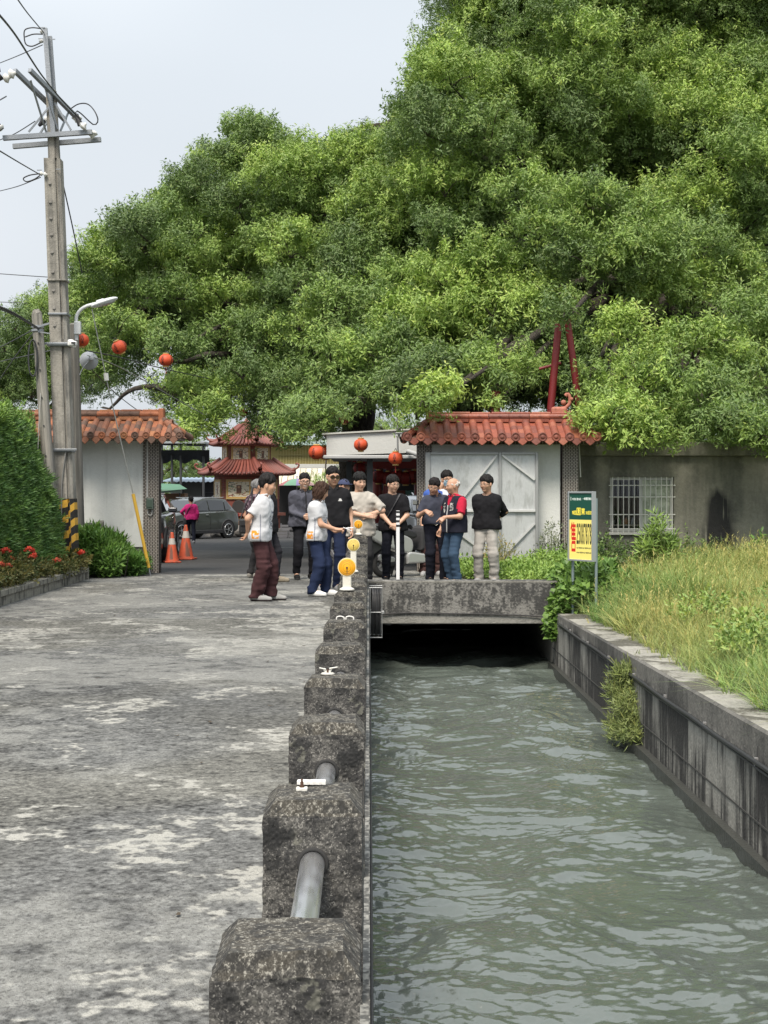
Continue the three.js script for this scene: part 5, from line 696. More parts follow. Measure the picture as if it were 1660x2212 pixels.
// ---------------------------------------------------------------- sheds and stalls behind the yard
{
  const dkm = mat([0.05, 0.055, 0.06], 0.6), corr = (c) => mat(c, 0.55, { metalness: 0.2, map: tex(64, 16, (u) => { const k = 0.7 + 0.3 * Math.cos(u * Math.PI * 2); return [k, k, k]; }) });
  const corrug = (x0, x1, y0, y1, d0, d1, pitch) => { const n = Math.round((x1 - x0) / pitch) * 4, pos = [], P = (i, k) => V3(lerp(x0, x1, i / n), (k ? y1 : y0) + 0.025 * Math.cos(i * Math.PI / 2), -(k ? d1 : d0)); for (let i = 0; i < n; i++) for (const v of [P(i, 0), P(i + 1, 0), P(i + 1, 1), P(i, 0), P(i + 1, 1), P(i, 1)]) pos.push(v); const g = new THREE.BufferGeometry().setFromPoints(pos); g.computeVertexNormals(); g.setAttribute('uv', new THREE.BufferAttribute(new Float32Array(pos.length * 2), 2)); return g; };
  { const t = thing('tarp_frame', 'dark steel frame carrying a black shade tarp beyond the pillar', 'shelter', [0, 0, 0]), d = 66, y0 = slopeY(d); for (const px of [350, 372, 391, 440]) part(t, 'frame_post', rod(V3(X(px, d), y0, -d), V3(X(px, d), Y(955, d), -d), 0.06, 0.06, 8), dkm); part(t, 'frame_beam', bar(at(335, 958, d), at(450, 962, d), 0.12, 0.12), dkm); part(t, 'frame_beam', bar(at(335, 975, d + 1), at(450, 975, d + 1), 0.1, 0.1), dkm);
    const pts = []; for (let j = 0; j < 5; j++) for (let i = 0; i < 12; i++) { const q = (a, b) => { const p = at(345 + a * 9, 972 + b * 5 + 5 * Math.sin(a * 1.3) * (b / 5), d - 0.5 + b * 0.2); return p; }; pts.push(q(i, j), q(i + 1, j + 1), q(i + 1, j), q(i, j), q(i, j + 1), q(i + 1, j + 1)); } const g = new THREE.BufferGeometry().setFromPoints(pts); g.computeVertexNormals(); part(t, 'tarp', g, mat([0.03, 0.033, 0.04], 0.8, both)); part(t, 'roof_sheet', span(X(335, d), X(445, d), Y(958, d), Y(954, d), -d - 3, -d + 0.2), mat([0.3, 0.33, 0.35], 0.6)); }
  { const t = thing('market_shed', 'shed with blue corrugated roof and grey sheet walls behind the car', 'shed', [0, 0, 0]), d = 68, y0 = slopeY(d); part(t, 'roof', corrug(X(352, d), X(465, d), Y(1041, d), Y(1030, d), d - 1, d + 4, 0.22), mat([0.25, 0.33, 0.42], 0.45, both)); part(t, 'wall', (() => { const n = 40, pts = []; for (let i = 0; i < n; i++) { const q = (k, y) => V3(lerp(X(398, d), X(436, d), k / n), y, -d + 0.03 * Math.cos(k * Math.PI)); pts.push(q(i, y0), q(i + 1, y0), q(i + 1, Y(1040, d)), q(i, y0), q(i + 1, Y(1040, d)), q(i, Y(1040, d))); } const g = new THREE.BufferGeometry().setFromPoints(pts); g.computeVertexNormals(); return g; })(), mat([0.30, 0.31, 0.30], 0.6, both)); part(t, 'shutter', span(X(437, d), X(470, d), y0, Y(1042, d), -d, -d - 0.1), mat([0.02, 0.022, 0.026], 0.7)); for (let i = 0; i < 9; i++) part(t, 'shutter_slat', span(X(438, d), X(469, d), y0 + 0.2 + i * 0.22, y0 + 0.235 + i * 0.22, -d + 0.03, -d + 0.01), mat([0.05, 0.055, 0.06], 0.6)); part(t, 'back_wall', span(X(345, d), X(470, d), y0, Y(1032, d), -d - 3.9, -d - 4), mat([0.05, 0.05, 0.05], 0.9)); }
  { const t = thing('market_stall', 'stall with dark green awning left of the sheds', 'stall', [0, 0, 0]), d = 63, y0 = slopeY(d); const g = new THREE.BufferGeometry().setFromPoints([at(340, 1050, d), at(405, 1056, d - 2), at(388, 1046, d + 1.5), at(340, 1050, d), at(388, 1046, d + 1.5), at(340, 1044, d + 1.5), at(340, 1062, d - 2), at(405, 1056, d - 2), at(340, 1050, d)]); g.computeVertexNormals(); part(t, 'awning', g, mat([0.08, 0.19, 0.12], 0.7, both)); part(t, 'awning_front', span(X(340, d), X(402, d), Y(1064, d), Y(1058, d), -d + 1.9, -d + 1.86), mat([0.22, 0.3, 0.24], 0.7)); part(t, 'shelf', span(X(340, d), X(400, d), Y(1078, d), Y(1066, d), -d, -d - 1), mat([0.16, 0.09, 0.05], 0.8)); part(t, 'counter', span(X(340, d), X(398, d), y0, y0 + 0.9, -d - 0.5, -d - 1.5), mat([0.1, 0.09, 0.08], 0.8)); part(t, 'stall_post', rod(V3(X(400, d), y0, -d + 1.7), V3(X(400, d), Y(1056, d), -d + 1.7), 0.03, 0.03, 8), dkm); part(t, 'stall_post', rod(V3(X(345, d), y0, -d + 1.7), V3(X(345, d), Y(1056, d), -d + 1.7), 0.03, 0.03, 8), dkm); }
  { const t = thing('yellow_house', 'house with yellow ribbed wall and cream slatted awning behind the furnace', 'house', [0, 0, 0]), d = 76, y0 = slopeY(d);
    part(t, 'wall', span(X(560, d), X(800, d), y0, Y(960, d), -d, -d - 4), mat([0.36, 0.30, 0.11], 0.7)); for (let i = 0; i < 22; i++) part(t, 'wall_rib', span(X(600 + i * 6, d), X(600 + i * 6, d) + 0.05, Y(1003, d), Y(962, d), -d + 0.05, -d + 0.002), mat([0.42, 0.36, 0.15], 0.6)); part(t, 'wall_rail', span(X(598, d), X(735, d), Y(984, d), Y(982, d), -d + 0.1, -d + 0.055), mat([0.35, 0.3, 0.12], 0.6)); part(t, 'roof', span(X(550, d), X(810, d), Y(962, d), Y(954, d), -d + 0.6, -d - 4.5), mat([0.32, 0.42, 0.40], 0.6)); part(t, 'fascia_band', span(X(600, d), X(790, d), Y(1016, d), Y(1003, d), -d + 1.0, -d + 0.9), mat([0.42, 0.43, 0.42], 0.8));
    for (let i = 0; i < 16; i++) { const g = new THREE.BoxGeometry(0.26, 0.03, 2.6); g.rotateX(0.33); g.translate(X(598 + i * 12, d), Y(1030, d), -d + 2.3); part(t, 'awning_slat', g, i % 2 ? mat([0.5, 0.46, 0.36], 0.7) : mat([0.56, 0.53, 0.45], 0.7)); } for (const px of [600, 700, 780]) part(t, 'awning_post', rod(V3(X(px, d), y0, -d + 3.4), V3(X(px, d), Y(1042, d), -d + 3.4), 0.05, 0.05, 8), dkm); part(t, 'awning_shade_slab', span(X(585, d), X(800, d), y0, Y(1044, d), -d + 0.9, -d + 0.8), mat([0.018, 0.018, 0.02], 0.9)); }  // near-black slab paints the shade under the awning
  { const t = thing('parasol', 'pink green and purple striped parasol behind the smiling man', 'parasol', at(642, 1047, 52).toArray()), r = 0.82, cols = [[0.42, 0.16, 0.17], [0.20, 0.40, 0.27], [0.30, 0.24, 0.46], [0.5, 0.3, 0.3]]; for (let i = 0; i < 8; i++) { const g = new THREE.SphereGeometry(r * 1.25, 6, 8, i * Math.PI / 4, Math.PI / 4, 0, 0.72); g.translate(0, -r * 1.25 * 0.78, 0); part(t, 'canopy_panel', g, mat(cols[i % 4], 0.7, both)); } part(t, 'pole', rod(V3(0, -2.1, 0), V3(0, 0.3, 0), 0.02, 0.02, 8), mat([0.5, 0.5, 0.5], 0.4)); part(t, 'finial', new THREE.SphereGeometry(0.03, 8, 6).translate(0, 0.3, 0), mat([0.5, 0.5, 0.5], 0.4)); }
  { const t = thing('stacked_crates', 'dim stack of crates and stools in the stall shade', 'crates', [X(612, 58), slopeY(58), -58]); for (const [x, y, z, c] of [[0, 0.15, 0, 0.06], [0.45, 0.15, 0.1, 0.05], [0.1, 0.45, 0, 0.07], [0.85, 0.2, -0.2, 0.04], [0.5, 0.46, 0, 0.05]]) part(t, 'crate', join([box(0.4, 0.03, 0.35, x, y - 0.13, z), box(0.03, 0.28, 0.35, x - 0.18, y, z), box(0.03, 0.28, 0.35, x + 0.18, y, z), box(0.4, 0.08, 0.02, x, y + 0.05, z + 0.16), box(0.4, 0.08, 0.02, x, y - 0.06, z + 0.16)]), mat([c * 2, c * 2, c * 2.2], 0.7)); }
  { const t = thing('stone_pile', 'low heap of grey stones beside the furnace base', 'stones', [X(500, 60), slopeY(60), -60]); for (let i = 0; i < 6; i++) { const g = new THREE.IcosahedronGeometry(0.22 + 0.1 * R(), 1); const p = g.attributes.position; for (let k = 0; k < p.count; k++) { const s = 0.8 + 0.4 * n3(p.getX(k) * 6 + i, p.getY(k) * 6, p.getZ(k) * 6); p.setXYZ(k, p.getX(k) * s, p.getY(k) * s * 0.8, p.getZ(k) * s); } g.computeVertexNormals(); part(t, 'stone', g.translate(-0.6 + i * 0.3, 0.15 + 0.1 * (i % 2), 0.2 * R()), mat([0.18, 0.17, 0.16], 0.95)); } }
}
// ---------------------------------------------------------------- cars
function makeCar(label, paint, pos, yaw, L = 4.4, W = 1.82, H = 1.64) {
  const t = thing('parked_car', label, 'car', pos, yaw), hw = W / 2, hl = L / 2;
  const pm = new THREE.MeshPhysicalMaterial({ color: new THREE.Color().setRGB(...paint), roughness: 0.32, metalness: 0.35, clearcoat: 0.9, clearcoatRoughness: 0.06 }), gl = new THREE.MeshPhysicalMaterial({ color: 0x07090b, roughness: 0.04, clearcoat: 1 }), blk = mat([0.02, 0.02, 0.022], 0.6), chrome = mat([0.6, 0.6, 0.6], 0.2, { metalness: 0.9 });
  // stations from nose (+x) to tail: x, sill y, belt y, belt half width, roof y, roof half width
  const st = [[hl, 0.42, 0.60, 0.70], [hl - 0.06, 0.26, 0.76, 0.78], [hl - 0.30, 0.22, 0.92, 0.86], [hl - 0.75, 0.2, 1.0, 0.89], [hl - 1.15, 0.2, 1.05, hw / 1.0 - 0.01], [0.55, 0.2, 1.06, hw - 0.005], [0, 0.2, 1.07, hw], [-0.7, 0.2, 1.09, hw], [-1.3, 0.2, 1.11, hw - 0.01], [-hl + 0.45, 0.22, 1.10, hw - 0.05], [-hl + 0.12, 0.28, 1.04, hw - 0.1], [-hl, 0.45, 0.92, hw - 0.2]];
  const ring = ([x, s, b, w]) => { const o = []; const pts = [[0, s], [w * 0.86, s], [w * 0.97, s + 0.1], [w, s + 0.28], [w * 0.985, lerp(s, b, 0.66)], [w * 0.955, b - 0.05], [w * 0.88, b], [0, b + 0.03]]; for (const p of pts) o.push(V3(x, p[1], p[0])); for (let i = pts.length - 2; i > 0; i--) o.push(V3(x, pts[i][1], -pts[i][0])); return o; };
  const loft = (rings, cap = true) => { const pos_ = []; for (let i = 0; i + 1 < rings.length; i++) for (let k = 0; k < rings[i].length; k++) { const l = (k + 1) % rings[i].length, a = rings[i][k], b = rings[i][l], c = rings[i + 1][l], d = rings[i + 1][k]; pos_.push(a, c, b, a, d, c); } if (cap) for (const r of [rings[0], rings[rings.length - 1].slice().reverse()]) for (let k = 1; k + 1 < r.length; k++) pos_.push(r[0], r[k], r[k + 1]); const g = new THREE.BufferGeometry().setFromPoints(pos_); g.computeVertexNormals(); return toCreasedNormals(g, 0.55); };
  part(t, 'body', loft(st.map(ring)), pm);
  const cab = [[0.98, 1.06, 0.74, 1.06, 0.74], [0.30, 1.0, 0.80, H - 0.12, 0.62], [-0.15, 1.0, 0.83, H - 0.02, 0.63], [-0.9, 1.0, 0.83, H, 0.62], [-1.5, 1.0, 0.80, H - 0.05, 0.58], [-hl + 0.22, 1.05, 0.74, 1.12, 0.66]];
  const cring = ([x, y0, w0, y1, w1]) => [V3(x, y0, w0), V3(x, lerp(y0, y1, 0.5), lerp(w0, w1, 0.42)), V3(x, y1 - 0.03, w1 + 0.015), V3(x, y1, w1 - 0.08), V3(x, y1 + 0.012, 0), V3(x, y1, -w1 + 0.08), V3(x, y1 - 0.03, -w1 - 0.015), V3(x, lerp(y0, y1, 0.5), -lerp(w0, w1, 0.42)), V3(x, y0, -w0)];
  part(t, 'cabin', loft(cab.map(cring)), pm);
  const glass = (pts) => { const g = new THREE.BufferGeometry().setFromPoints([pts[0], pts[1], pts[2], pts[0], pts[2], pts[3]]); g.computeVertexNormals(); return g; }; const gm = gl.clone(); gm.side = THREE.DoubleSide;
  const wsO = 0.012; part(t, 'windscreen', glass([V3(0.94 + wsO, 1.10, 0.68), V3(0.94 + wsO, 1.10, -0.68), V3(0.33 + wsO, H - 0.13, -0.57), V3(0.33 + wsO, H - 0.13, 0.57)].map((p) => p.setY(p.y + 0.02))), gm); part(t, 'rear_window', glass([V3(-hl + 0.26, 1.16, 0.6), V3(-hl + 0.26, 1.16, -0.6), V3(-1.54, H - 0.09, -0.52), V3(-1.54, H - 0.09, 0.52)].map((p) => p.setX(p.x - 0.02))), gm);
  for (const s of [1, -1]) {
    const sw = (a, b, c, d) => glass([a, b, c, d].map(([x, y, k]) => V3(x, y, s * (lerp(0.83, 0.655, k) + 0.012))));
    part(t, 'side_window', sw([0.72, 1.12, 0.1], [-0.28, 1.12, 0.06], [-0.28, H - 0.10, 0.88], [0.28, H - 0.16, 0.86]), gm); part(t, 'side_window', sw([-0.34, 1.12, 0.06], [-1.22, 1.13, 0.08], [-1.26, H - 0.12, 0.88], [-0.34, H - 0.10, 0.88]), gm); part(t, 'quarter_window', sw([-1.28, 1.14, 0.1], [-1.66, 1.18, 0.28], [-1.5, H - 0.16, 0.92], [-1.32, H - 0.13, 0.9]), gm);
    part(t, 'sill_cladding', rbox(2.1, 0.14, 0.06, 0.02, 0.0, 0.28, s * (hw - 0.005)), blk); part(t, 'door_seam', box(0.008, 0.7, 0.006, -0.31, 0.72, s * (hw + 0.001)), blk); const h1 = part(t, 'door_handle', rbox(0.16, 0.025, 0.03, 0.008, -0.12, 0.95, s * (hw - 0.01)), chrome);
    const mi = part(t, 'mirror', rbox(0.12, 0.12, 0.2, 0.04, 0.66, 1.14, s * (hw + 0.06)), pm); part(mi, 'mirror_glass', rbox(0.01, 0.09, 0.15, 0.004, 0.598, 1.14, s * (hw + 0.06)), chrome);
    for (const x of [hl - 0.86, -hl + 0.84]) {
      const z = s * (hw - 0.1), w = part(t, 'wheel', (() => { const g = lathe([[0.22, -0.11], [0.32, -0.115], [0.345, -0.08], [0.35, 0], [0.345, 0.08], [0.32, 0.115], [0.22, 0.11]], 32); g.rotateX(Math.PI / 2); g.translate(x, 0.35, z); return g; })(), blk);
      const rim = part(w, 'rim', (() => { const l = [new THREE.TorusGeometry(0.225, 0.018, 8, 28).translate(x, 0.35, z + s * 0.105), new THREE.CylinderGeometry(0.05, 0.05, 0.03, 14).rotateX(Math.PI / 2).translate(x, 0.35, z + s * 0.1)]; for (let k = 0; k < 5; k++) { const a = k * Math.PI * 0.4; l.push(bar(V3(x, 0.35, z + s * 0.1), V3(x + 0.22 * Math.cos(a), 0.35 + 0.22 * Math.sin(a), z + s * 0.104), 0.05, 0.02)); } return join(l); })(), mat([0.45, 0.46, 0.47], 0.3, { metalness: 0.8 })); part(w, 'brake_disc', new THREE.CylinderGeometry(0.2, 0.2, 0.05, 20).rotateX(Math.PI / 2).translate(x, 0.35, z + s * 0.05), mat([0.05, 0.05, 0.05], 0.5));
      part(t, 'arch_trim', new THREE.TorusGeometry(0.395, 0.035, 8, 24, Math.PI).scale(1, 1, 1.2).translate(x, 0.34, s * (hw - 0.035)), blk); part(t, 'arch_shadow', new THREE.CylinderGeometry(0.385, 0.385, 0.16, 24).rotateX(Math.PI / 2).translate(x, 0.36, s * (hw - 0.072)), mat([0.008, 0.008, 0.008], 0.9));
    }
    part(t, 'headlight', rbox(0.18, 0.1, 0.34, 0.03, hl - 0.14, 0.80, s * 0.62), new THREE.MeshPhysicalMaterial({ color: 0xbfc6ca, roughness: 0.08, clearcoat: 1 })); part(t, 'tail_light', rbox(0.1, 0.16, 0.34, 0.03, -hl + 0.08, 0.93, s * 0.6), mat([0.3, 0.01, 0.01], 0.2));
  }
  part(t, 'grille', rbox(0.06, 0.2, 0.9, 0.02, hl - 0.03, 0.58, 0), blk); part(t, 'plate', rbox(0.02, 0.11, 0.34, 0.004, hl + 0.01, 0.48, 0), mat([0.6, 0.6, 0.58], 0.5)); part(t, 'lower_bumper', rbox(0.12, 0.16, 1.4, 0.04, hl - 0.06, 0.33, 0), blk); part(t, 'roof_rail', join([rod(V3(0.1, H - 0.005, 0.6), V3(-1.4, H, 0.58), 0.015, 0.015, 6), rod(V3(0.1, H - 0.005, -0.6), V3(-1.4, H, -0.58), 0.015, 0.015, 6)]), chrome);
  part(t, 'antenna', bar(V3(-1.35, H + 0.01, 0), V3(-1.5, H + 0.07, 0), 0.03, 0.02), pm);
  return t;
}
{ const d = 57; makeCar('grey green sports utility car parked behind the woman in pink', [0.06, 0.068, 0.06], [X(408, d), slopeY(d), -d], Math.PI + 0.93); }
{ const d = 31.2; makeCar('dark car mostly hidden behind the left gate pillar', [0.035, 0.037, 0.042], [X(342, d) - 0.78, slopeY(d), -d - 1.4], -Math.PI / 2 + 0.05, 4.4, 1.8, 1.5); }
{ const d = 37; makeCar('white car behind the men at the gate', [0.62, 0.64, 0.66], [X(900, d) + 0.35, slopeY(d), -d - 1.6], -Math.PI / 2 + 0.25, 4.4, 1.8, 1.52); }
// ---------------------------------------------------------------- cones
{
  const coneT = (seed) => mat([1, 1, 1], 0.7, { map: tex(256, 256, (u, v) => { const b = fbm(u * 9 + seed, v * 9, 4), f = fbm(u * 40, v * 40 + seed, 2); return mul3(mix3([0.52, 0.085, 0.035], [0.16, 0.07, 0.05], sstep(0.45, 0.72, b)), 0.85 + 0.3 * f); }) });
  const cone = (label, px, py, d, h, seed, band) => { const t = thing('traffic_cone', label, 'traffic cone', [X(px, d), slopeY(d), -d], seed, 'orange traffic cones in the gateway'), m = coneT(seed), b = h * 0.23; part(t, 'base_plate', rbox(b * 2.3, 0.035, b * 2.3, 0.012, 0, 0.018, 0), m); part(t, 'cone_body', lathe([[0.001, h], [0.028, h], [0.034, h - 0.015], [b * 0.92, 0.08], [b, 0.06], [b * 1.02, 0.035]], 28), m); const r = (y) => lerp(b * 0.92, 0.034, (y - 0.08) / (h - 0.1)) + 0.003; part(t, 'sleeve_band', lathe([[r(h * band), h * band], [r(h * (band + 0.2)), h * (band + 0.2)]], 28), mat([0.42, 0.40, 0.37], 0.6, both)); return t; };
  cone('short orange traffic cone with pale band beside the pillar', 372, 1215, 31, 0.66, 0.3, 0.6); cone('taller faded orange traffic cone in front of the car', 402, 1208, 33, 0.80, 1.4, 0.62);
}
// ---------------------------------------------------------------- scooter
{
  const d = 24.9, t = thing('motor_scooter', 'silver and black motor scooter parked behind the man with the strap', 'scooter', [X(884, d), 0.0, -d], 0.66), sil = new THREE.MeshPhysicalMaterial({ color: new THREE.Color().setRGB(0.42, 0.43, 0.42), roughness: 0.3, metalness: 0.3, clearcoat: 0.6 }), blk = mat([0.022, 0.022, 0.024], 0.45), tyre = mat([0.02, 0.02, 0.02], 0.85), rim = mat([0.35, 0.35, 0.36], 0.35, { metalness: 0.7 });
  // long axis x: tail at -x, front at +x
  const sh = (pts, dep, bev = 0.02) => { const s = new THREE.Shape(); s.moveTo(...pts[0]); s.splineThru(pts.slice(1).concat([pts[0]]).map((p) => new THREE.Vector2(...p))); const g = new THREE.ExtrudeGeometry(s, { depth: dep, bevelEnabled: true, bevelSize: bev, bevelThickness: bev, bevelSegments: 3, curveSegments: 4 }); g.translate(0, 0, -dep / 2); return g; };
  for (const [x, l] of [[-0.58, 1], [0.66, 0]]) { const w = part(t, 'wheel', new THREE.TorusGeometry(0.2, 0.055, 12, 36).translate(x, 0.25, 0), tyre); part(w, 'rim', join([new THREE.TorusGeometry(0.145, 0.014, 8, 30).translate(x, 0.25, 0), new THREE.CylinderGeometry(0.05, 0.05, 0.09, 14).rotateX(Math.PI / 2).translate(x, 0.25, 0), ...[0, 1, 2, 3, 4].map((k) => bar(V3(x, 0.25, 0), V3(x + 0.14 * Math.cos(k * 1.257), 0.25 + 0.14 * Math.sin(k * 1.257), 0), 0.035, 0.03))]), rim); }
  part(t, 'rear_body', sh([[-0.95, 0.74], [-0.72, 0.62], [-0.35, 0.5], [-0.08, 0.45], [-0.06, 0.62], [-0.3, 0.74], [-0.7, 0.82], [-0.93, 0.82]], 0.2, 0.04), sil);
  part(t, 'seat', sh([[-0.88, 0.82], [-0.5, 0.80], [-0.02, 0.70], [0.02, 0.76], [-0.2, 0.82], [-0.5, 0.88], [-0.86, 0.90]], 0.2, 0.04), blk); part(t, 'tail_light', sh([[-1.0, 0.76], [-0.88, 0.70], [-0.82, 0.76], [-0.9, 0.81]], 0.16, 0.03), mat([0.45, 0.015, 0.02], 0.25)); part(t, 'grab_rail', tube([[-0.75, 0.9, 0.13], [-0.98, 0.93, 0.1], [-1.0, 0.93, 0], [-0.98, 0.93, -0.1], [-0.75, 0.9, -0.13]], 0.014, 24, 6), sil);
  part(t, 'floorboard', sh([[-0.12, 0.26], [0.35, 0.27], [0.45, 0.34], [0.2, 0.37], [-0.1, 0.4]], 0.26, 0.03), sil); part(t, 'leg_shield', sh([[0.28, 0.32], [0.46, 0.34], [0.60, 0.75], [0.56, 0.98], [0.46, 0.98], [0.42, 0.7]], 0.3, 0.04), sil); part(t, 'front_mudguard', sh([[0.42, 0.42], [0.6, 0.53], [0.8, 0.47], [0.92, 0.34], [0.84, 0.38], [0.66, 0.42]], 0.1, 0.03), sil); part(t, 'fork', join([rod(V3(0.66, 0.25, 0.09), V3(0.5, 0.75, 0.06), 0.022, 0.022, 10), rod(V3(0.66, 0.25, -0.09), V3(0.5, 0.75, -0.06), 0.022, 0.022, 10)]), rim);
  const head = new THREE.SphereGeometry(0.15, 18, 14); head.scale(0.9, 0.72, 1.0); head.translate(0.46, 1.02, 0); part(t, 'handlebar_cowl', head, sil); part(t, 'headlight', new THREE.SphereGeometry(0.1, 16, 12).scale(0.5, 0.6, 1.1).translate(0.57, 1.0, 0), mat([0.7, 0.72, 0.74], 0.1)); part(t, 'handlebar', tube([[0.34, 1.06, 0.36], [0.42, 1.04, 0.12], [0.42, 1.04, -0.12], [0.34, 1.06, -0.36]], 0.016, 24, 8), blk);
  for (const s of [1, -1]) { part(t, 'grip', rod(V3(0.30, 1.07, s * 0.42), V3(0.36, 1.055, s * 0.28), 0.022, 0.022, 10), blk); const m = part(t, 'mirror', rbox(0.03, 0.09, 0.14, 0.014, 0.42, 1.29, s * 0.32), blk); part(m, 'mirror_glass', rbox(0.006, 0.07, 0.12, 0.003, 0.402, 1.29, s * 0.32), mat([0.6, 0.62, 0.64], 0.05, { metalness: 1 })); part(m, 'mirror_stem', tube([[0.40, 1.06, s * 0.26], [0.40, 1.16, s * 0.28], [0.42, 1.26, s * 0.31]], 0.008, 12, 6), blk); }
  part(t, 'exhaust', join([rod(V3(-0.2, 0.24, -0.13), V3(-0.4, 0.28, -0.15), 0.025, 0.05, 12), rod(V3(-0.4, 0.28, -0.15), V3(-0.92, 0.36, -0.16), 0.06, 0.055, 14)]), mat([0.12, 0.12, 0.12], 0.4, { metalness: 0.4 })); part(t, 'exhaust_guard', sh([[-0.8, 0.3], [-0.5, 0.26], [-0.48, 0.32], [-0.78, 0.38]], 0.02, 0.01).translate(0, 0.02, 0.16), rim);
  part(t, 'engine', rbox(0.42, 0.18, 0.2, 0.04, -0.36, 0.28, 0.02), blk); part(t, 'rear_mudguard', sh([[-0.98, 0.5], [-0.86, 0.42], [-0.7, 0.5], [-0.56, 0.54], [-0.7, 0.58], [-0.88, 0.6]], 0.12, 0.02), blk); part(t, 'plate', rbox(0.012, 0.14, 0.2, 0.004, -0.99, 0.60, 0), mat([0.6, 0.6, 0.58], 0.5)); part(t, 'stand', join([rod(V3(-0.25, 0.25, 0.08), V3(-0.3, 0.01, 0.12), 0.012, 0.012, 8), rod(V3(-0.25, 0.25, -0.08), V3(-0.3, 0.01, -0.12), 0.012, 0.012, 8)]), blk); part(t, 'front_bag', sh([[0.2, 0.5], [0.36, 0.5], [0.36, 0.8], [0.22, 0.82]], 0.24, 0.04), mat([0.03, 0.03, 0.032], 0.8));
  const c2 = copyOf(t, 'black motor scooter seen nose on, mostly hidden behind the beige T-shirt', [X(752, 25.6), 0, -25.6], -Math.PI / 2 + 0.2), bk = mat([0.02, 0.02, 0.022], 0.3); c2.traverse((o) => { if (o.material === sil) o.material = bk; });
}
// white post with dark stripes in the bridge edge
{ const d = 22.35, t = thing('marker_post', 'white square post with black stripes at its top, before the man with the strap', 'marker post', [X(860, d), 0, -d]), w = 0.055; const y1 = Y(1103, d); part(t, 'post', rbox(w, y1, w, 0.006, 0, y1 / 2, 0), mat([0.72, 0.73, 0.74], 0.45)); for (let i = 0; i < 4; i++) part(t, 'dark_band', rbox(w + 0.005, 0.036, w + 0.005, 0.004, 0, y1 - 0.022 - i * 0.072, 0), mat([0.02, 0.02, 0.02], 0.5)); part(t, 'foot', rbox(0.12, 0.02, 0.12, 0.005, 0, 0.012, 0), galv); }
// ---------------------------------------------------------------- foliage building blocks
function leafSprig(n, len, leafL, leafW, droop, spread, seed, cup = 0.35) {   // a shoot along +y with n leaves round it, each leaf two faces with a fold
  const r = rngOf(seed), pos = [], col = [], nor = [];
  const up = V3(0, 1, 0), d = V3(), sd = V3(), a = V3(), b = V3(), l = V3(), rt = V3(), n1 = V3();
  for (let i = 0; i < n; i++) {
    const t = Math.pow((i + 0.5) / n, 0.7), ang = i * 2.4 + r() * 0.8, el = lerp(0.15, 1.15, t) + (r() - 0.5) * 0.7;
    d.set(Math.cos(ang) * Math.cos(el), Math.sin(el), Math.sin(ang) * Math.cos(el)).multiplyScalar(1);
    a.set((r() - 0.5) * spread * 0.5, len * t, (r() - 0.5) * spread * 0.5);
    const L = leafL * (0.75 + 0.5 * r()), W = leafW * (0.8 + 0.4 * r()); d.y -= droop * (0.5 + r()); d.normalize(); b.copy(a).addScaledVector(d, L); a.addScaledVector(d, 0.15 * L);
    sd.copy(d).cross(up); if (sd.lengthSq() < 0.01) sd.set(1, 0, 0); sd.normalize().applyAxisAngle(d, (r() - 0.5) * 1.6); n1.copy(sd).cross(d).normalize();
    const m = V3().lerpVectors(a, b, 0.45); l.copy(m).addScaledVector(sd, W / 2).addScaledVector(n1, cup * W * 0.5); rt.copy(m).addScaledVector(sd, -W / 2).addScaledVector(n1, cup * W * 0.5);
    const k = 0.88 + 0.24 * r(), y = r() < 0.1 ? 1.15 : 1, c = [k * y, k, k * (0.8 + 0.3 * r())];
    for (const v of [a, l, b, a, b, rt]) { pos.push(v.x, v.y, v.z); col.push(...c); }
  }
  const g = new THREE.BufferGeometry(); g.setAttribute('position', new THREE.Float32BufferAttribute(pos, 3)); g.setAttribute('color', new THREE.Float32BufferAttribute(col, 3)); g.computeVertexNormals(); return g;
}
const leafMat = (rough = 0.5, tr = 0.3) => new THREE.MeshPhysicalMaterial({ color: 0xffffff, roughness: rough, transmission: tr, thickness: 0, vertexColors: true, side: THREE.DoubleSide, ior: 1.4 });
const barkMat = mat([1, 1, 1], 0.95, { map: again(tex(256, 256, (u, v) => { const a = tn(u, v * 0.5, 16, 2) * 0.5 + tn(u, v, 40, 3) * 0.5; return mul3(mix3([0.035, 0.028, 0.022], [0.12, 0.10, 0.08], sstep(0.35, 0.7, a)), 1); }), 1.2, 4), bumpMap: again(coarse, 2, 3), bumpScale: 0.03 });
const poly = (pts, x) => { for (let i = 0; i + 1 < pts.length; i++) if (x <= pts[i + 1][0]) return lerp(pts[i][1], pts[i + 1][1], clamp((x - pts[i][0]) / (pts[i + 1][0] - pts[i][0]))); return pts[pts.length - 1][1]; };
const sprigs = [leafSprig(24, 0.24, 0.12, 0.034, 1.1, 0.2, 11), leafSprig(22, 0.18, 0.11, 0.033, 1.45, 0.24, 12), leafSprig(27, 0.30, 0.12, 0.033, 0.95, 0.24, 13)];
const camphor = leafMat(0.55, 0.42), q0 = new THREE.Quaternion(), q1 = new THREE.Quaternion(), UPV = V3(0, 1, 0);
const greens = [[0.125, 0.198, 0.068], [0.165, 0.262, 0.076], [0.245, 0.370, 0.092], [0.365, 0.510, 0.118], [0.48, 0.62, 0.15]];   // old leaves to young shoots; dark end also paints inner-crown shade
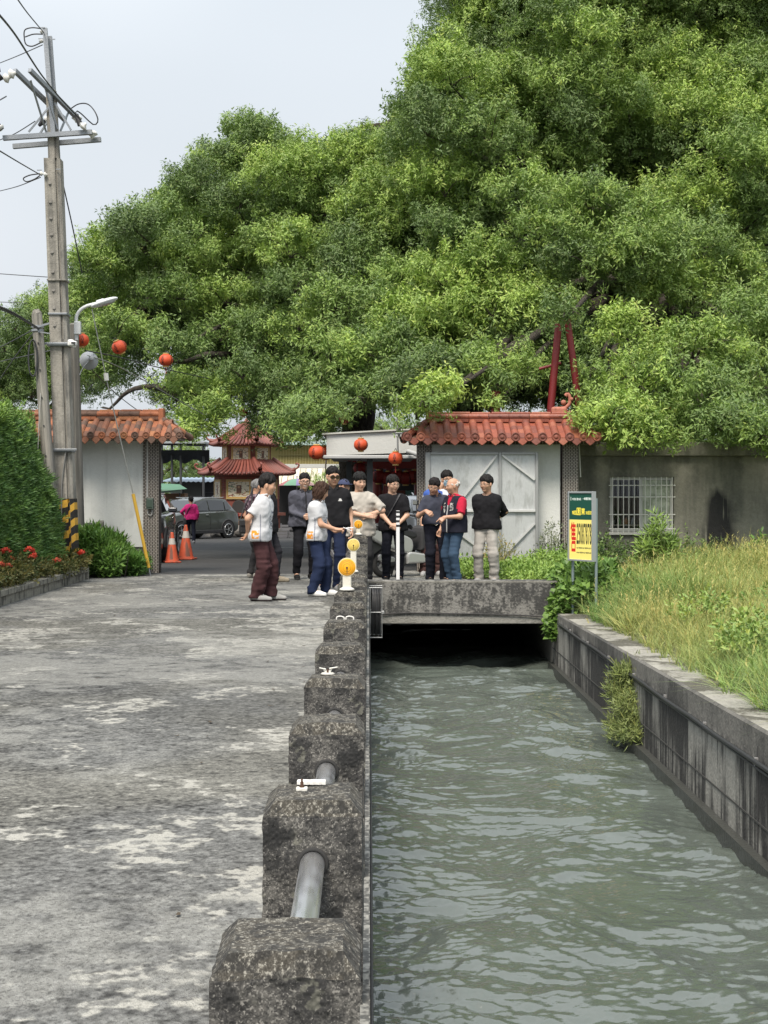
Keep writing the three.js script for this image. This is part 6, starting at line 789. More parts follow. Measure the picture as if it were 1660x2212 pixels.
function crownOf(t, clumps, seed, per = 330) {                            // each bough carries rounded heads of shoots, each head its own age of leaf
  const r = rngOf(seed), ms = [[], [], []], cs = [[], [], []], p = V3(), n = V3(), s = V3(), h = V3();
  const dir = (v) => { do v.set(r() * 2 - 1, r() * 2 - 1, r() * 2 - 1); while (v.lengthSq() > 1 || v.lengthSq() < 0.02); return v.normalize(); };
  for (const c of clumps) {
    const leafTone = c.leafTone ?? r(), heads = Math.round(17 * clamp(c.r / 0.9, 0.6, 1.5)), N = Math.round(per * c.r * c.r / 0.8 * (c.k ?? 1) / heads);
    for (let g = 0; g < heads; g++) {
      dir(h); if (h.y < -0.25) h.y *= -0.7; const hr = c.r * (0.25 + 0.20 * r()), q = 0.55 + 0.38 * r(), hc = V3(h.x * c.r * 1.15 * q, h.y * c.r * 1.0 * q, h.z * c.r * 1.05 * q).add(c.p), hf = clamp(leafTone + (r() - 0.5) * 0.36);
      for (let i = 0; i < N; i++) {
        dir(n); if (n.y < -0.1 && r() < 0.75) n.y = -n.y; const e = 1 - 0.5 * r() * r(); p.set(n.x * hr * 1.05, n.y * hr * 1.0, n.z * hr * 1.05).multiplyScalar(e).add(hc); p.y -= 0.35 * hr * (n.x * n.x + n.z * n.z);
        p.x += (r() - 0.5) * 0.1; p.y += (r() - 0.5) * 0.08; p.z += (r() - 0.5) * 0.1;
        n.y += 0.45; n.x += (r() - 0.5) * 0.7; n.z += (r() - 0.5) * 0.7; n.normalize(); q0.setFromUnitVectors(UPV, n); q1.setFromAxisAngle(UPV, r() * 6.283); q0.multiply(q1);
        const k = i % 3, sc = 0.72 + 0.45 * r(); s.set(sc, sc, sc); ms[k].push(new THREE.Matrix4().compose(p, q0, s));
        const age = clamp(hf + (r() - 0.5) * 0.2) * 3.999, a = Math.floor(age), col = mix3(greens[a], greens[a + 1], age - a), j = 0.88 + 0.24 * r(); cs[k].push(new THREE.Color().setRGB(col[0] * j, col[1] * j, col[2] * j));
      }
    }
  }
  for (let k = 0; k < 3; k++) if (ms[k].length) instanced(t, 'crown', sprigs[k], camphor, ms[k], cs[k]);
}
function limbsFor(t, trunkTop, clumps, seed, r0, nMain = 7) {              // boughs that fork toward the clumps
  const r = rngOf(seed), main = [], list = clumps.slice().sort((a, b) => a.p.x - b.p.x), geos = [], mz = clumps.map((c) => c.p.z).sort((a, b) => a - b)[Math.floor(clumps.length * 0.45)], deep = list.filter((c) => c.p.z <= mz);
  for (let i = 0; i < nMain; i++) { const c = deep[Math.floor((i + 0.5) / nMain * deep.length)].p, m = V3().lerpVectors(trunkTop, c, 0.5); m.y += 0.4 + r() * 0.8; m.x += (r() - 0.5); m.z -= 1.2 + r(); const e = c.clone(); e.z -= 1.0; const pts = [trunkTop.clone(), V3().lerpVectors(trunkTop, m, 0.5).add(V3((r() - 0.5) * 0.7, 0.3, (r() - 0.5) * 0.7)), m, V3().lerpVectors(m, e, 0.5).add(V3((r() - 0.5) * 0.8, (r() - 0.5) * 0.6, (r() - 0.5) * 0.6)), e]; geos.push(taperTube(pts, r0, 0.04, 22, 9, 0.35)); main.push(new THREE.CatmullRomCurve3(pts)); }
  for (const c of list) { let best = null, bd = 1e9; for (const m of main) for (const u of [0.4, 0.55, 0.7, 0.85, 1]) { const q = m.getPointAt(u), dd = q.distanceToSquared(c.p); if (dd < bd) { bd = dd; best = q; } } if (bd < 0.4) continue; const m = V3().lerpVectors(best, c.p, 0.5).add(V3((r() - 0.5) * 0.5, 0.2 + r() * 0.3, (r() - 0.5) * 0.5)); geos.push(taperTube([best, m, c.p.clone()], 0.035 + 0.02 * Math.sqrt(bd), 0.012, 9, 6, 0.3)); for (let k = 0; k < 3; k++) { const e = V3((r() - 0.5) * 1.6, (r() - 0.1) * 0.9, (r() - 0.2) * 1.4).multiplyScalar(c.r).add(c.p); geos.push(taperTube([c.p.clone(), V3().lerpVectors(c.p, e, 0.5).add(V3(0, 0.12, 0)), e], 0.022, 0.006, 6, 5)); } }
  const m = part(t, 'branches', geos, barkMat); return m;
}
// clump centres spread evenly over a region of the crown, each at the depth of the crown's bulging front
function scatterClumps(seed, x0, x1, top, bottom, depthAt, rad, extra = {}) {
  const r = rngOf(seed), out = [], pts = []; const R0 = rad; let tries = 0;
  while (tries++ < 5000) { const px = lerp(x0, x1, r()), yt = top(px), yb = bottom(px), inset = R0 * 0.72, py = lerp(yt + inset, yb - inset * (extra.low ?? 0.5), r()); if (yb - yt < inset) continue; let ok = true; const sep = R0 * (extra.sep ?? 1.0) * (0.85 + 0.4 * r()); for (const q of pts) if (Math.hypot(q[0] - px, (q[1] - py) * 1.2) < sep) { ok = false; break; } if (!ok) continue; pts.push([px, py]); let d = depthAt(px, py) + (r() - 0.5) * (extra.jit ?? 2.2) + (extra.back ?? 0); if (px > 1150 && px < 1270 && py > 680 && d < 30.4) d = 30.4; const rr_ = R0 * (0.85 + 0.4 * r()) * d / F; out.push({ p: at(px, py, d), r: rr_, px, py, k: extra.k, leafTone: (0.16 + 0.56 * r()) * (extra.leafTone ?? 1) }); }  // back layers scale the tone down: crown-depth shade painted into the leaves
  return out;
}
// ---------------------------------------------------------------- the big trees
const skyline = [[-200, 760], [0, 745], [40, 650], [100, 622], [190, 612], [216, 520], [245, 482], [330, 442], [392, 402], [440, 342], [500, 292], [545, 252], [592, 300], [650, 312], [720, 300], [780, 298], [860, 300], [905, 250], [930, 160], [975, 105], [1010, 40], [1040, -60], [1120, -240], [1400, -330], [1800, -330]];
const hem = [[-200, 885], [60, 890], [150, 905], [205, 885], [240, 820], [330, 800], [372, 828], [400, 935], [440, 975], [466, 960], [480, 890], [575, 882], [610, 945], [640, 985], [680, 950], [740, 935], [800, 900], [880, 905], [960, 880], [1050, 892], [1180, 885], [1262, 900], [1290, 955], [1370, 1003], [1480, 985], [1540, 958], [1600, 992], [1660, 1012], [1800, 1012]];
const edgeClumps = (seed, x0, x1, step, line, depthAt, rad, off) => { const r = rngOf(seed), out = []; for (let x = x0; x <= x1; x += step) { const px = x + (r() - 0.5) * step * 0.6, d = depthAt(px, line(px) + off) + (r() - 0.5) * 1.6; out.push({ p: at(px, line(px) + off + (r() - 0.5) * rad * 0.5, d), r: rad * (0.8 + 0.4 * r()) * d / F, leafTone: 0.16 + 0.56 * r() }); } return out; };
const topOf = (x) => poly(skyline, x), hemOf = (x) => poly(hem, x);
const dLeft = (x, y) => lerp(33, 39.5, Math.pow(clamp((hemOf(x) - y) / 640), 0.85)), dMid = (x, y) => lerp(28.2, 38, Math.pow(clamp((hemOf(x) - y) / 640), 0.85)), dRight = (x, y) => lerp(x > 1255 ? 26.3 : 28.4, 36.5, Math.pow(clamp((hemOf(x) - y) / 950), 0.8));
function bigTree(label, name, foot, d, clumps, seed, opts) {
  const p = V3(X(foot, d), slopeY(d), -d), t = thing(name, label, 'tree', [0, 0, 0], 0), h = opts.h, topP = V3(p.x + (opts.lean ?? 0.4), h, p.z);
  part(t, 'trunk', taperTube([p.clone().setY(p.y - 0.3), V3(p.x + 0.05, p.y + 0.6, p.z), V3(p.x + 0.15, lerp(p.y, h, 0.55), p.z + 0.1), topP], opts.r, opts.r * 0.72, 18, 14, 0.3), barkMat);
  limbsFor(t, topP, clumps, seed + 1, opts.r * 0.5, opts.main ?? 8);
  for (const l of opts.limbs ?? []) part(t, 'limb', taperTube(l.pts.map((q) => at(...q)), l.r0, l.r1, 30, 10, 0.5), barkMat);
  crownOf(t, clumps, seed, opts.per); return t;
}
{
  const L1 = scatterClumps(101, 190, 640, topOf, hemOf, dLeft, 66, { sep: 1.42, jit: 3.4 }), L2 = scatterClumps(102, 215, 660, (x) => topOf(x) + 25, (x) => hemOf(x) - 12, dLeft, 78, { back: 4.4, leafTone: 0.45, sep: 1.1 }), L3 = scatterClumps(103, 230, 660, (x) => topOf(x) + 70, (x) => hemOf(x) - 30, dLeft, 105, { back: 7, leafTone: 0.4, k: 0.8 });
  bigTree('broad leafy tree at the left with dark limbs over the gateway', 'camphor_tree', 757, 39, [...L1, ...L2, ...L3, ...edgeClumps(141, 205, 640, 36, topOf, (x, y) => dLeft(x, y) + 0.6, 46, 44), ...edgeClumps(142, 440, 640, 48, hemOf, dLeft, 44, -38)], 201, { h: 4.6, r: 0.55, per: 300, limbs: [
    { pts: [[590, 860, 38], [500, 812, 36], [440, 842, 34.5], [400, 868, 34], [345, 838, 34], [300, 838, 34], [268, 852, 34.3], [236, 884, 34.5], [222, 880, 34.6]], r0: 0.24, r1: 0.025 }, { pts: [[560, 800, 38], [500, 772, 36], [440, 768, 34], [392, 782, 33.2], [360, 776, 33.2]], r0: 0.19, r1: 0.04 }, { pts: [[600, 800, 39], [600, 640, 39], [612, 545, 38.6], [575, 512, 38.4], [520, 500, 38.4], [480, 512, 38.6], [450, 470, 38.8]], r0: 0.2, r1: 0.03 }, { pts: [[608, 550, 38.6], [618, 480, 38.7], [612, 430, 38.8], [560, 380, 38.6], [520, 310, 39.4]], r0: 0.08, r1: 0.015 }] });
}
{
  const M1 = scatterClumps(111, 620, 1000, (x) => topOf(x), hemOf, dMid, 72, { sep: 1.38, jit: 3.4 }), M2 = scatterClumps(112, 610, 1020, (x) => topOf(x) + 25, (x) => hemOf(x) - 10, dMid, 80, { back: 4.6, leafTone: 0.45, sep: 1.1 }), M3 = scatterClumps(113, 610, 1020, (x) => topOf(x) + 70, (x) => hemOf(x) - 30, dMid, 110, { back: 7.4, leafTone: 0.4, k: 0.8 });
  bigTree('middle tree whose crown hangs low over the white canopy', 'camphor_tree', 985, 37.5, [...M1, ...M2, ...M3, ...edgeClumps(143, 640, 1000, 40, topOf, (x, y) => dMid(x, y) + 0.6, 48, 46), ...edgeClumps(144, 650, 960, 50, hemOf, dMid, 46, -38)], 211, { h: 4.4, r: 0.6, per: 300, limbs: [{ pts: [[870, 780, 36], [800, 700, 33.4], [730, 668, 32.4], [690, 660, 32.6], [650, 640, 33]], r0: 0.26, r1: 0.07 }, { pts: [[860, 800, 38], [930, 700, 37], [985, 640, 36.5], [1030, 600, 36]], r0: 0.22, r1: 0.04 }] });
}
{
  const top = (x) => Math.max(topOf(x), -420), R1 = scatterClumps(121, 890, 1750, top, hemOf, dRight, 80, { sep: 1.36, jit: 3.4 }), R2 = scatterClumps(122, 900, 1780, (x) => top(x) + 25, (x) => hemOf(x) - 8, dRight, 84, { back: 4.6, leafTone: 0.45, sep: 1.1 }), R3 = scatterClumps(123, 900, 1780, (x) => top(x) + 70, (x) => hemOf(x) - 25, dRight, 115, { back: 7.6, leafTone: 0.4, k: 0.8 });
  const R4 = scatterClumps(124, 1000, 1780, (x) => -330, (x) => 330, dRight, 88, { back: 1.6 });
  const nearHem = [[920, 880, 25.5, 0.42, 0.7], [952, 862, 25.6, 0.42, 0.9], [900, 905, 25.9, 0.34, 0.5], [1040, 862, 31, 0.7, 0.1], [1110, 866, 32, 0.7, 0.05], [1180, 866, 32.5, 0.7, 0.1], [1240, 868, 32, 0.6, 0.2], [1000, 850, 30.5, 0.6, 0.3], [1140, 760, 30.5, 0.8, 0.2], [1190, 740, 31, 0.8, 0.1], [1240, 750, 31, 0.8, 0.2], [1285, 780, 30.5, 0.7, 0.3], [1150, 830, 31, 0.7, 0.1], [1215, 820, 31.2, 0.8, 0.1], [1275, 850, 30, 0.7, 0.2], [1222, 690, 27.25, 0.36, 0.3], [1078, 838, 27.3, 0.30, 0.3], [1060, 885, 27.2, 0.26, 0.6], [1275, 815, 27.2, 0.25, 0.5]].map(([a, b, d, r, leafTone]) => ({ p: at(a, b, d), r, leafTone }));  // clumps behind roof and poles coloured dark to paint the shaded gap
  bigTree('huge tree filling the right side above the red roof and cement wall', 'camphor_tree', 1330, 37, [...R1, ...R2, ...R3, ...R4, ...edgeClumps(145, 880, 1010, 30, topOf, (x, y) => dRight(x, y) + 0.6, 46, 44), ...edgeClumps(146, 1325, 1740, 44, hemOf, (x) => 26.35, 46, -40), ...nearHem], 221, { h: 5.2, r: 0.8, main: 12, per: 290, limbs: [{ pts: [[1330, 700, 36.5], [1240, 500, 35], [1180, 440, 34], [1120, 420, 33.6]], r0: 0.26, r1: 0.03 }, { pts: [[1400, 620, 35], [1385, 505, 32.6], [1300, 455, 31.6], [1215, 452, 31.6], [1150, 430, 31.8]], r0: 0.17, r1: 0.03 }, { pts: [[1400, 760, 36], [1310, 735, 33.5], [1245, 755, 31.6], [1190, 770, 31]], r0: 0.16, r1: 0.03 }] });
}
{
  const f1 = scatterClumps(131, -120, 215, topOf, hemOf, () => 52, 50), f2 = scatterClumps(132, -120, 220, (x) => topOf(x) + 25, (x) => hemOf(x) - 5, () => 55, 66, { leafTone: 0.4 });
  bigTree('smaller tree at the far left behind the poles', 'camphor_tree', 70, 56, [...f1, ...f2], 231, { h: 3.2, r: 0.35, per: 170, main: 5 });
}
// trees and hedge far behind the yard, seen under the crowns
for (const [i, [px, d, w, h, lab]] of [[345, 84, 5, 4.6, 'pale green tree beyond the tarp frame'], [420, 90, 6, 5.2, 'round green tree behind the blue shed roof'], [270, 95, 8, 7, 'distant tree behind the left gate roof'], [640, 96, 9, 5.4, 'distant tree behind the yellow house'], [1180, 60, 10, 7, 'dim tree behind the red pole frame'], [1500, 58, 12, 8, 'dim tree far behind the cement wall'], [900, 70, 10, 6.5, 'dim tree behind the temple hall']].entries()) {
  const r = rngOf(300 + i), c = V3(X(px, d), slopeY(d), -d), cl = []; for (let k = 0; k < 22; k++) cl.push({ p: V3(c.x + (r() - 0.5) * w, c.y + 0.8 + r() * (h - 1), c.z + (r() - 0.5) * w * 0.5), r: 0.8 + 0.5 * r(), leafTone: r() * 0.7 });
  bigTree(lab, 'background_tree', px, d, cl, 400 + i * 7, { h: h * 0.5, r: 0.2, per: 75, main: 4, lean: 0 });
}
// ---------------------------------------------------------------- clipped hedge, bush, flowers
{
  const t = thing('clipped_hedge', 'tall clipped green hedge on the left edge behind the flower bed', 'hedge', [0, 0, 0]), g1 = leafSprig(22, 0.13, 0.075, 0.014, -0.2, 0.06, 21, 0.2), g2 = leafSprig(18, 0.10, 0.07, 0.015, 0.1, 0.08, 22, 0.2), m = leafMat(0.45, 0.2), ms = [[], []], cs = [[], []], r = rngOf(61), n = V3(), p = V3(), s = V3();
  const xr = (y, z = -20) => lerp(lerp(-5.42, -4.96, sstep(-19.5, -22.6, z)), -5.66, Math.pow(clamp(y / 2.8), 1.6)), put = (pt, nn, leafTone) => { n.copy(nn); n.y += 0.5; n.x += (r() - 0.5) * 0.9; n.z += (r() - 0.5) * 0.9; n.normalize(); q0.setFromUnitVectors(UPV, n).multiply(q1.setFromAxisAngle(UPV, r() * 6.3)); const k = r() < 0.5 ? 0 : 1, sc = 0.8 + 0.6 * r(); ms[k].push(new THREE.Matrix4().compose(pt, q0, s.set(sc, sc, sc))); const a = clamp(leafTone + (r() - 0.5) * 0.35), c = mix3([0.085, 0.180, 0.052], [0.28, 0.43, 0.08], a), j = 0.75 + 0.5 * r(); cs[k].push(new THREE.Color().setRGB(c[0] * j, c[1] * j, c[2] * j)); };
  const surf = (z, y) => 0.16 * (n3(z * 1.3, y * 1.5, 2) - 0.5) + 0.1 * (n3(z * 4, y * 4, 8) - 0.5);
  const topAt = (z, x) => 2.62 - 0.16 * sstep(-20, -23, z) + 0.22 * (n3(z * 1.4, x * 1.4, 4) - 0.5);
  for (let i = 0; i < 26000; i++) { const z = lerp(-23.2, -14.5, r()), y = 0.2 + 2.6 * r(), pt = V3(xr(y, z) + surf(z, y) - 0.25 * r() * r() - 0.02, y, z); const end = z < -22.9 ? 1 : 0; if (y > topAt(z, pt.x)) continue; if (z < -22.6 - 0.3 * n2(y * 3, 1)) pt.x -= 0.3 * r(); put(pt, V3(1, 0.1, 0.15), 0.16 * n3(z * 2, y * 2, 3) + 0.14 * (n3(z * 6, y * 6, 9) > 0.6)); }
  for (let i = 0; i < 12000; i++) { const z = lerp(-23.2, -14.5, r()), x = lerp(-8.2, -5.5, Math.pow(r(), 0.6)), y = topAt(z, x); put(V3(x + 0.1 * r(), y - 0.1 + 0.34 * r() * n3(z * 5, x * 5, 1) * 1.2, z), V3(0.1, 1, 0.1), 0.35 + 0.6 * n3(z * 2.2, x * 2.2, 6)); }  // top leaves coloured brighter than those of the sides and back
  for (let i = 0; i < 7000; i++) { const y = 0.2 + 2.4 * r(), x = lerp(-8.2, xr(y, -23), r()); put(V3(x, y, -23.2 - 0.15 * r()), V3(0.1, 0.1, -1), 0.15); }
  instanced(t, 'foliage', g1, m, ms[0], cs[0]); instanced(t, 'foliage', g2, m, ms[1], cs[1]);
  const st = []; for (let i = 0; i < 40; i++) { const z = lerp(-22.9, -14.6, r()), x = -5.7 - 1.6 * r(); st.push(taperTube([V3(x, 0.05, z), V3(x + 0.1 * (r() - 0.5), 1.0, z + 0.1 * (r() - 0.5)), V3(x + 0.2, 2.3, z + 0.2 * (r() - 0.5))], 0.03, 0.012, 6, 5)); } part(t, 'stems', st, barkMat);
}
{
  const t = thing('garden_bush', 'bushy green shrub of narrow leaves against the white wall', 'bush', [0, 0, 0]), g1 = leafSprig(12, 0.16, 0.13, 0.026, 0.25, 0.05, 25, 0.3), g2 = leafSprig(10, 0.12, 0.12, 0.028, 0.45, 0.05, 26, 0.3), m = leafMat(0.5, 0.25), ms = [[], []], cs = [[], []], r = rngOf(62), n = V3(), s = V3();
  const prof = [[160, 1172], [190, 1166], [222, 1174], [250, 1198], [272, 1216], [292, 1245]];
  for (let i = 0; i < 5200; i++) { const px = 150 + 148 * r(), d = lerp(24.3, 25.85, r()), topY = Y(poly(prof, px), d) + 0.14 * (n3(px * 0.06, d * 3, 2) - 0.5), y = lerp(0.02, Math.max(0.1, topY), Math.pow(r(), 0.7)), front = d < 24.9; if (front && px > 240 + 30 * r()) continue; const pt = V3(X(px, 25), y, -d - 0.3 * (y / 1.2)); n.set((r() - 0.4) * 1.2, 0.9, 0.9 * r()).normalize(); q0.setFromUnitVectors(UPV, n).multiply(q1.setFromAxisAngle(UPV, r() * 6.3)); const k = r() < 0.5 ? 0 : 1, sc = 0.8 + 0.6 * r(); ms[k].push(new THREE.Matrix4().compose(pt, q0, s.set(sc, sc, sc))); const a = clamp(n3(px * 0.05, y * 5, d) * 0.9 + (r() - 0.5) * 0.4), c = mix3([0.055, 0.14, 0.032], [0.19, 0.34, 0.065], a), j = 0.8 + 0.4 * r(); cs[k].push(new THREE.Color().setRGB(c[0] * j, c[1] * j, c[2] * j)); }
  instanced(t, 'foliage', g1, m, ms[0], cs[0]); instanced(t, 'foliage', g2, m, ms[1], cs[1]); const st = []; for (let i = 0; i < 22; i++) { const x = X(170 + 110 * r(), 25), z = -24.6 - r(); st.push(taperTube([V3(x, 0, z), V3(x + 0.05, 0.4, z), V3(x + 0.1 * (r() - 0.5), 0.9 * (1 - (x + 5.1) * 0.6) , z + 0.05)], 0.012, 0.005, 5, 5)); } part(t, 'stems', st, barkMat);
}
{ // flowering shrubs in the planter: each its own plant
  const leafG = leafSprig(14, 0.09, 0.055, 0.024, 0.1, 0.1, 27, 0.3), lm = leafMat(0.5, 0.2), r = rngOf(63), n = V3(), s = V3(), fm = [mat([0.62, 0.075, 0.045], 0.6), mat([0.55, 0.11, 0.06], 0.6)];
  const flower = (() => { const l = []; const q = rngOf(5); for (let i = 0; i < 16; i++) { const v = V3(q() - 0.5, q() * 0.7, q() - 0.5).normalize().multiplyScalar(0.045); for (let k = 0; k < 4; k++) { const g = new THREE.PlaneGeometry(0.016, 0.022); g.translate(0, 0.012, 0); g.rotateX(-0.9); g.rotateY(k * 1.57); g.lookAt(v); g.translate(v.x, v.y, v.z); l.push(g); } } return join(l); })();
  const spots = [[12, 1235, 18.9, 5], [45, 1222, 19.6, 2], [78, 1214, 20.3, 7], [112, 1212, 21.2, 3], [140, 1218, 22.3, 3], [165, 1205, 23.3, 1], [-20, 1240, 18.2, 4], [60, 1232, 19.4, 2], [-60, 1255, 17.3, 3]];
  const words = ['at the very left edge of the bed', 'second along the bed from the left edge, with few flowers', 'with the largest red cluster in the middle of the bed', 'with scattered blooms right of the largest cluster', 'low beside the end of the hedge', 'last at the corner of the planter by the pole', 'outside the left edge', 'low and mostly leaf in front of the middle', 'beyond the left edge nearer the camera'];
  spots.forEach(([px, py, d, nf], i) => { const c = V3(Math.min(X(px, d), d < 21.5 ? -5.12 : -5.0), 0.13, -d), t = thing('flowering_shrub', 'red flowering shrub ' + words[i], 'flowering shrub', [c.x, c.y, c.z], 0), ms = [], cs = []; const hgt = Y(py, d) - 0.13 + 0.1;
    for (let k = 0; k < 210; k++) { const a = r() * 6.3, ra = 0.36 * Math.sqrt(r()), y = Math.pow(r(), 0.7) * hgt * (1 - 0.5 * ra / 0.42), pt = V3(Math.cos(a) * ra, y, Math.sin(a) * ra * 1.2); n.set(pt.x * 2 + (r() - 0.5), 0.8, pt.z * 2 + (r() - 0.5) + 0.3).normalize(); q0.setFromUnitVectors(UPV, n); const sc = 0.8 + 0.5 * r(); ms.push(new THREE.Matrix4().compose(pt, q0, s.set(sc, sc, sc))); const cc = mix3([0.05, 0.085, 0.025], [0.19, 0.17, 0.05], r()); cs.push(new THREE.Color().setRGB(...cc)); }
    instanced(t, 'leaves', leafG, lm, ms, cs); const st = []; for (let k = 0; k < 9; k++) st.push(rod(V3(0, 0, 0), V3((r() - 0.5) * 0.5, hgt * 0.8, (r() - 0.5) * 0.5), 0.008, 0.004, 5)); part(t, 'stems', st, barkMat);
    for (let k = 0; k < nf; k++) { const f = part(t, 'flower', flower, fm[k % 2]); const a = r() * 6.3, ra = 0.32 * r(); f.position.set(Math.cos(a) * ra + 0.05, hgt * (0.75 + 0.35 * r()), Math.sin(a) * ra + 0.1); f.scale.setScalar(0.9 + 0.9 * r()); f.rotation.y = r() * 6; } });
}
// ---------------------------------------------------------------- field grass, weeds, vines
function tuft(n, h, w, lean, seed, headed = 0) {
  const r = rngOf(seed), pos = [], col = [], P = V3(), sd = V3();
  for (let i = 0; i < n; i++) { const a = r() * 6.283, rad = 0.07 * Math.sqrt(r()), H = h * (0.55 + 0.6 * r()), L = lean * (0.3 + 0.9 * r()), ww = w * (0.7 + 0.6 * r()), dx = Math.cos(a), dz = Math.sin(a), bx = Math.cos(a * 3) * rad, bz = Math.sin(a * 5) * rad, k = 0.72 + 0.5 * r(), dry = r() < 0.22, c = dry ? [1.3 * k, 1.02 * k, 1.0 * k] : [k, k, k * 0.9]; sd.set(-dz, 0, dx);
    const pt = (t) => P.set(bx + dx * L * H * t * t, H * (t - 0.28 * L * t * t), bz + dz * L * H * t * t).clone(); let prev = null; for (let q = 0; q <= 3; q++) { const t = q / 3, c0 = pt(t), wd = ww * (1 - t) * (0.5 + 0.5 * Math.min(1, t * 3 + 0.4)) / 2, A = c0.clone().addScaledVector(sd, wd), B = c0.clone().addScaledVector(sd, -wd); if (prev) { for (const v of q < 3 ? [prev[0], prev[1], B, prev[0], B, A] : [prev[0], prev[1], c0]) { pos.push(v.x, v.y, v.z); col.push(...c); } } prev = [A, B]; }
    if (headed && i < headed) { const e = pt(1); for (let q = 0; q < 7; q++) { const b = e.clone().add(V3((r() - 0.5) * 0.01, -0.02 * q + 0.03, (r() - 0.5) * 0.01)), f = b.clone().add(V3((r() - 0.5) * 0.06, 0.045, (r() - 0.5) * 0.06)); for (const v of [b, f, b.clone().add(V3(0.008, 0.015, 0.006))]) { pos.push(v.x, v.y, v.z); col.push(1.45, 1.1, 1.2); } } } }
  const g = new THREE.BufferGeometry(); g.setAttribute('position', new THREE.Float32BufferAttribute(pos, 3)); g.setAttribute('color', new THREE.Float32BufferAttribute(col, 3)); g.computeVertexNormals(); return g;
}
{
  const gs = [tuft(20, 0.55, 0.011, 1.0, 31), tuft(16, 0.66, 0.010, 0.8, 32, 3), tuft(24, 0.42, 0.014, 1.35, 33)], m = leafMat(0.6, 0.35), ms = [[], [], []], cs = [[], [], []], r = rngOf(71), s = V3();
  for (let i = 0; i < 17500; i++) { const z = -lerp(6.5, 26.6, Math.pow(r(), 0.9)), x = lerp(3.12, 3.3 + Math.min(13, -z * 0.33), Math.pow(r(), 0.97)); if (x < 3.20 + 0.22 * n2(z * 1.6, 3) && r() < 0.75) continue; const big = n2(x * 0.7 + 3, z * 0.5), k = r() < 0.25 ? 1 : r() < 0.6 ? 0 : 2, sc = (0.5 + 0.75 * big * big + 0.45 * r() * r()) * (x < 3.5 ? 0.8 : 1), y = -0.32 + 0.3 * sstep(3.3, 6, x); q0.setFromAxisAngle(UPV, r() * 6.283); q1.setFromAxisAngle(V3(r() - 0.5, 0, r() - 0.5).normalize(), 0.55 * r()); q0.premultiply(q1); ms[k].push(new THREE.Matrix4().compose(V3(x, y, z), q0, s.set(sc, sc * 0.95, sc))); const pa = clamp(1.3 * n2(x * 0.55 + 40, z * 0.45 + 2) - 0.16 + (r() - 0.5) * 0.7), c = mix3([0.155, 0.30, 0.065], [0.36, 0.42, 0.135], pa); cs[k].push(new THREE.Color().setRGB(...c)); }
  const names = [0, 1, 2]; const t = thing('field_grass', 'tall yellow green grass filling the field beside the canal', 'grass', [0, 0, 0]); t.userData.kind = 'stuff'; names.forEach((k) => instanced(t, 'grass_blades', gs[k], m, ms[k], cs[k]));
}
function weedPatch(label, name, cat, pts, n, size, seed, cols, sprigN = 12, lf = [0.09, 0.055], hgt = 1, kind) {
  const g = [leafSprig(sprigN, 0.14 * size, lf[0] * size, lf[1] * size, 0.15, 0.12, seed, 0.3), leafSprig(sprigN - 3, 0.20 * size, lf[0] * size, lf[1] * size, 0.3, 0.1, seed + 1, 0.3)], m = leafMat(0.5, 0.3), ms = [[], []], cs = [[], []], r = rngOf(seed), s = V3(), nn = V3();
  for (let i = 0; i < n; i++) { const c = pts[Math.floor(r() * pts.length)], a = r() * 6.3, q = Math.sqrt(r()), y = r(), p = V3(c[0] + Math.cos(a) * q * c[3], c[1] + y * c[4] * (1 - 0.6 * q) * hgt, c[2] + Math.sin(a) * q * c[3]); nn.set(Math.cos(a) * q * 0.9 + (r() - 0.5) * 0.8, 0.8, Math.sin(a) * q * 0.7 + r() * 0.5).normalize(); q0.setFromUnitVectors(UPV, nn).multiply(q1.setFromAxisAngle(UPV, r() * 6.3)); const k = r() < 0.5 ? 0 : 1, sc = 0.7 + 0.6 * r(); ms[k].push(new THREE.Matrix4().compose(p, q0, s.set(sc, sc, sc))); const cc = mix3(cols[0], cols[1], clamp(r() * 0.7 + 0.5 * n3(p.x * 2, p.y * 3, p.z * 2) - 0.1)); cs[k].push(new THREE.Color().setRGB(...cc)); }
  const t = thing(name, label, cat, [0, 0, 0]); if (kind) t.userData.kind = kind; instanced(t, 'leaves', g[0], m, ms[0], cs[0]); instanced(t, 'leaves', g[1], m, ms[1], cs[1]);
  const st = []; for (let i = 0; i < Math.min(60, n / 12); i++) { const c = pts[Math.floor(r() * pts.length)], a = r() * 6.3, q = r() * c[3]; st.push(taperTube([V3(c[0] + Math.cos(a) * q * 0.5, c[1], c[2] + Math.sin(a) * q * 0.5), V3(c[0] + Math.cos(a) * q * 0.7, c[1] + c[4] * 0.4 * hgt, c[2] + Math.sin(a) * q * 0.7), V3(c[0] + Math.cos(a) * q, c[1] + c[4] * 0.75 * hgt, c[2] + Math.sin(a) * q)], 0.008, 0.003, 5, 4)); } part(t, 'stems', st, mat([0.10, 0.13, 0.04], 0.8)); return t;
}
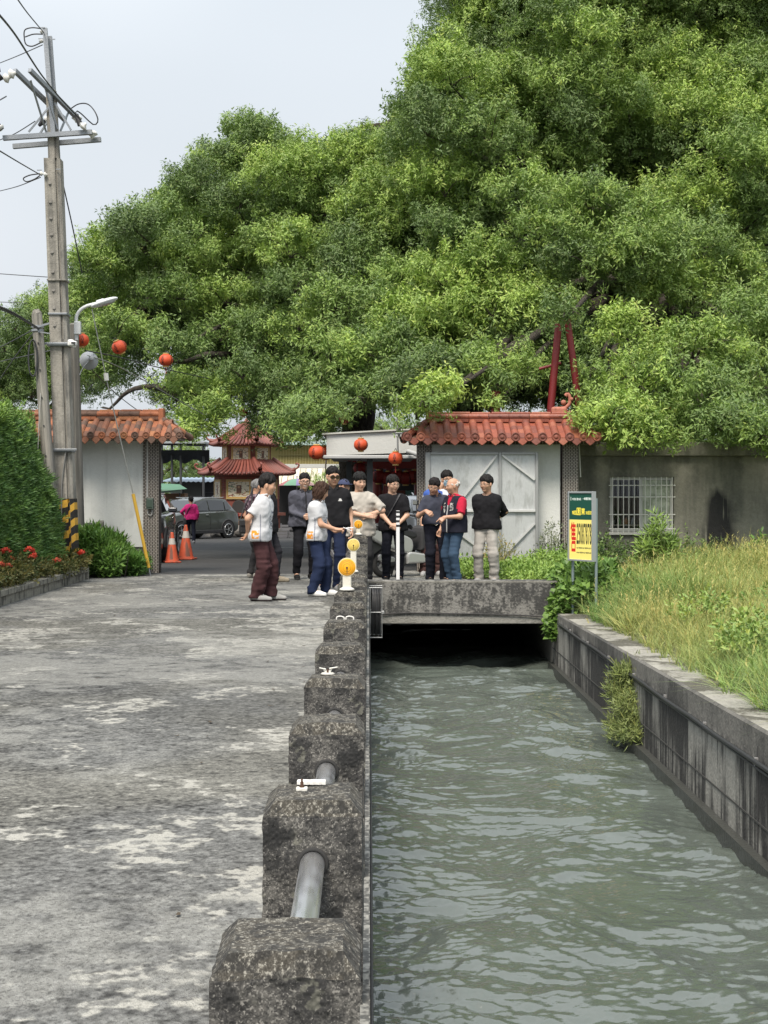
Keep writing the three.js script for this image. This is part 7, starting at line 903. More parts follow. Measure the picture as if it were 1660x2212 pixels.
{
  const w = [[0.14, 0.26, 0.05], [0.34, 0.48, 0.11]];
  weedPatch('low green weeds between the bridge and the sheet metal gate', 'weed_patch', 'weeds', [[2.15, 0, -24.4, 0.6, 0.22], [2.6, 0, -23.6, 0.6, 0.2], [3.1, 0, -24.6, 0.7, 0.38], [2.9, 0, -23.0, 0.5, 0.2], [1.9, 0, -25.3, 0.5, 0.22], [3.6, 0, -25.2, 0.5, 0.5]], 2300, 0.85, 81, w, 12, [0.085, 0.035], 1, 'stuff');
  weedPatch('reddish tipped weed standing before the sheet metal gate', 'weed_plant', 'weed', [[2.28, 0, -25.1, 0.28, 0.75]], 160, 0.8, 83, [[0.13, 0.17, 0.05], [0.36, 0.28, 0.09]], 10, [0.10, 0.02]);
  weedPatch('grey leafed weed at the foot of the white gate wall', 'weed_plant', 'weed', [[3.3, 0, -25.7, 0.32, 1.0]], 170, 0.8, 85, [[0.10, 0.13, 0.07], [0.24, 0.27, 0.16]], 10, [0.08, 0.03]);
  weedPatch('leafy vine spilling over the end of the bridge beam', 'vine', 'vine', [[3.22, -0.40, -21.75, 0.24, 0.55], [3.4, -0.25, -21.6, 0.35, 0.5], [3.02, -0.62, -21.72, 0.11, 0.6], [3.6, -0.15, -21.9, 0.45, 0.5], [3.35, 0.0, -22.3, 0.4, 0.35], [2.95, -0.80, -21.66, 0.08, 0.45]], 1050, 1.0, 87, [[0.08, 0.17, 0.03], [0.22, 0.36, 0.07]], 10, [0.11, 0.08]);
  weedPatch('tall bright green weed standing before the barred window', 'weed_plant', 'weed', [[4.98, -0.1, -24.6, 0.30, 1.15], [5.05, -0.1, -24.7, 0.16, 1.35]], 330, 1.0, 89, [[0.09, 0.18, 0.03], [0.25, 0.36, 0.07]], 12, [0.14, 0.028]);
  weedPatch('dark leafy weed left of the barred window', 'weed_plant', 'weed', [[4.3, -0.1, -25.4, 0.4, 0.95], [3.9, -0.1, -25.9, 0.35, 0.9]], 330, 0.9, 91, [[0.06, 0.12, 0.03], [0.16, 0.24, 0.06]], 11, [0.09, 0.04]);
  weedPatch('drooping leafy weed right of the barred window', 'weed_plant', 'weed', [[5.75, -0.1, -25.6, 0.4, 0.95], [6.3, -0.1, -26, 0.4, 0.75]], 300, 0.9, 93, [[0.06, 0.12, 0.03], [0.18, 0.26, 0.07]], 11, [0.10, 0.03]);
  weedPatch('small bright weed with star leaves by the black wall stain', 'weed_plant', 'weed', [[7.2, -0.1, -25.9, 0.28, 0.95]], 120, 0.9, 95, [[0.07, 0.16, 0.03], [0.2, 0.34, 0.06]], 9, [0.15, 0.05]);
  weedPatch('yellowish weeds in the grass at the far right edge', 'weed_patch', 'weeds', [[7.9, -0.05, -23.6, 0.9, 0.85], [6.9, -0.05, -23, 0.5, 0.6]], 420, 0.9, 97, [[0.2, 0.24, 0.05], [0.44, 0.40, 0.1]], 10, [0.07, 0.035]);
  { const gr = rngOf(140), pts = []; for (let i = 0; i < 17; i++) { const z = -9 - 16 * gr(), x = 3.6 + gr() * Math.min(7, -z * 0.26); pts.push([x, -0.1, z, 0.25 + 0.3 * gr(), 0.25 + 0.25 * gr()]); } weedPatch('patchy broad leafed weeds scattered through the field grass', 'ground_cover', 'ground cover', pts, 1500, 0.75, 142, [[0.12, 0.24, 0.05], [0.36, 0.46, 0.13]], 10, [0.09, 0.04], 1, 'stuff'); }
  // plant drooping on the canal wall
  const t = weedPatch('bushy grassy plant drooping from the canal wall to the water', 'wall_plant', 'plant', [[2.80, -0.82, -15.5, 0.13, 0.3], [2.84, -0.95, -15.2, 0.13, 0.35], [2.80, -1.15, -15.3, 0.15, 0.35], [2.82, -1.18, -14.95, 0.14, 0.35], [2.84, -0.62, -15.5, 0.09, 0.2], [2.79, -1.25, -15.45, 0.13, 0.25]], 800, 0.75, 99, [[0.09, 0.14, 0.04], [0.28, 0.33, 0.11]], 13, [0.12, 0.014]);
}

{ const r = rngOf(151), ms = [], g = new THREE.CircleGeometry(0.022, 5); g.scale(1, 0.45, 1); g.rotateX(-Math.PI / 2); { const p = g.attributes.position; for (let i = 0; i < p.count; i++) p.setY(i, 0.006 * Math.abs(p.getX(i)) / 0.022); } for (let i = 0; i < 90; i++) { const z = -4 - 21 * Math.pow(r(), 0.8), edge = r() < 0.5, x = edge ? -0.34 - 0.5 * r() * r() : -4.6 + 4.2 * r(); ms.push(new THREE.Matrix4().compose(V3(x, 0.006, z), new THREE.Quaternion().setFromAxisAngle(UPV, r() * 6.3), V3(1, 1, 1).multiplyScalar(0.5 + 0.9 * r()))); } const t = instanced(scene, 'leaf_litter', g, mat([0.06, 0.045, 0.028], 0.9, both), ms); tag(t, 'scattered dry leaf litter on the concrete path', 'litter'); }
// ---------------------------------------------------------------- people: bodies meshed from a smooth field of tapered limbs
function netMesh(f, lo, hi, cell) {                                     // surface nets over a grid
  const nx = Math.ceil((hi[0] - lo[0]) / cell) + 1, ny = Math.ceil((hi[1] - lo[1]) / cell) + 1, nz = Math.ceil((hi[2] - lo[2]) / cell) + 1, v = new Float32Array(nx * ny * nz), id = new Int32Array(nx * ny * nz).fill(-1), pos = [], idx = [];
  const I = (i, j, k) => (k * ny + j) * nx + i;
  for (let k = 0; k < nz; k++) for (let j = 0; j < ny; j++) for (let i = 0; i < nx; i++) v[I(i, j, k)] = (i === 0 || j === 0 || k === 0 || i === nx - 1 || j === ny - 1 || k === nz - 1) ? 1 : f(lo[0] + i * cell, lo[1] + j * cell, lo[2] + k * cell);
  const E = [[0, 1], [2, 3], [4, 5], [6, 7], [0, 2], [1, 3], [4, 6], [5, 7], [0, 4], [1, 5], [2, 6], [3, 7]];
  for (let k = 0; k < nz - 1; k++) for (let j = 0; j < ny - 1; j++) for (let i = 0; i < nx - 1; i++) {
    const c = [v[I(i, j, k)], v[I(i + 1, j, k)], v[I(i, j + 1, k)], v[I(i + 1, j + 1, k)], v[I(i, j, k + 1)], v[I(i + 1, j, k + 1)], v[I(i, j + 1, k + 1)], v[I(i + 1, j + 1, k + 1)]]; let m = 0; for (let q = 0; q < 8; q++) if (c[q] < 0) m |= 1 << q; if (m === 0 || m === 255) continue;
    let x = 0, y = 0, z = 0, n = 0; for (const [a, b] of E) if ((c[a] < 0) !== (c[b] < 0)) { const t = c[a] / (c[a] - c[b]); x += (a & 1) + t * ((b & 1) - (a & 1)); y += ((a >> 1) & 1) + t * (((b >> 1) & 1) - ((a >> 1) & 1)); z += (a >> 2) + t * ((b >> 2) - (a >> 2)); n++; }
    id[I(i, j, k)] = pos.length / 3; pos.push(lo[0] + (i + x / n) * cell, lo[1] + (j + y / n) * cell, lo[2] + (k + z / n) * cell);
  }
  const quad = (a, b, c, d, flip) => { if (a < 0 || b < 0 || c < 0 || d < 0) return; if (flip) idx.push(a, c, b, a, d, c); else idx.push(a, b, c, a, c, d); };
  for (let k = 1; k < nz - 1; k++) for (let j = 1; j < ny - 1; j++) for (let i = 1; i < nx - 1; i++) {
    const a = v[I(i, j, k)] < 0;
    if (a !== (v[I(i + 1, j, k)] < 0)) quad(id[I(i, j - 1, k - 1)], id[I(i, j, k - 1)], id[I(i, j, k)], id[I(i, j - 1, k)], !a);
    if (a !== (v[I(i, j + 1, k)] < 0)) quad(id[I(i - 1, j, k - 1)], id[I(i - 1, j, k)], id[I(i, j, k)], id[I(i, j, k - 1)], !a);
    if (a !== (v[I(i, j, k + 1)] < 0)) quad(id[I(i - 1, j - 1, k)], id[I(i, j - 1, k)], id[I(i, j, k)], id[I(i - 1, j, k)], !a);
  }
  const g = new THREE.BufferGeometry(); g.setAttribute('position', new THREE.Float32BufferAttribute(pos, 3)); g.setIndex(idx); g.computeVertexNormals(); return g;
}
const smin = (a, b, k) => { const h = Math.max(k - Math.abs(a - b), 0) / k; return Math.min(a, b) - h * h * k * 0.25; };
function cap(a, b, ra, rb) { const dx = b.x - a.x, dy = b.y - a.y, dz = b.z - a.z, L = dx * dx + dy * dy + dz * dz || 1e-9; return (x, y, z) => { const px = x - a.x, py = y - a.y, pz = z - a.z, t = clamp((px * dx + py * dy + pz * dz) / L), qx = px - t * dx, qy = py - t * dy, qz = pz - t * dz; return Math.sqrt(qx * qx + qy * qy + qz * qz) - (ra + (rb - ra) * t); }; }
const blend = (list, k) => (x, y, z) => { let d = 9; for (const f of list) { const e = f(x, y, z); d = d > 8 ? e : smin(d, e, k); } return d; };
function ell(c, r) { const m = Math.min(r.x, r.y, r.z); return (x, y, z) => { const a = (x - c.x) / r.x, b = (y - c.y) / r.y, d = (z - c.z) / r.z; return (Math.sqrt(a * a + b * b + d * d) - 1) * m; }; }
function ik(a, b, l1, l2, pole) { const d = V3().subVectors(b, a), L = Math.min(d.length(), (l1 + l2) * 0.999); d.normalize(); const end = a.clone().addScaledVector(d, L), x = (l1 * l1 - l2 * l2 + L * L) / (2 * L), h = Math.sqrt(Math.max(0, l1 * l1 - x * x)), p = pole.clone().addScaledVector(d, -pole.dot(d)).normalize(); return [a.clone().addScaledVector(d, x).addScaledVector(p, h), end]; }
const SKIN = [[0.50, 0.29, 0.19], [0.44, 0.25, 0.165], [0.54, 0.33, 0.23], [0.38, 0.21, 0.14]];
const hairMat = (c) => new THREE.MeshPhysicalMaterial({ vertexColors: true, roughness: 0.62, specularIntensity: 0.25 });
const skinM = new THREE.MeshPhysicalMaterial({ color: 0xffffff, roughness: 0.55, vertexColors: true, sheen: 0.15 });
const clothM = new THREE.MeshPhysicalMaterial({ roughness: 0.9, vertexColors: true, specularIntensity: 0.25 });
const V = (a) => V3(...a);
function person(o) {
  const s = o.H / 1.70, t = thing('person', o.label, 'person', o.pos, o.yaw), skin = SKIN[o.skin ?? 0], lean = o.lean ?? 0, fat = o.fat ?? 1, fem = o.fem ?? 0;
  const pel = V3(0, 0.93 * s, 0).add(V(o.shift ?? [0, 0, 0])), rot = (v) => { const d = v.clone().sub(pel); d.applyAxisAngle(V3(1, 0, 0), lean); return d.add(pel); }, S = (x, y, z) => rot(V3(x * s, y * s, z * s).add(V(o.shift ?? [0, 0, 0])));
  const sw = (fem ? 0.155 : 0.170) * (o.sh ?? 1), sh = { L: S(sw, 1.362, -0.01), R: S(-sw, 1.362, -0.01) }, neck0 = S(0, 1.43, -0.01), chest = S(0, 1.26, 0), belly = S(0, 1.08, 0.012 * fat), headC = S(0, 1.600, 0.035).add(V(o.headOff ?? [0, 0, 0]));
  const arm = {}, leg = {};
  for (const k of ['L', 'R']) {
    const sg = k === 'L' ? 1 : -1, a = o['arm' + k] ?? {}, tgt = a.to ? S(...a.to) : S(sg * 0.27, 0.86, 0.03), [e, w] = ik(sh[k], tgt, 0.285 * s, 0.245 * s, V(a.pole ?? [sg * 0.5, -0.2, -1])); arm[k] = { e, w, dir: a.dir ? V(a.dir).normalize() : w.clone().sub(e).normalize(), n: V(a.palm ?? [-sg, 0, 0.1]).normalize(), curl: a.curl ?? 0.35, point: a.point, show: a.show !== false };
    const l = (o.legs ?? {})[k] ?? {}, ft = V3(l.x ?? sg * 0.11 * s, 0, l.z ?? 0), hip = V3(sg * 0.085 * s, 0.90 * s, 0).add(V(o.shift ?? [0, 0, 0])), an = V3(ft.x, 0.085 * s, ft.z - 0.03), [kn] = ik(hip, an, 0.425 * s, 0.415 * s, V3(0.15 * sg, 0, 1)); leg[k] = { hip, kn, an, ft, yaw: l.yaw ?? sg * 0.15 };
  }
  // torso as flattened horizontal bars in the leaning frame
  const cl = Math.cos(-lean), sl = Math.sin(-lean), torsoF = (parts, zs) => { const fs = parts.map(([y, hx, r, z = 0]) => cap(V3(-hx * s, y * s, z * s / zs), V3(hx * s, y * s, z * s / zs), r * s, r * s)); const off = V(o.shift ?? [0, 0, 0]); return (x, y, z) => { let X_ = x - pel.x, Y_ = y - pel.y, Z_ = z - pel.z; const y2 = Y_ * cl - Z_ * sl, z2 = Y_ * sl + Z_ * cl; const lx = X_ + pel.x - off.x, ly = y2 + pel.y - off.y, lz = (z2 + pel.z - off.z) / zs; let d = 9; for (const f of fs) { const e = f(lx, ly, lz); d = d > 8 ? e : smin(d, e, 0.12 * s); } return d * 0.85; }; };
  const torso = torsoF([[1.35, 0.10, 0.095, -0.012], [1.24, fem ? 0.065 : 0.085, 0.105, 0.005], [1.08, 0.055, 0.10 * fat, 0.01], [0.95, 0.07, 0.11, -0.01]], 0.82);
  // ---- body: one skin
  const limbs = []; for (const k of ['L', 'R']) { const A = arm[k], G = leg[k]; limbs.push(cap(sh[k], A.e, 0.052 * s, 0.042 * s), cap(A.e, A.w, 0.042 * s, 0.028 * s), cap(G.hip, G.kn, 0.082 * s, 0.054 * s), cap(G.kn, G.an, 0.054 * s, 0.036 * s), cap(G.an, V3(G.ft.x + Math.sin(G.yaw) * 0.1, 0.05, G.ft.z + 0.08), 0.036 * s, 0.03)); }
  const neckF = cap(neck0, V3().lerpVectors(neck0, headC, 0.62).add(V3(0, 0, -0.015)), 0.058 * s, 0.052 * s), bodyF = (x, y, z) => { let d = torso(x, y, z); for (const f of limbs) d = smin(d, f(x, y, z), 0.03); return smin(d, neckF(x, y, z), 0.03); };
  const box_ = (pts, m) => { const lo = [9, 9, 9], hi = [-9, -9, -9]; for (const p of pts) ['x', 'y', 'z'].forEach((k, i) => { lo[i] = Math.min(lo[i], p[k] - m); hi[i] = Math.max(hi[i], p[k] + m); }); return [lo, hi]; };
  const all = [sh.L, sh.R, arm.L.e, arm.L.w, arm.R.e, arm.R.w, leg.L.kn, leg.R.kn, leg.L.an, leg.R.an, leg.L.ft, leg.R.ft, neck0, headC], cell = o.cell ?? 0.014;
  const tint = (g, c) => colorize(g, () => c), geos = [];
  { const [lo, hi] = box_(all.slice(0, 13), 0.15); hi[1] = Math.min(hi[1], headC.y + 0.02); geos.push(tint(netMesh(bodyF, lo, hi, cell), skin)); }
  // hands
  for (const k of ['L', 'R']) { const A = arm[k], sg = k === 'L' ? 1 : -1; if (!A.show) continue;
    const f = A.dir.clone(), n = A.n.clone().addScaledVector(f, -A.n.dot(f)).normalize(), ac = V3().crossVectors(n, f).multiplyScalar(sg).normalize(), P = (a, b, c) => A.w.clone().addScaledVector(f, a * s).addScaledVector(ac, b * s).addScaledVector(n, c * s), fs = [];   // ac points to the thumb side
    for (let i = 0; i < 4; i++) { const b = 0.029 - i * 0.0195; fs.push(cap(P(0.005, b * 0.6, 0), P(0.088, b, 0), 0.016 * s, 0.012 * s)); }
    const palmF = blend(fs, 0.014), fl = [0.071, 0.079, 0.073, 0.058], fg = []; for (let i = 0; i < 4; i++) { const c = A.point && i > 0 ? 0.95 : A.point ? 0.03 : A.curl * (0.85 + 0.12 * i), b = 0.031 - i * 0.0205, L = fl[i], p0 = P(0.088, b, 0), a1 = c * 1.0, a2 = c * 2.2, p1 = p0.clone().addScaledVector(f, 0.5 * L * s * Math.cos(a1)).addScaledVector(n, 0.5 * L * s * Math.sin(a1)), p2 = p1.clone().addScaledVector(f, 0.5 * L * s * Math.cos(a2)).addScaledVector(n, 0.5 * L * s * Math.sin(a2)); fg.push(cap(p0, p1, 0.0095 * s, 0.0088 * s), cap(p1, p2, 0.0088 * s, 0.0075 * s)); }
    const th0 = P(0.03, 0.026, 0.008), th1 = th0.clone().addScaledVector(f, 0.034 * s).addScaledVector(ac, 0.024 * s).addScaledVector(n, 0.014 * s), th2 = th1.clone().addScaledVector(f, 0.03 * s).addScaledVector(ac, 0.006 * s).addScaledVector(n, 0.01 * s); fg.push(cap(th0, th1, 0.014 * s, 0.011 * s), cap(th1, th2, 0.011 * s, 0.008 * s));
    const wrist = cap(A.w.clone().addScaledVector(A.w.clone().sub(A.e).normalize(), -0.04), A.w.clone().addScaledVector(f, 0.012), 0.028 * s, 0.024 * s), F_ = (x, y, z) => { let d = smin(palmF(x, y, z), wrist(x, y, z), 0.02); for (const q of fg) d = smin(d, q(x, y, z), 0.005); return d; };
    const [lo, hi] = box_([A.w, P(0.18, 0, 0), P(0.09, 0.06, 0), P(0.09, -0.05, 0), P(0.1, 0, 0.06), P(-0.04, 0, 0)], 0.03); geos.push(tint(netMesh(F_, lo, hi, 0.0055), mul3(skin, 0.97))); }
  // head, in its own turned frame
  const q = new THREE.Quaternion().setFromEuler(new THREE.Euler((o.head?.pitch ?? 0) + lean * 0.5, o.head?.yaw ?? 0, o.head?.roll ?? 0, 'YXZ')), hs = s * 1.09, toHead = (g) => { g.scale(hs, hs, hs); g.applyQuaternion(q); g.translate(headC.x, headC.y, headC.z); return g; };
  const skull = ell(V3(0, 0.03, -0.008), V3(0.075, 0.088, 0.094)), jaw = ell(V3(0, -0.045, 0.018), V3(0.056 * (o.jaw ?? 1), 0.068, 0.070)), nose = cap(V3(0, 0.008, 0.080), V3(0, -0.026, 0.096), 0.008, 0.0135), noseW = cap(V3(-0.011, -0.029, 0.087), V3(0.011, -0.029, 0.087), 0.008, 0.008), chin = ell(V3(0, -0.096, 0.056), V3(0.024, 0.016, 0.018)), lips = cap(V3(-0.017, -0.060, 0.078), V3(0.017, -0.060, 0.078), 0.009, 0.009), brow = cap(V3(-0.04, 0.022, 0.066), V3(0.04, 0.022, 0.066), 0.013, 0.013), cheek = blend([ell(V3(0.038, -0.022, 0.054), V3(0.024, 0.024, 0.022)), ell(V3(-0.038, -0.022, 0.054), V3(0.024, 0.024, 0.022))], 0.01), neckH = cap(V3(0, -0.17, -0.03), V3(0, -0.04, -0.02), 0.054, 0.050), ears = [1, -1].map((e) => ell(V3(e * 0.079, -0.006, -0.008), V3(0.011, 0.032, 0.019))), sock = [1, -1].map((e) => ell(V3(e * 0.031, 0.003, 0.091), V3(0.019, 0.010, 0.012)));
  const headF = (x, y, z) => { let d = smin(skull(x, y, z), jaw(x, y, z), 0.05); d = smin(d, brow(x, y, z), 0.02); d = smin(d, cheek(x, y, z), 0.03); d = smin(d, chin(x, y, z), 0.02); for (const e of sock) d = Math.max(d, -e(x, y, z) * 0.8); d = smin(d, nose(x, y, z), 0.012); d = smin(d, noseW(x, y, z), 0.008); d = smin(d, lips(x, y, z), 0.008); for (const e of ears) d = smin(d, e(x, y, z), 0.008); return smin(d, neckH(x, y, z), 0.03); };
  const hair = o.hair ?? {}, hc = hair.color ?? [0.012, 0.011, 0.011];
  const face = (v) => { const ax = Math.abs(v.x); let c = skin; if (v.z > 0.045) { if (v.y < -0.052 && v.y > -0.069 && ax < 0.024 - Math.abs(v.y + 0.06) * 0.8) c = v.y < -0.063 || v.y > -0.058 ? [skin[0] * 0.8, skin[1] * 0.55, skin[2] * 0.55] : [skin[0] * 0.42, skin[1] * 0.28, skin[2] * 0.27]; if (o.smile && v.y < -0.056 && v.y > -0.066 && ax < 0.019) c = [0.7, 0.68, 0.63]; if (v.y > 0.022 && v.y < 0.031 && ax > 0.013 && ax < 0.047) c = mix3(skin, hc, 0.85); if (Math.abs(v.y - 0.003) < 0.0065 && ax > 0.017 && ax < 0.045) c = Math.abs(ax - 0.031) < 0.008 ? [0.012, 0.01, 0.01] : Math.abs(v.y - 0.003) < 0.003 ? [0.5, 0.45, 0.4] : mul3(skin, 0.35); if (v.y < -0.024 && v.y > -0.038 && ax < 0.024) c = mix3(c, [skin[0], skin[1] * 0.85, skin[2] * 0.8], 0.6); } return c; };
  geos.push(toHead(colorize(netMesh(headF, [-0.11, -0.15, -0.13], [0.11, 0.14, 0.13], 0.0048), face)));
  part(t, 'body', join(geos), skinM);
  // hair
  if (hair.type !== 'none') {
    const vol = hair.vol ?? 0.014, outer = ell(V3(0, 0.036 + vol * 0.4, -0.012), V3(0.079 + vol, 0.090 + vol * 1.15, 0.098 + vol)), bob = hair.type === 'bob' ? blend([outer, ell(V3(0, -0.035, -0.03), V3(0.094, 0.095, 0.085)), ell(V3(0.06, -0.05, 0.0), V3(0.036, 0.08, 0.062)), ell(V3(-0.06, -0.05, 0.0), V3(0.036, 0.08, 0.062))], 0.04) : outer, fcut = ell(V3(0, -0.055, 0.108), V3(hair.type === 'bob' ? 0.060 : 0.082, (hair.brow ?? 0.106) + 0.012, 0.104)), low = hair.low ?? -0.045;
    const hf = (x, y, z) => { const n = (n3(x * 95 + 3, y * 34, z * 95) - 0.5) * 0.013 + (n3(x * 38, y * 20 + 7, z * 38) - 0.5) * 0.016; let d = bob(x, y, z) + n; d = Math.max(d, -fcut(x, y, z) - n * 0.8 + (n3(x * 48 + 5, y * 9, z * 30) - 0.5) * 0.022); if (hair.type !== 'bob') { d = Math.max(d, (low - 0.045 * sstep(-0.02, -0.06, z) + 0.03 * sstep(0.0, 0.03, z) + n * 0.8) - y); const fade = hair.fade ?? vol * 1.0 + 0.006; d += fade * sstep(0.085, -0.02, y) * (z < -0.02 ? lerp(0.3, 1, sstep(-0.06, -0.02, z)) : 1); } else d = Math.max(d, -0.125 + n - y); if (hair.type === 'bald') d = Math.max(d, y - 0.040 - n * 2 - (z < -0.05 ? 0.02 : 0)); return d; };
    part(t, 'hair', toHead(colorize(netMesh(hf, [-0.13, -0.14, -0.14], [0.13, 0.17, 0.13], 0.0056), (v) => mul3(hc, 0.6 + 1.3 * n3(v.x * 110, v.y * 26 + 4, v.z * 110)))), hairMat(hc));
  }
  if (o.glasses) { const dark = o.glasses === 'dark', gl = [], fr = o.glasses === 'wire' ? mat([0.25, 0.22, 0.18], 0.3, { metalness: 0.6 }) : mat([0.015, 0.015, 0.015], 0.35), r0 = dark ? 0.027 : 0.024, th = o.glasses === 'wire' ? 0.0022 : 0.0035; for (const e of [1, -1]) { gl.push(new THREE.TorusGeometry(r0, th, 6, 20).scale(1.1, 0.82, 1).rotateY(e * 0.15).translate(e * 0.033, 0.002, 0.103)); gl.push(rod(V3(e * 0.06, 0.008, 0.096), V3(e * 0.082, 0.004, -0.01), 0.003, 0.003, 5)); } gl.push(rod(V3(-0.01, 0.006, 0.106), V3(0.01, 0.006, 0.106), 0.003, 0.003, 5)); const gp = part(t, 'glasses', toHead(join(gl)), fr); if (dark) part(gp, 'dark_lens', toHead(join([1, -1].map((e) => new THREE.CylinderGeometry(r0, r0, 0.003, 20).rotateX(Math.PI / 2).scale(1.1, 0.82, 1).rotateY(e * 0.15).translate(e * 0.033, 0.002, 0.104)))), new THREE.MeshPhysicalMaterial({ color: new THREE.Color().setRGB(0.03, 0.015, 0.01), roughness: 0.08, clearcoat: 1 })); }
  if (o.mask) { const f = (x, y, z) => Math.max(headF(x, y, z) - 0.006, Math.abs(y + 0.052) - 0.044, 0.02 - z, Math.abs(x) - 0.066); part(t, 'face_mask', toHead(netMesh(f, [-0.1, -0.12, 0.0], [0.1, 0.02, 0.13], 0.005)), mat([0.36, 0.50, 0.58], 0.85)); }
  if (o.cap) { const g = [(() => { const k = new THREE.SphereGeometry(0.103, 20, 12, 0, Math.PI * 2, 0, 1.45); k.scale(0.95, 0.98, 1.08); k.translate(0, 0.035, -0.01); return k; })(), rbox(0.13, 0.012, 0.09, 0.005, 0, 0.045, 0.125)]; part(t, 'baseball_cap', toHead(join(g)), mat(o.cap, 0.85)); }
  // ---- clothes
  const top = o.top, ease = top.ease ?? 0.018, hem = (top.hem ?? 0.86) * s, collarY = neck0.y + (top.collarUp ?? 0.0), fold = top.fold ?? 1;
  const wrinkle = (x, y, z, sd) => ((n3(x * 13 + sd, y * 6, z * 13) - 0.5) * 0.018 + (n3(x * 9, y * 22 + sd, z * 9 + x * 14) - 0.5) * 0.012 + (n3(x * 34, y * 28 + sd, z * 34) - 0.5) * 0.003) * fold;
  const tor2 = torsoF([[1.335, 0.10, 0.096, -0.012], [1.24, fem ? 0.07 : 0.09, 0.110, 0.005], [1.08, 0.065, 0.106 * fat, 0.01], [0.93, 0.075, (top.boxy ?? 0.114), 0.0], [hem / s + 0.03, 0.078, (top.boxy ?? 0.116), 0.0]], 0.84), sl1 = top.sleeve ?? 0.6, sleeves = [];
  for (const k of ['L', 'R']) { const A = arm[k]; if (sl1 < 0.05) continue; const e1 = V3().lerpVectors(sh[k], A.e, Math.min(1, sl1 + 0.15)), r0 = 0.062 * s + ease * 0.6, r1 = (top.wide ?? 0.062) * s; if (sl1 <= 1) { const c = cap(sh[k], e1, r0, r1), u = A.e.clone().sub(sh[k]), Ls = u.length(); u.normalize(); const cut = sl1 * Ls; sleeves.push((x, y, z) => Math.max(c(x, y, z), (x - sh[k].x) * u.x + (y - sh[k].y) * u.y + (z - sh[k].z) * u.z - cut)); } else { const c1 = cap(sh[k], A.e, r0, 0.054 * s), we = V3().lerpVectors(A.e, A.w, Math.min(0.97, sl1 - 1)), c2 = cap(A.e, we, 0.054 * s, 0.042 * s), u = A.w.clone().sub(A.e), Ls = u.length(); u.normalize(); const cut = Math.min(0.97, sl1 - 1) * Ls; sleeves.push((x, y, z) => Math.min(c1(x, y, z), Math.max(c2(x, y, z), (x - A.e.x) * u.x + (y - A.e.y) * u.y + (z - A.e.z) * u.z - cut))); } }
  const holeC = neck0.clone().add(V3(0, 0.055 + (top.collarUp ?? 0), 0.02)), hole = ell(holeC, V3(0.078 * s, 0.068 * s + (top.vneck ?? 0), 0.078 * s)), shF = [cap(sh.L, sh.R, 0.046 * s + ease * 0.35, 0.046 * s + ease * 0.35), cap(neck0.clone().add(V3(0, -0.03, 0)), neck0.clone().add(V3(0, 0.005, 0)), 0.082 * s, 0.062 * s)];
  const armHole = [sh.L, sh.R];
  const topF = (x, y, z) => { let d = tor2(x, y, z) - ease; d = smin(d, shF[0](x, y, z), 0.05); d = smin(d, shF[1](x, y, z), 0.05); if (sl1 < 0.05) for (const a of armHole) d = Math.max(d, (Math.abs(x) - (sw + 0.015) * s)); for (const f of sleeves) d = smin(d, f(x, y, z), 0.028); d += wrinkle(x, y, z, o.seed); d = Math.max(d, -hole(x, y, z)); return Math.max(d, hem + 0.008 * Math.sin(x * 19 + o.seed) - y); };
  { const [lo, hi] = box_([sh.L, sh.R, arm.L.e, arm.R.e, ...(sl1 > 1 ? [arm.L.w, arm.R.w] : []), V3(0, hem, 0), neck0, V3(0.16, hem + 0.1, 0.12), V3(-0.16, hem + 0.1, -0.15), belly], 0.12); part(t, top.name ?? 'shirt', colorize(netMesh(topF, lo, hi, cell * 0.86), (v) => top.color(v, { s, hem, neck: neck0, arm, sh })), clothM); }
  if (top.collar) { const pts = []; for (let i = 0; i <= 14; i++) { const a = -2.5 + 5.0 * i / 14; pts.push(neck0.clone().add(V3(Math.sin(a) * 0.070 * s, 0.034 + 0.012 * Math.cos(a) * -1 - 0.012 * (1 - Math.abs(a) / 2.5) * 0, -Math.cos(a) * 0.066 * s + 0.008))); } part(t, 'collar', tube(pts, 0.013, 40, 7), mat(top.collar, 0.85)); for (const e of [1, -1]) part(t, 'collar_flap', rbox(0.055, 0.045, 0.010, 0.005).rotateZ(e * 0.6).rotateX(0.2).translate(neck0.x + e * 0.042, neck0.y + 0.008, neck0.z + 0.085 * s), mat(top.collar, 0.85)); }
  const bt = o.bottom, wide = bt.wide ?? 0, waist = (bt.waist ?? 1.0) * s, legF = []; const hips = torsoF([[1.0, 0.07, 0.108 * fat, 0.0], [0.90, 0.082, 0.118, -0.008]], 0.86);
  for (const k of ['L', 'R']) { const G = leg[k]; legF.push(blend([cap(G.hip, G.kn, 0.094 * s + wide * 0.4, 0.070 * s + wide), cap(G.kn, G.an, 0.070 * s + wide, 0.056 * s + wide * 1.15)], 0.02)); }
  const botF = (x, y, z) => { let d = Math.min(legF[0](x, y, z), legF[1](x, y, z)); d = smin(hips(x, y, z), d, 0.05); const low = sstep(0.4, 0.1, y), kn = Math.exp(-Math.pow((y - 0.48 * s) / 0.1, 2)); d += ((n3(x * 14 + o.seed, y * 7, z * 14) - 0.5) * 0.014 + (n3(x * 8, y * 30, z * 8 + 2 + o.seed) - 0.5) * (0.008 + 0.016 * low + 0.010 * kn)) * 1.2 * (bt.fold ?? 1); d = Math.max(d, (bt.cuff ?? 0.035) - y + 0.012 * (z > leg.L.an.z ? 1 : 0)); return Math.max(d, y - waist); };
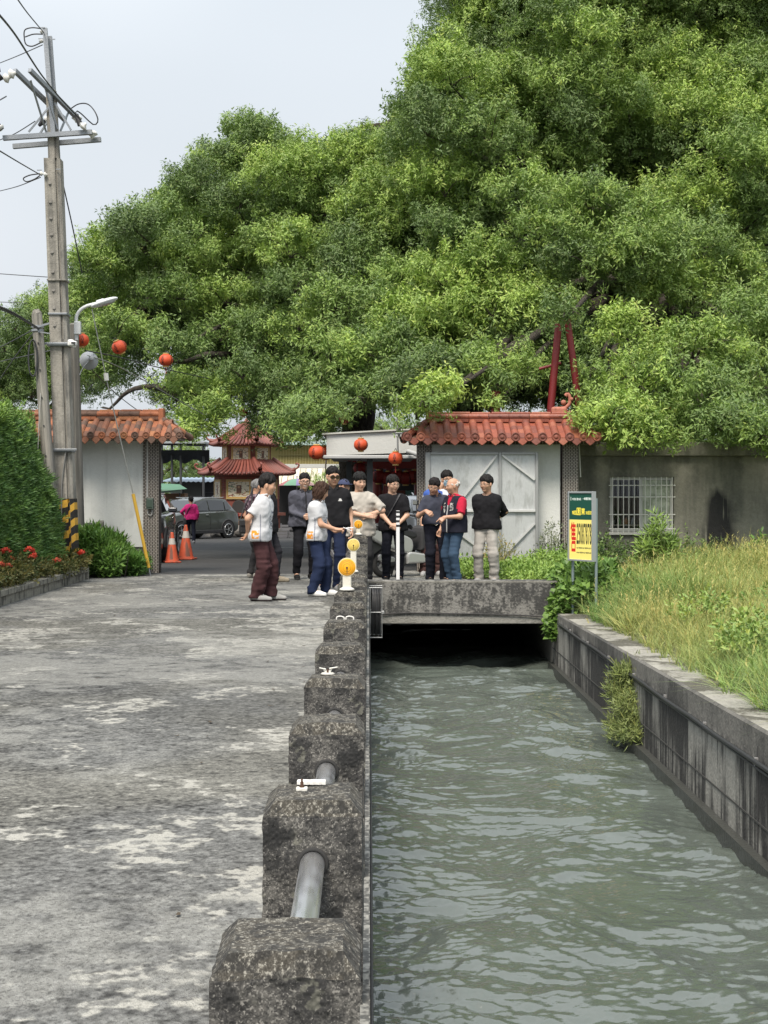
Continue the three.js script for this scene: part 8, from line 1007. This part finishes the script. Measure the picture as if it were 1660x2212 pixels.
  { const [lo, hi] = box_([leg.L.an, leg.R.an, leg.L.kn, leg.R.kn, V3(0.12, waist, 0.1).add(V(o.shift ?? [0, 0, 0])), V3(-0.12, waist, -0.12).add(V(o.shift ?? [0, 0, 0]))], 0.13); lo[1] = -0.01; part(t, 'trousers', colorize(netMesh(botF, lo, hi, cell), (v) => bt.color(v)), clothM); }
  for (const k of ['L', 'R']) { const G = leg[k], sc = o.shoe ?? {}, dx = Math.sin(G.yaw), dz = Math.cos(G.yaw), at_ = (f, y) => V3(G.ft.x + dx * f * s, y, G.ft.z + dz * f * s), f1 = blend([cap(at_(-0.07, 0.045), at_(0.09, 0.04), 0.046 * s, 0.045 * s), cap(at_(0.05, 0.035), at_(0.165, 0.03), 0.047 * s, 0.036 * s), cap(at_(-0.05, 0.06), at_(-0.03, 0.10), 0.042 * s, 0.038 * s)], 0.025), sF = (x, y, z) => Math.max(f1(x, y, z), 0.004 - y); const [lo, hi] = box_([at_(-0.12, 0.02), at_(0.2, 0.02), at_(0, 0.13)], 0.055); lo[1] = -0.01; part(t, 'shoe', colorize(netMesh(sF, lo, hi, 0.009), (v) => (v.y < 0.028 ? sc.sole ?? [0.5, 0.5, 0.48] : sc.color ?? [0.02, 0.02, 0.02])), clothM); }
  t.userData.joints_ = undefined; delete t.userData.joints_; return { t, arm, headC, neck0, s, sh, S, toHead, q, topF };
}
const plain = (c, v = 0.12) => (p) => mul3(c, 1 - v / 2 + v * n3(p.x * 40, p.y * 40, p.z * 40));
const footAt = (px, d, y = 0) => [X(px, d), y, -d];
{
  R = rngOf(77);
  const white = [0.54, 0.55, 0.57], navy = [0.018, 0.020, 0.028], black = [0.014, 0.014, 0.016], denim = (p) => { const k = 0.8 + 0.5 * n3(p.x * 11, p.y * 8, p.z * 11) * 0.6; return [0.020 * k, 0.030 * k, 0.068 * k]; };
  // staff shirt: white with an orange patch at the side hem, dark print on the chest, thin side seam
  const staff = (v, k) => { const y = v.y / k.s; if (y < k.hem / k.s + 0.15 && y > k.hem / k.s + 0.035 && v.x < -0.07 && v.z < 0.02 && v.z > -0.085 && n3(v.x * 30, v.y * 38, v.z * 38) > 0.36) return [0.62, 0.25, 0.03]; if (Math.abs(v.z - 0.035) < 0.006 && v.x < -0.08 && y < 1.2) return [0.16, 0.17, 0.22]; if (v.z > 0.07 && y < 1.24 && y > 0.99 && Math.abs(v.x) < 0.09 && n3(v.x * 50, v.y * 60, 3) > 0.60) return [0.07, 0.08, 0.12]; return mul3(white, 0.97 + 0.06 * n3(v.x * 30, v.y * 30, v.z * 30)); };
  // 1 man in white shirt, hands behind his back
  person({ seed: 1, H: 1.675, pos: footAt(563, 19.35), yaw: Math.PI / 2 - 0.08, lean: 0.10, skin: 0, label: 'person in white polo and maroon trousers with hands clasped behind the back', head: { yaw: 0.1, pitch: 0.06 }, hair: { vol: 0.020, color: [0.013, 0.012, 0.012], low: -0.03 }, shift: [0, 0, 0.0],
    armL: { to: [0.04, 0.93, -0.165], pole: [1, 0.1, -0.8], dir: [-0.5, -0.7, -0.35], palm: [-0.2, 0.5, -1], curl: 0.5 }, armR: { to: [-0.09, 0.915, -0.16], pole: [-1, 0.1, -0.7], dir: [0.3, -0.75, -0.5], palm: [0.1, 0.4, -1], curl: 0.45 },
    legs: { L: { x: 0.10, z: 0.15, yaw: 0.1 }, R: { x: -0.09, z: -0.02, yaw: -0.05 } }, top: { sleeve: 0.72, wide: 0.074, hem: 0.83, ease: 0.026, boxy: 0.125, color: staff, collar: white, fold: 1.1 }, bottom: { color: plain([0.055, 0.026, 0.028], 0.3), wide: 0.03, waist: 0.95, fold: 1.7, cuff: 0.045 }, shoe: { color: [0.30, 0.30, 0.29], sole: [0.06, 0.05, 0.05] } });
  // 2 grey haired man with the bag
  const p2 = person({ seed: 2, H: 1.66, pos: footAt(553, 24.4), yaw: 2.2, skin: 1, label: 'person with short grey hair in patterned shirt carrying a black shoulder bag', hair: { vol: 0.004, color: [0.13, 0.13, 0.13], fade: 0.01 }, armR: { to: [-0.24, 0.98, 0.10], pole: [-0.6, -0.3, -1] }, top: { sleeve: 0.65, hem: 0.85, ease: 0.03, color: (v) => { const a = n3(v.x * 26, v.y * 26, v.z * 26); return a > 0.56 ? [0.22, 0.17, 0.19] : a > 0.45 ? [0.08, 0.05, 0.07] : [0.05, 0.022, 0.035]; } }, bottom: { color: plain([0.035, 0.034, 0.036]), wide: 0.012, waist: 0.95 }, shoe: { color: [0.22, 0.21, 0.19] } });
  { const b = thing('shoulder_bag', 'black shoulder bag hanging at the back of the grey haired man', 'bag', at(531, 1137, 24.05).toArray(), 0.3), lm = mat([0.02, 0.02, 0.022], 0.5, { bumpMap: coarse, bumpScale: 0.004 }); part(b, 'bag_body', rbox(0.22, 0.25, 0.10, 0.035, 0, 0, 0, 3), lm); part(b, 'flap', rbox(0.205, 0.10, 0.02, 0.01, 0, 0.06, 0.054), mat([0.028, 0.028, 0.03], 0.45)); part(b, 'strap', tube([[-0.09, 0.11, 0], [-0.02, 0.32, -0.02], [0.10, 0.55, -0.05], [0.15, 0.66, -0.15]], 0.012, 24, 6), lm); part(b, 'strap', tube([[0.09, 0.11, 0], [0.10, 0.32, -0.02], [0.14, 0.55, -0.1], [0.15, 0.66, -0.15]], 0.012, 24, 6), lm); }
  // 3 man in the dark open jacket
  person({ seed: 3, H: 1.74, pos: footAt(576, 23.3), yaw: Math.PI / 2 - 0.3, skin: 0, glasses: 'black', label: 'person in dark open jacket mostly hidden behind the white polo', hair: { vol: 0.018, color: [0.012, 0.011, 0.011] }, head: { yaw: -0.1 }, armL: { to: [0.22, 0.84, 0.0], pole: [0.6, -0.3, -1] }, top: { name: 'jacket', sleeve: 0.7, wide: 0.08, hem: 0.80, ease: 0.034, boxy: 0.13, color: (v) => (v.x > 0.1 && v.y > 1.05 && n3(v.x * 30, v.y * 30, v.z * 30) > 0.66 ? [0.25, 0.05, 0.05] : mul3([0.022, 0.022, 0.025], 0.8 + 0.5 * n3(v.x * 20, v.y * 20, v.z * 20))) }, bottom: { color: plain([0.03, 0.03, 0.036]), wide: 0.01, waist: 0.95 }, shoe: { color: [0.25, 0.22, 0.17], sole: [0.35, 0.3, 0.22] }, legs: { L: { x: 0.13, z: 0.14, yaw: 0.3 }, R: { x: -0.1, z: 0 } } });
  // 4 smiling man in grey jacket
  person({ seed: 4, H: 1.755, pos: footAt(657, 24.1), yaw: 0.32, skin: 2, smile: true, glasses: 'black', label: 'smiling person with glasses in charcoal zip jacket holding hands at the front', head: { yaw: -0.1, pitch: 0.05, roll: -0.06 }, hair: { vol: 0.010, color: [0.012, 0.011, 0.011], brow: 0.098 }, armR: { to: [-0.03, 1.03, 0.20], pole: [-1, -0.3, -0.5], dir: [1, -0.25, 0.15], palm: [0, -0.2, -1], curl: 0.4 }, armL: { to: [0.08, 1.045, 0.21], pole: [1, -0.3, -0.5], dir: [-1, -0.3, 0.2], palm: [0, 0, -1], curl: 0.5 }, legs: { L: { x: 0.15, z: 0.02, yaw: 0.3 }, R: { x: -0.14, z: 0.06, yaw: -0.2 } },
    top: { name: 'jacket', sleeve: 1.93, hem: 0.86, ease: 0.030, boxy: 0.126, color: (v) => { const a = Math.floor(v.x * 9 + v.y * 6 + n2(v.x * 8, v.y * 8) * 1.5), k = 0.55 + 1.0 * LAT[(a * 37 + Math.floor(v.y * 7 - v.x * 5) * 91) & 4095]; return Math.abs(v.x) < 0.008 && v.z > 0.05 ? [0.02, 0.02, 0.022] : [0.060 * k, 0.062 * k, 0.078 * k]; }, fold: 1.4, collar: [0.045, 0.046, 0.058] }, bottom: { color: plain([0.013, 0.013, 0.016]), wide: 0.008, waist: 0.95, cuff: 0.09 }, shoe: { color: [0.015, 0.015, 0.015], sole: [0.12, 0.12, 0.12] } });
  // 5 woman in white shirt and jeans pointing at a sheet
  const p5 = person({ seed: 5, H: 1.585, pos: footAt(684, 20.25), yaw: Math.PI / 2 - 0.25, lean: 0.06, fem: 1, skin: 0, label: 'person with dark bob, white polo and jeans pointing at the sheet in hand', head: { yaw: 0.12, pitch: 0.28 }, hair: { type: 'bob', vol: 0.014, color: [0.035, 0.020, 0.014] }, armR: { to: [-0.08, 1.04, 0.33], pole: [-0.5, -1, -0.6], dir: [0.1, 0.05, 1], palm: [0.3, -1, 0], curl: 0.5, point: true }, armL: { to: [0.09, 1.0, 0.27], pole: [0.8, -1, -0.3], dir: [-0.1, 0.05, 1], palm: [0, 1, 0.1], curl: 0.35 }, legs: { L: { x: 0.10, z: 0.13, yaw: 0.15 }, R: { x: -0.1, z: 0.0, yaw: -0.1 } },
    top: { sleeve: 0.62, wide: 0.066, hem: 0.84, ease: 0.018, boxy: 0.122, color: staff, collar: white }, bottom: { color: denim, wide: 0.020, waist: 0.96, fold: 1.1, cuff: 0.03 }, shoe: { color: [0.72, 0.72, 0.70], sole: [0.72, 0.72, 0.70] } });
  { const c = V3(p5.t.position.x, p5.t.position.y, p5.t.position.z), hp = p5.arm.L.w.clone().applyAxisAngle(UPV, p5.t.rotation.y).add(c), s = thing('paper_sheet', 'small white sheet held by the woman in the white polo', 'paper', [hp.x + 0.13, hp.y + 0.045, hp.z], 0.2); part(s, 'page', rbox(0.24, 0.006, 0.16, 0.002).rotateZ(0.10), mat([0.75, 0.76, 0.78], 0.7)); part(s, 'printed_edge', rbox(0.1, 0.004, 0.12, 0.001, -0.04, 0.006, 0).rotateZ(0.10), mat([0.12, 0.28, 0.42], 0.6)); const pen = thing('pen', 'white pen in the pointing hand of the woman', 'pen', [0, 0, 0]), w = p5.arm.R.w.clone().applyAxisAngle(UPV, p5.t.rotation.y).add(c); part(pen, 'barrel', rod(w.clone().add(V3(0.10, 0.03, 0)), w.clone().add(V3(0.22, -0.02, 0.01)), 0.006, 0.005, 8), mat([0.7, 0.7, 0.7], 0.4)); part(pen, 'tip', rod(w.clone().add(V3(0.22, -0.02, 0.01)), w.clone().add(V3(0.235, -0.026, 0.01)), 0.004, 0.001, 8), darkM); }
  // 6 tall man in sunglasses
  person({ seed: 6, H: 1.815, pos: footAt(719, 21.35), yaw: 0.18, fat: 1.18, sh: 1.08, skin: 0, glasses: 'dark', label: 'tall person in sunglasses and black polo standing behind the woman with bob hair', head: { yaw: 0.15, pitch: 0.08 }, jaw: 1.15, hair: { vol: 0.012, color: [0.012, 0.011, 0.011], brow: 0.10 }, armL: { to: [0.26, 0.86, 0.05], curl: 0.5 }, armR: { to: [-0.26, 0.88, 0.05] }, legs: { L: { x: 0.06, z: 0.08, yaw: 0.25 }, R: { x: -0.17, z: 0.02 } }, top: { sleeve: 0.66, wide: 0.070, hem: 0.90, ease: 0.022, color: (v, k) => (v.x > 0.065 && v.x < 0.12 && v.z > 0.03 && v.y > 1.345 && v.y < 1.385 && n3(v.x * 70, v.y * 70, 1) > 0.3 ? [0.6, 0.6, 0.58] : mul3(black, 0.85 + 0.4 * n3(v.x * 20, v.y * 20, v.z * 20))), collar: [0.03, 0.03, 0.032] }, bottom: { color: (p) => mul3(denim(p), 0.75), wide: 0.010, waist: 1.0 }, shoe: { color: [0.30, 0.30, 0.30], sole: [0.6, 0.6, 0.58] } });
  // 7 person with navy cap behind
  person({ seed: 7, H: 1.66, cell: 0.018, pos: footAt(742, 24.6), yaw: 0.5, skin: 1, cap: [0.035, 0.045, 0.10], label: 'person in navy cap almost hidden behind the tall person with sunglasses', hair: { vol: 0.006 }, top: { sleeve: 0.7, hem: 0.88, color: plain([0.02, 0.02, 0.024]) }, bottom: { color: plain([0.03, 0.03, 0.035]), waist: 0.98 }, headOff: [-0.0, 0, 0] });
  // 8 man in beige T shirt, one arm across
  person({ seed: 8, H: 1.735, pos: footAt(777, 22.7), yaw: 0.12, skin: 2, label: 'person in loose beige T-shirt holding one forearm across the waist', head: { yaw: 0.32, pitch: 0.14 }, hair: { vol: 0.021, color: [0.012, 0.012, 0.012], brow: 0.088 }, armR: { to: [0.10, 1.07, 0.20], pole: [-1, -0.5, 0.1], dir: [1, 0.05, 0.1], palm: [0.1, -0.2, -1], curl: 0.35 }, armL: { to: [0.14, 1.10, 0.16], pole: [1, -0.5, 0], dir: [-0.9, -0.35, 0.3], palm: [0, -0.2, -1], curl: 0.4 }, top: { sleeve: 0.92, wide: 0.088, hem: 0.76, ease: 0.028, boxy: 0.135, color: (v) => mul3([0.40, 0.375, 0.335], 0.94 + 0.12 * n3(v.x * 25, v.y * 12, v.z * 25)), fold: 1.8 }, bottom: { color: plain([0.03, 0.03, 0.032]), wide: 0.03, waist: 0.95 }, shoe: { color: [0.3, 0.3, 0.3] } });
  { const h = thing('bottle', 'small white bottle beside the beige T-shirt, held low', 'bottle', at(735, 1160, 23.0).toArray()); part(h, 'bottle_body', lathe([[0, 0], [0.03, 0], [0.034, 0.01], [0.034, 0.12], [0.02, 0.145], [0, 0.145]], 14).translate(0, -0.07, 0), mat([0.7, 0.7, 0.7], 0.4)); part(h, 'bottle_cap', lathe([[0, 0], [0.016, 0], [0.016, 0.025], [0, 0.025]], 12).translate(0, -0.095, 0), mat([0.5, 0.3, 0.25], 0.5)); }
  // 9 man in black T shirt with strap
  const p9 = person({ seed: 9, H: 1.70, pos: footAt(849, 23.35), yaw: 0.04, skin: 2, glasses: 'wire', label: 'person in black T-shirt with diagonal bag strap, hands joined in front', head: { yaw: 0.55, pitch: 0.10 }, hair: { vol: 0.020, color: [0.012, 0.011, 0.011], brow: 0.10, low: -0.055 }, armR: { to: [-0.035, 0.935, 0.215], pole: [-1, -0.4, -0.35], dir: [0.8, -0.5, 0.35], palm: [0.2, 0.2, -1], curl: 0.5 }, armL: { to: [0.075, 0.955, 0.20], pole: [1, -0.4, -0.35], dir: [-0.75, -0.55, 0.35], palm: [-0.2, 0.2, -1], curl: 0.55 }, top: { sleeve: 0.80, wide: 0.074, hem: 0.84, ease: 0.022, boxy: 0.120, color: plain([0.013, 0.013, 0.015], 0.4), vneck: 0.012 }, bottom: { color: plain([0.011, 0.012, 0.018], 0.3), wide: 0.008, waist: 0.95 }, shoe: { color: [0.02, 0.02, 0.02] } });
  { const pts = []; for (let i = 0; i <= 10; i++) { const u = i / 10, x = lerp(0.115, -0.15, u), y = lerp(1.445, 0.98, u); let z = 0.30; for (let k = 0; k < 60; k++) { if (p9.topF(x, y, z) < 0.006) break; z -= 0.005; } pts.push(V3(x, y, z + 0.004)); } const L = []; for (let i = 0; i + 1 < pts.length; i++) L.push(bar(pts[i], pts[i + 1].clone().lerp(pts[i], -0.05), 0.034, 0.008)); part(p9.t, 'bag_strap', L, mat([0.05, 0.05, 0.055], 0.7)); }
  // 10 man in grey polo gesturing
  const p10 = person({ seed: 10, H: 1.68, pos: footAt(942, 23.1), yaw: 0.12, lean: 0.08, fat: 1.05, skin: 1, glasses: 'wire', label: 'person in slate grey polo tilting the head and gesturing with one hand', head: { yaw: -0.28, pitch: 0.22, roll: -0.16 }, headOff: [-0.05, -0.015, 0.02], hair: { vol: 0.014, color: [0.014, 0.012, 0.012], brow: 0.09 }, armR: { to: [-0.215, 1.215, 0.27], pole: [-0.6, -1, -0.4], dir: [0.45, -0.35, 0.6], palm: [0.5, -0.6, 0.1], curl: 0.5 }, armL: { to: [0.235, 0.93, 0.10], pole: [0.9, -0.2, -1], curl: 0.6 }, legs: { L: { x: 0.13, z: 0.05 }, R: { x: -0.09, z: 0.0 } }, top: { sleeve: 0.8, wide: 0.070, hem: 0.965, ease: 0.020, color: (v) => (Math.abs(v.x - 0.075) < 0.012 && v.z > 0.05 && Math.abs(v.y - 1.22) < 0.035 ? [0.20, 0.02, 0.035] : mul3([0.048, 0.053, 0.074], 0.85 + 0.3 * n3(v.x * 22, v.y * 22, v.z * 22))), collar: [0.055, 0.060, 0.085], vneck: 0.02 }, bottom: { color: plain([0.012, 0.013, 0.02], 0.3), wide: 0.014, waist: 1.0 }, shoe: { color: [0.02, 0.02, 0.02] } });
  { const b = torsoBelt(p10); }
  function torsoBelt(p) { const g = new THREE.TorusGeometry(0.135, 0.016, 8, 40); g.rotateX(Math.PI / 2); g.scale(1.18, 1.15, 0.98); g.translate(0, 0.972 * p.s, 0.004); const m = part(p.t, 'belt', g, mat([0.02, 0.018, 0.016], 0.45)); part(m, 'buckle', new THREE.TorusGeometry(0.02, 0.004, 6, 16).translate(-0.02, 0.972 * p.s, 0.15), mat([0.6, 0.58, 0.5], 0.25, { metalness: 0.8 })); }
  // 11 masked man behind
  person({ seed: 11, H: 1.80, pos: footAt(934, 25.1), yaw: 0.1, skin: 0, mask: true, glasses: 'black', label: 'person in pale blue face mask standing behind the two talking men', head: { yaw: 0.15 }, headOff: [0.16, 0, 0], hair: { vol: 0.019, color: [0.012, 0.011, 0.011], brow: 0.09 }, top: { sleeve: 0.7, hem: 0.85, color: (v) => (v.y > 1.25 && n3(v.x * 14, v.y * 9, 2) > 0.5 ? [0.55, 0.56, 0.6] : [0.05, 0.10, 0.33]) }, shift: [0.10, 0, 0], legs: { L: { x: 0.1, z: 0.05 }, R: { x: -0.16, z: 0.1, yaw: -0.3 } }, bottom: { color: plain([0.06, 0.032, 0.030], 0.3), wide: 0.028, waist: 0.95, fold: 1.4 }, shoe: { color: [0.3, 0.3, 0.3] } });
  // 12 old man in the vest
  const p12 = person({ seed: 12, H: 1.67, pos: footAt(982, 22.75), yaw: -0.95, fat: 1.15, skin: 1, label: 'bald elderly person in black vest over red shirt pointing downward', head: { yaw: -0.4, pitch: 0.06 }, hair: { type: 'bald', vol: 0.008, color: [0.42, 0.40, 0.37] }, armR: { to: [-0.17, 0.88, 0.16], pole: [-0.6, -0.2, -1], curl: 0.5 }, armL: { to: [0.13, 1.10, 0.30], pole: [0.8, -0.7, -0.6], dir: [-0.25, -0.6, 0.8], palm: [-0.5, -0.6, 0], curl: 0.6, point: true }, legs: { L: { x: 0.1, z: 0.05 }, R: { x: -0.12, z: 0.0 } }, top: { name: 'red_shirt', sleeve: 0.82, wide: 0.074, hem: 1.0, ease: 0.014, color: plain([0.40, 0.018, 0.045], 0.2), collar: [0.45, 0.02, 0.045] }, bottom: { color: (p) => { const k = 0.75 + 0.7 * n3(p.x * 9, p.y * 5, p.z * 9) * 0.6; return [0.040 * k, 0.070 * k, 0.115 * k]; }, wide: 0.010, waist: 0.95 }, shoe: { color: [0.05, 0.04, 0.04] } });
  { const s = p12.s, f = (x, y, z) => { let d = p12.topF(x, Math.max(y, 1.0 * s + 0.012), z) - 0.012; d = Math.max(d, Math.abs(x) - (y < 1.24 * s ? 0.245 : 0.192) * s, y - 1.445 * s, 0.845 * s - y); return Math.max(d, -ell(V3(0, 1.44 * s, 0.09), V3(0.045, 0.16, 0.12))(x, y, z)); }; const fin = (v) => (Math.abs(v.x) < 0.012 && v.z > 0.06 ? [0.4, 0.4, 0.4] : v.x < -0.055 && v.x > -0.115 && v.z > 0.05 && v.y > 1.17 * s && v.y < 1.34 * s && n3(v.x * 90, v.y * 80, 4) > 0.58 ? [0.55, 0.55, 0.52] : v.x > 0.05 && v.x < 0.12 && v.z > 0.05 && v.y > 1.2 * s && v.y < 1.33 * s && n3(v.x * 90, v.y * 80, 9) > 0.58 ? [0.55, 0.55, 0.52] : mul3([0.016, 0.017, 0.026], 0.85 + 0.4 * n3(v.x * 20, v.y * 20, v.z * 20))); const g = netMesh(f, [-0.3, 0.8, -0.3], [0.3, 1.5, 0.3], 0.012); part(p12.t, 'vest', colorize(g, fin), clothM); }
  // 13 man in black shirt, hands behind
  person({ seed: 13, H: 1.705, pos: footAt(1052, 23.0), yaw: -0.30, skin: 0, glasses: 'wire', label: 'person in black shirt and light grey trousers standing apart at the right', head: { yaw: -0.45, pitch: 0.06 }, hair: { vol: 0.017, color: [0.012, 0.011, 0.011], brow: 0.085 }, armL: { to: [0.08, 1.0, -0.16], pole: [1, -0.2, -0.75] }, armR: { to: [-0.04, 0.97, -0.19], pole: [-0.4, -0.1, -1] }, legs: { L: { x: 0.13, z: 0.03 }, R: { x: -0.13, z: 0.02 } }, top: { sleeve: 1.45, hem: 0.875, ease: 0.016, boxy: 0.122, color: plain([0.013, 0.013, 0.015], 0.4), vneck: 0.03 }, bottom: { color: plain([0.34, 0.325, 0.30], 0.12), wide: 0.016, waist: 0.95, fold: 1.3 }, shoe: { color: [0.3, 0.3, 0.3] } });
  // 14 woman in pink walking away
  { const d = 49; person({ seed: 14, H: 1.56, cell: 0.02, fem: 1, pos: [X(413, d), slopeY(d), -d], yaw: Math.PI + 0.2, skin: 1, label: 'person in bright pink jacket walking away beside the parked car', hair: { vol: 0.016, color: [0.012, 0.011, 0.011] }, armL: { to: [0.26, 1.05, 0.16], pole: [1, -0.3, -0.6] }, armR: { to: [-0.25, 0.9, 0.05] }, legs: { L: { x: 0.09, z: 0.12 }, R: { x: -0.09, z: -0.12 } }, top: { name: 'jacket', sleeve: 1.8, hem: 0.88, ease: 0.026, color: plain([0.50, 0.03, 0.17], 0.25), collar: [0.45, 0.03, 0.15] }, bottom: { color: plain([0.016, 0.018, 0.03]), waist: 0.95 }, shoe: { color: [0.3, 0.3, 0.32] } });
    const b = thing('handbag', 'small dark handbag at the side of the woman in pink', 'handbag', [X(401, d), slopeY(d) + 0.78, -d + 0.05]); part(b, 'bag_body', rbox(0.12, 0.2, 0.16, 0.03), mat([0.025, 0.025, 0.03], 0.5)); part(b, 'strap', tube([[0, 0.1, 0.05], [0.1, 0.35, 0.1], [0.25, 0.55, 0.1]], 0.012, 14, 5), mat([0.04, 0.03, 0.04], 0.5)); }
}
scene.traverse((o) => { if (o.isMesh) o.castShadow = o.receiveShadow = true; });
renderer.render(scene, camera);
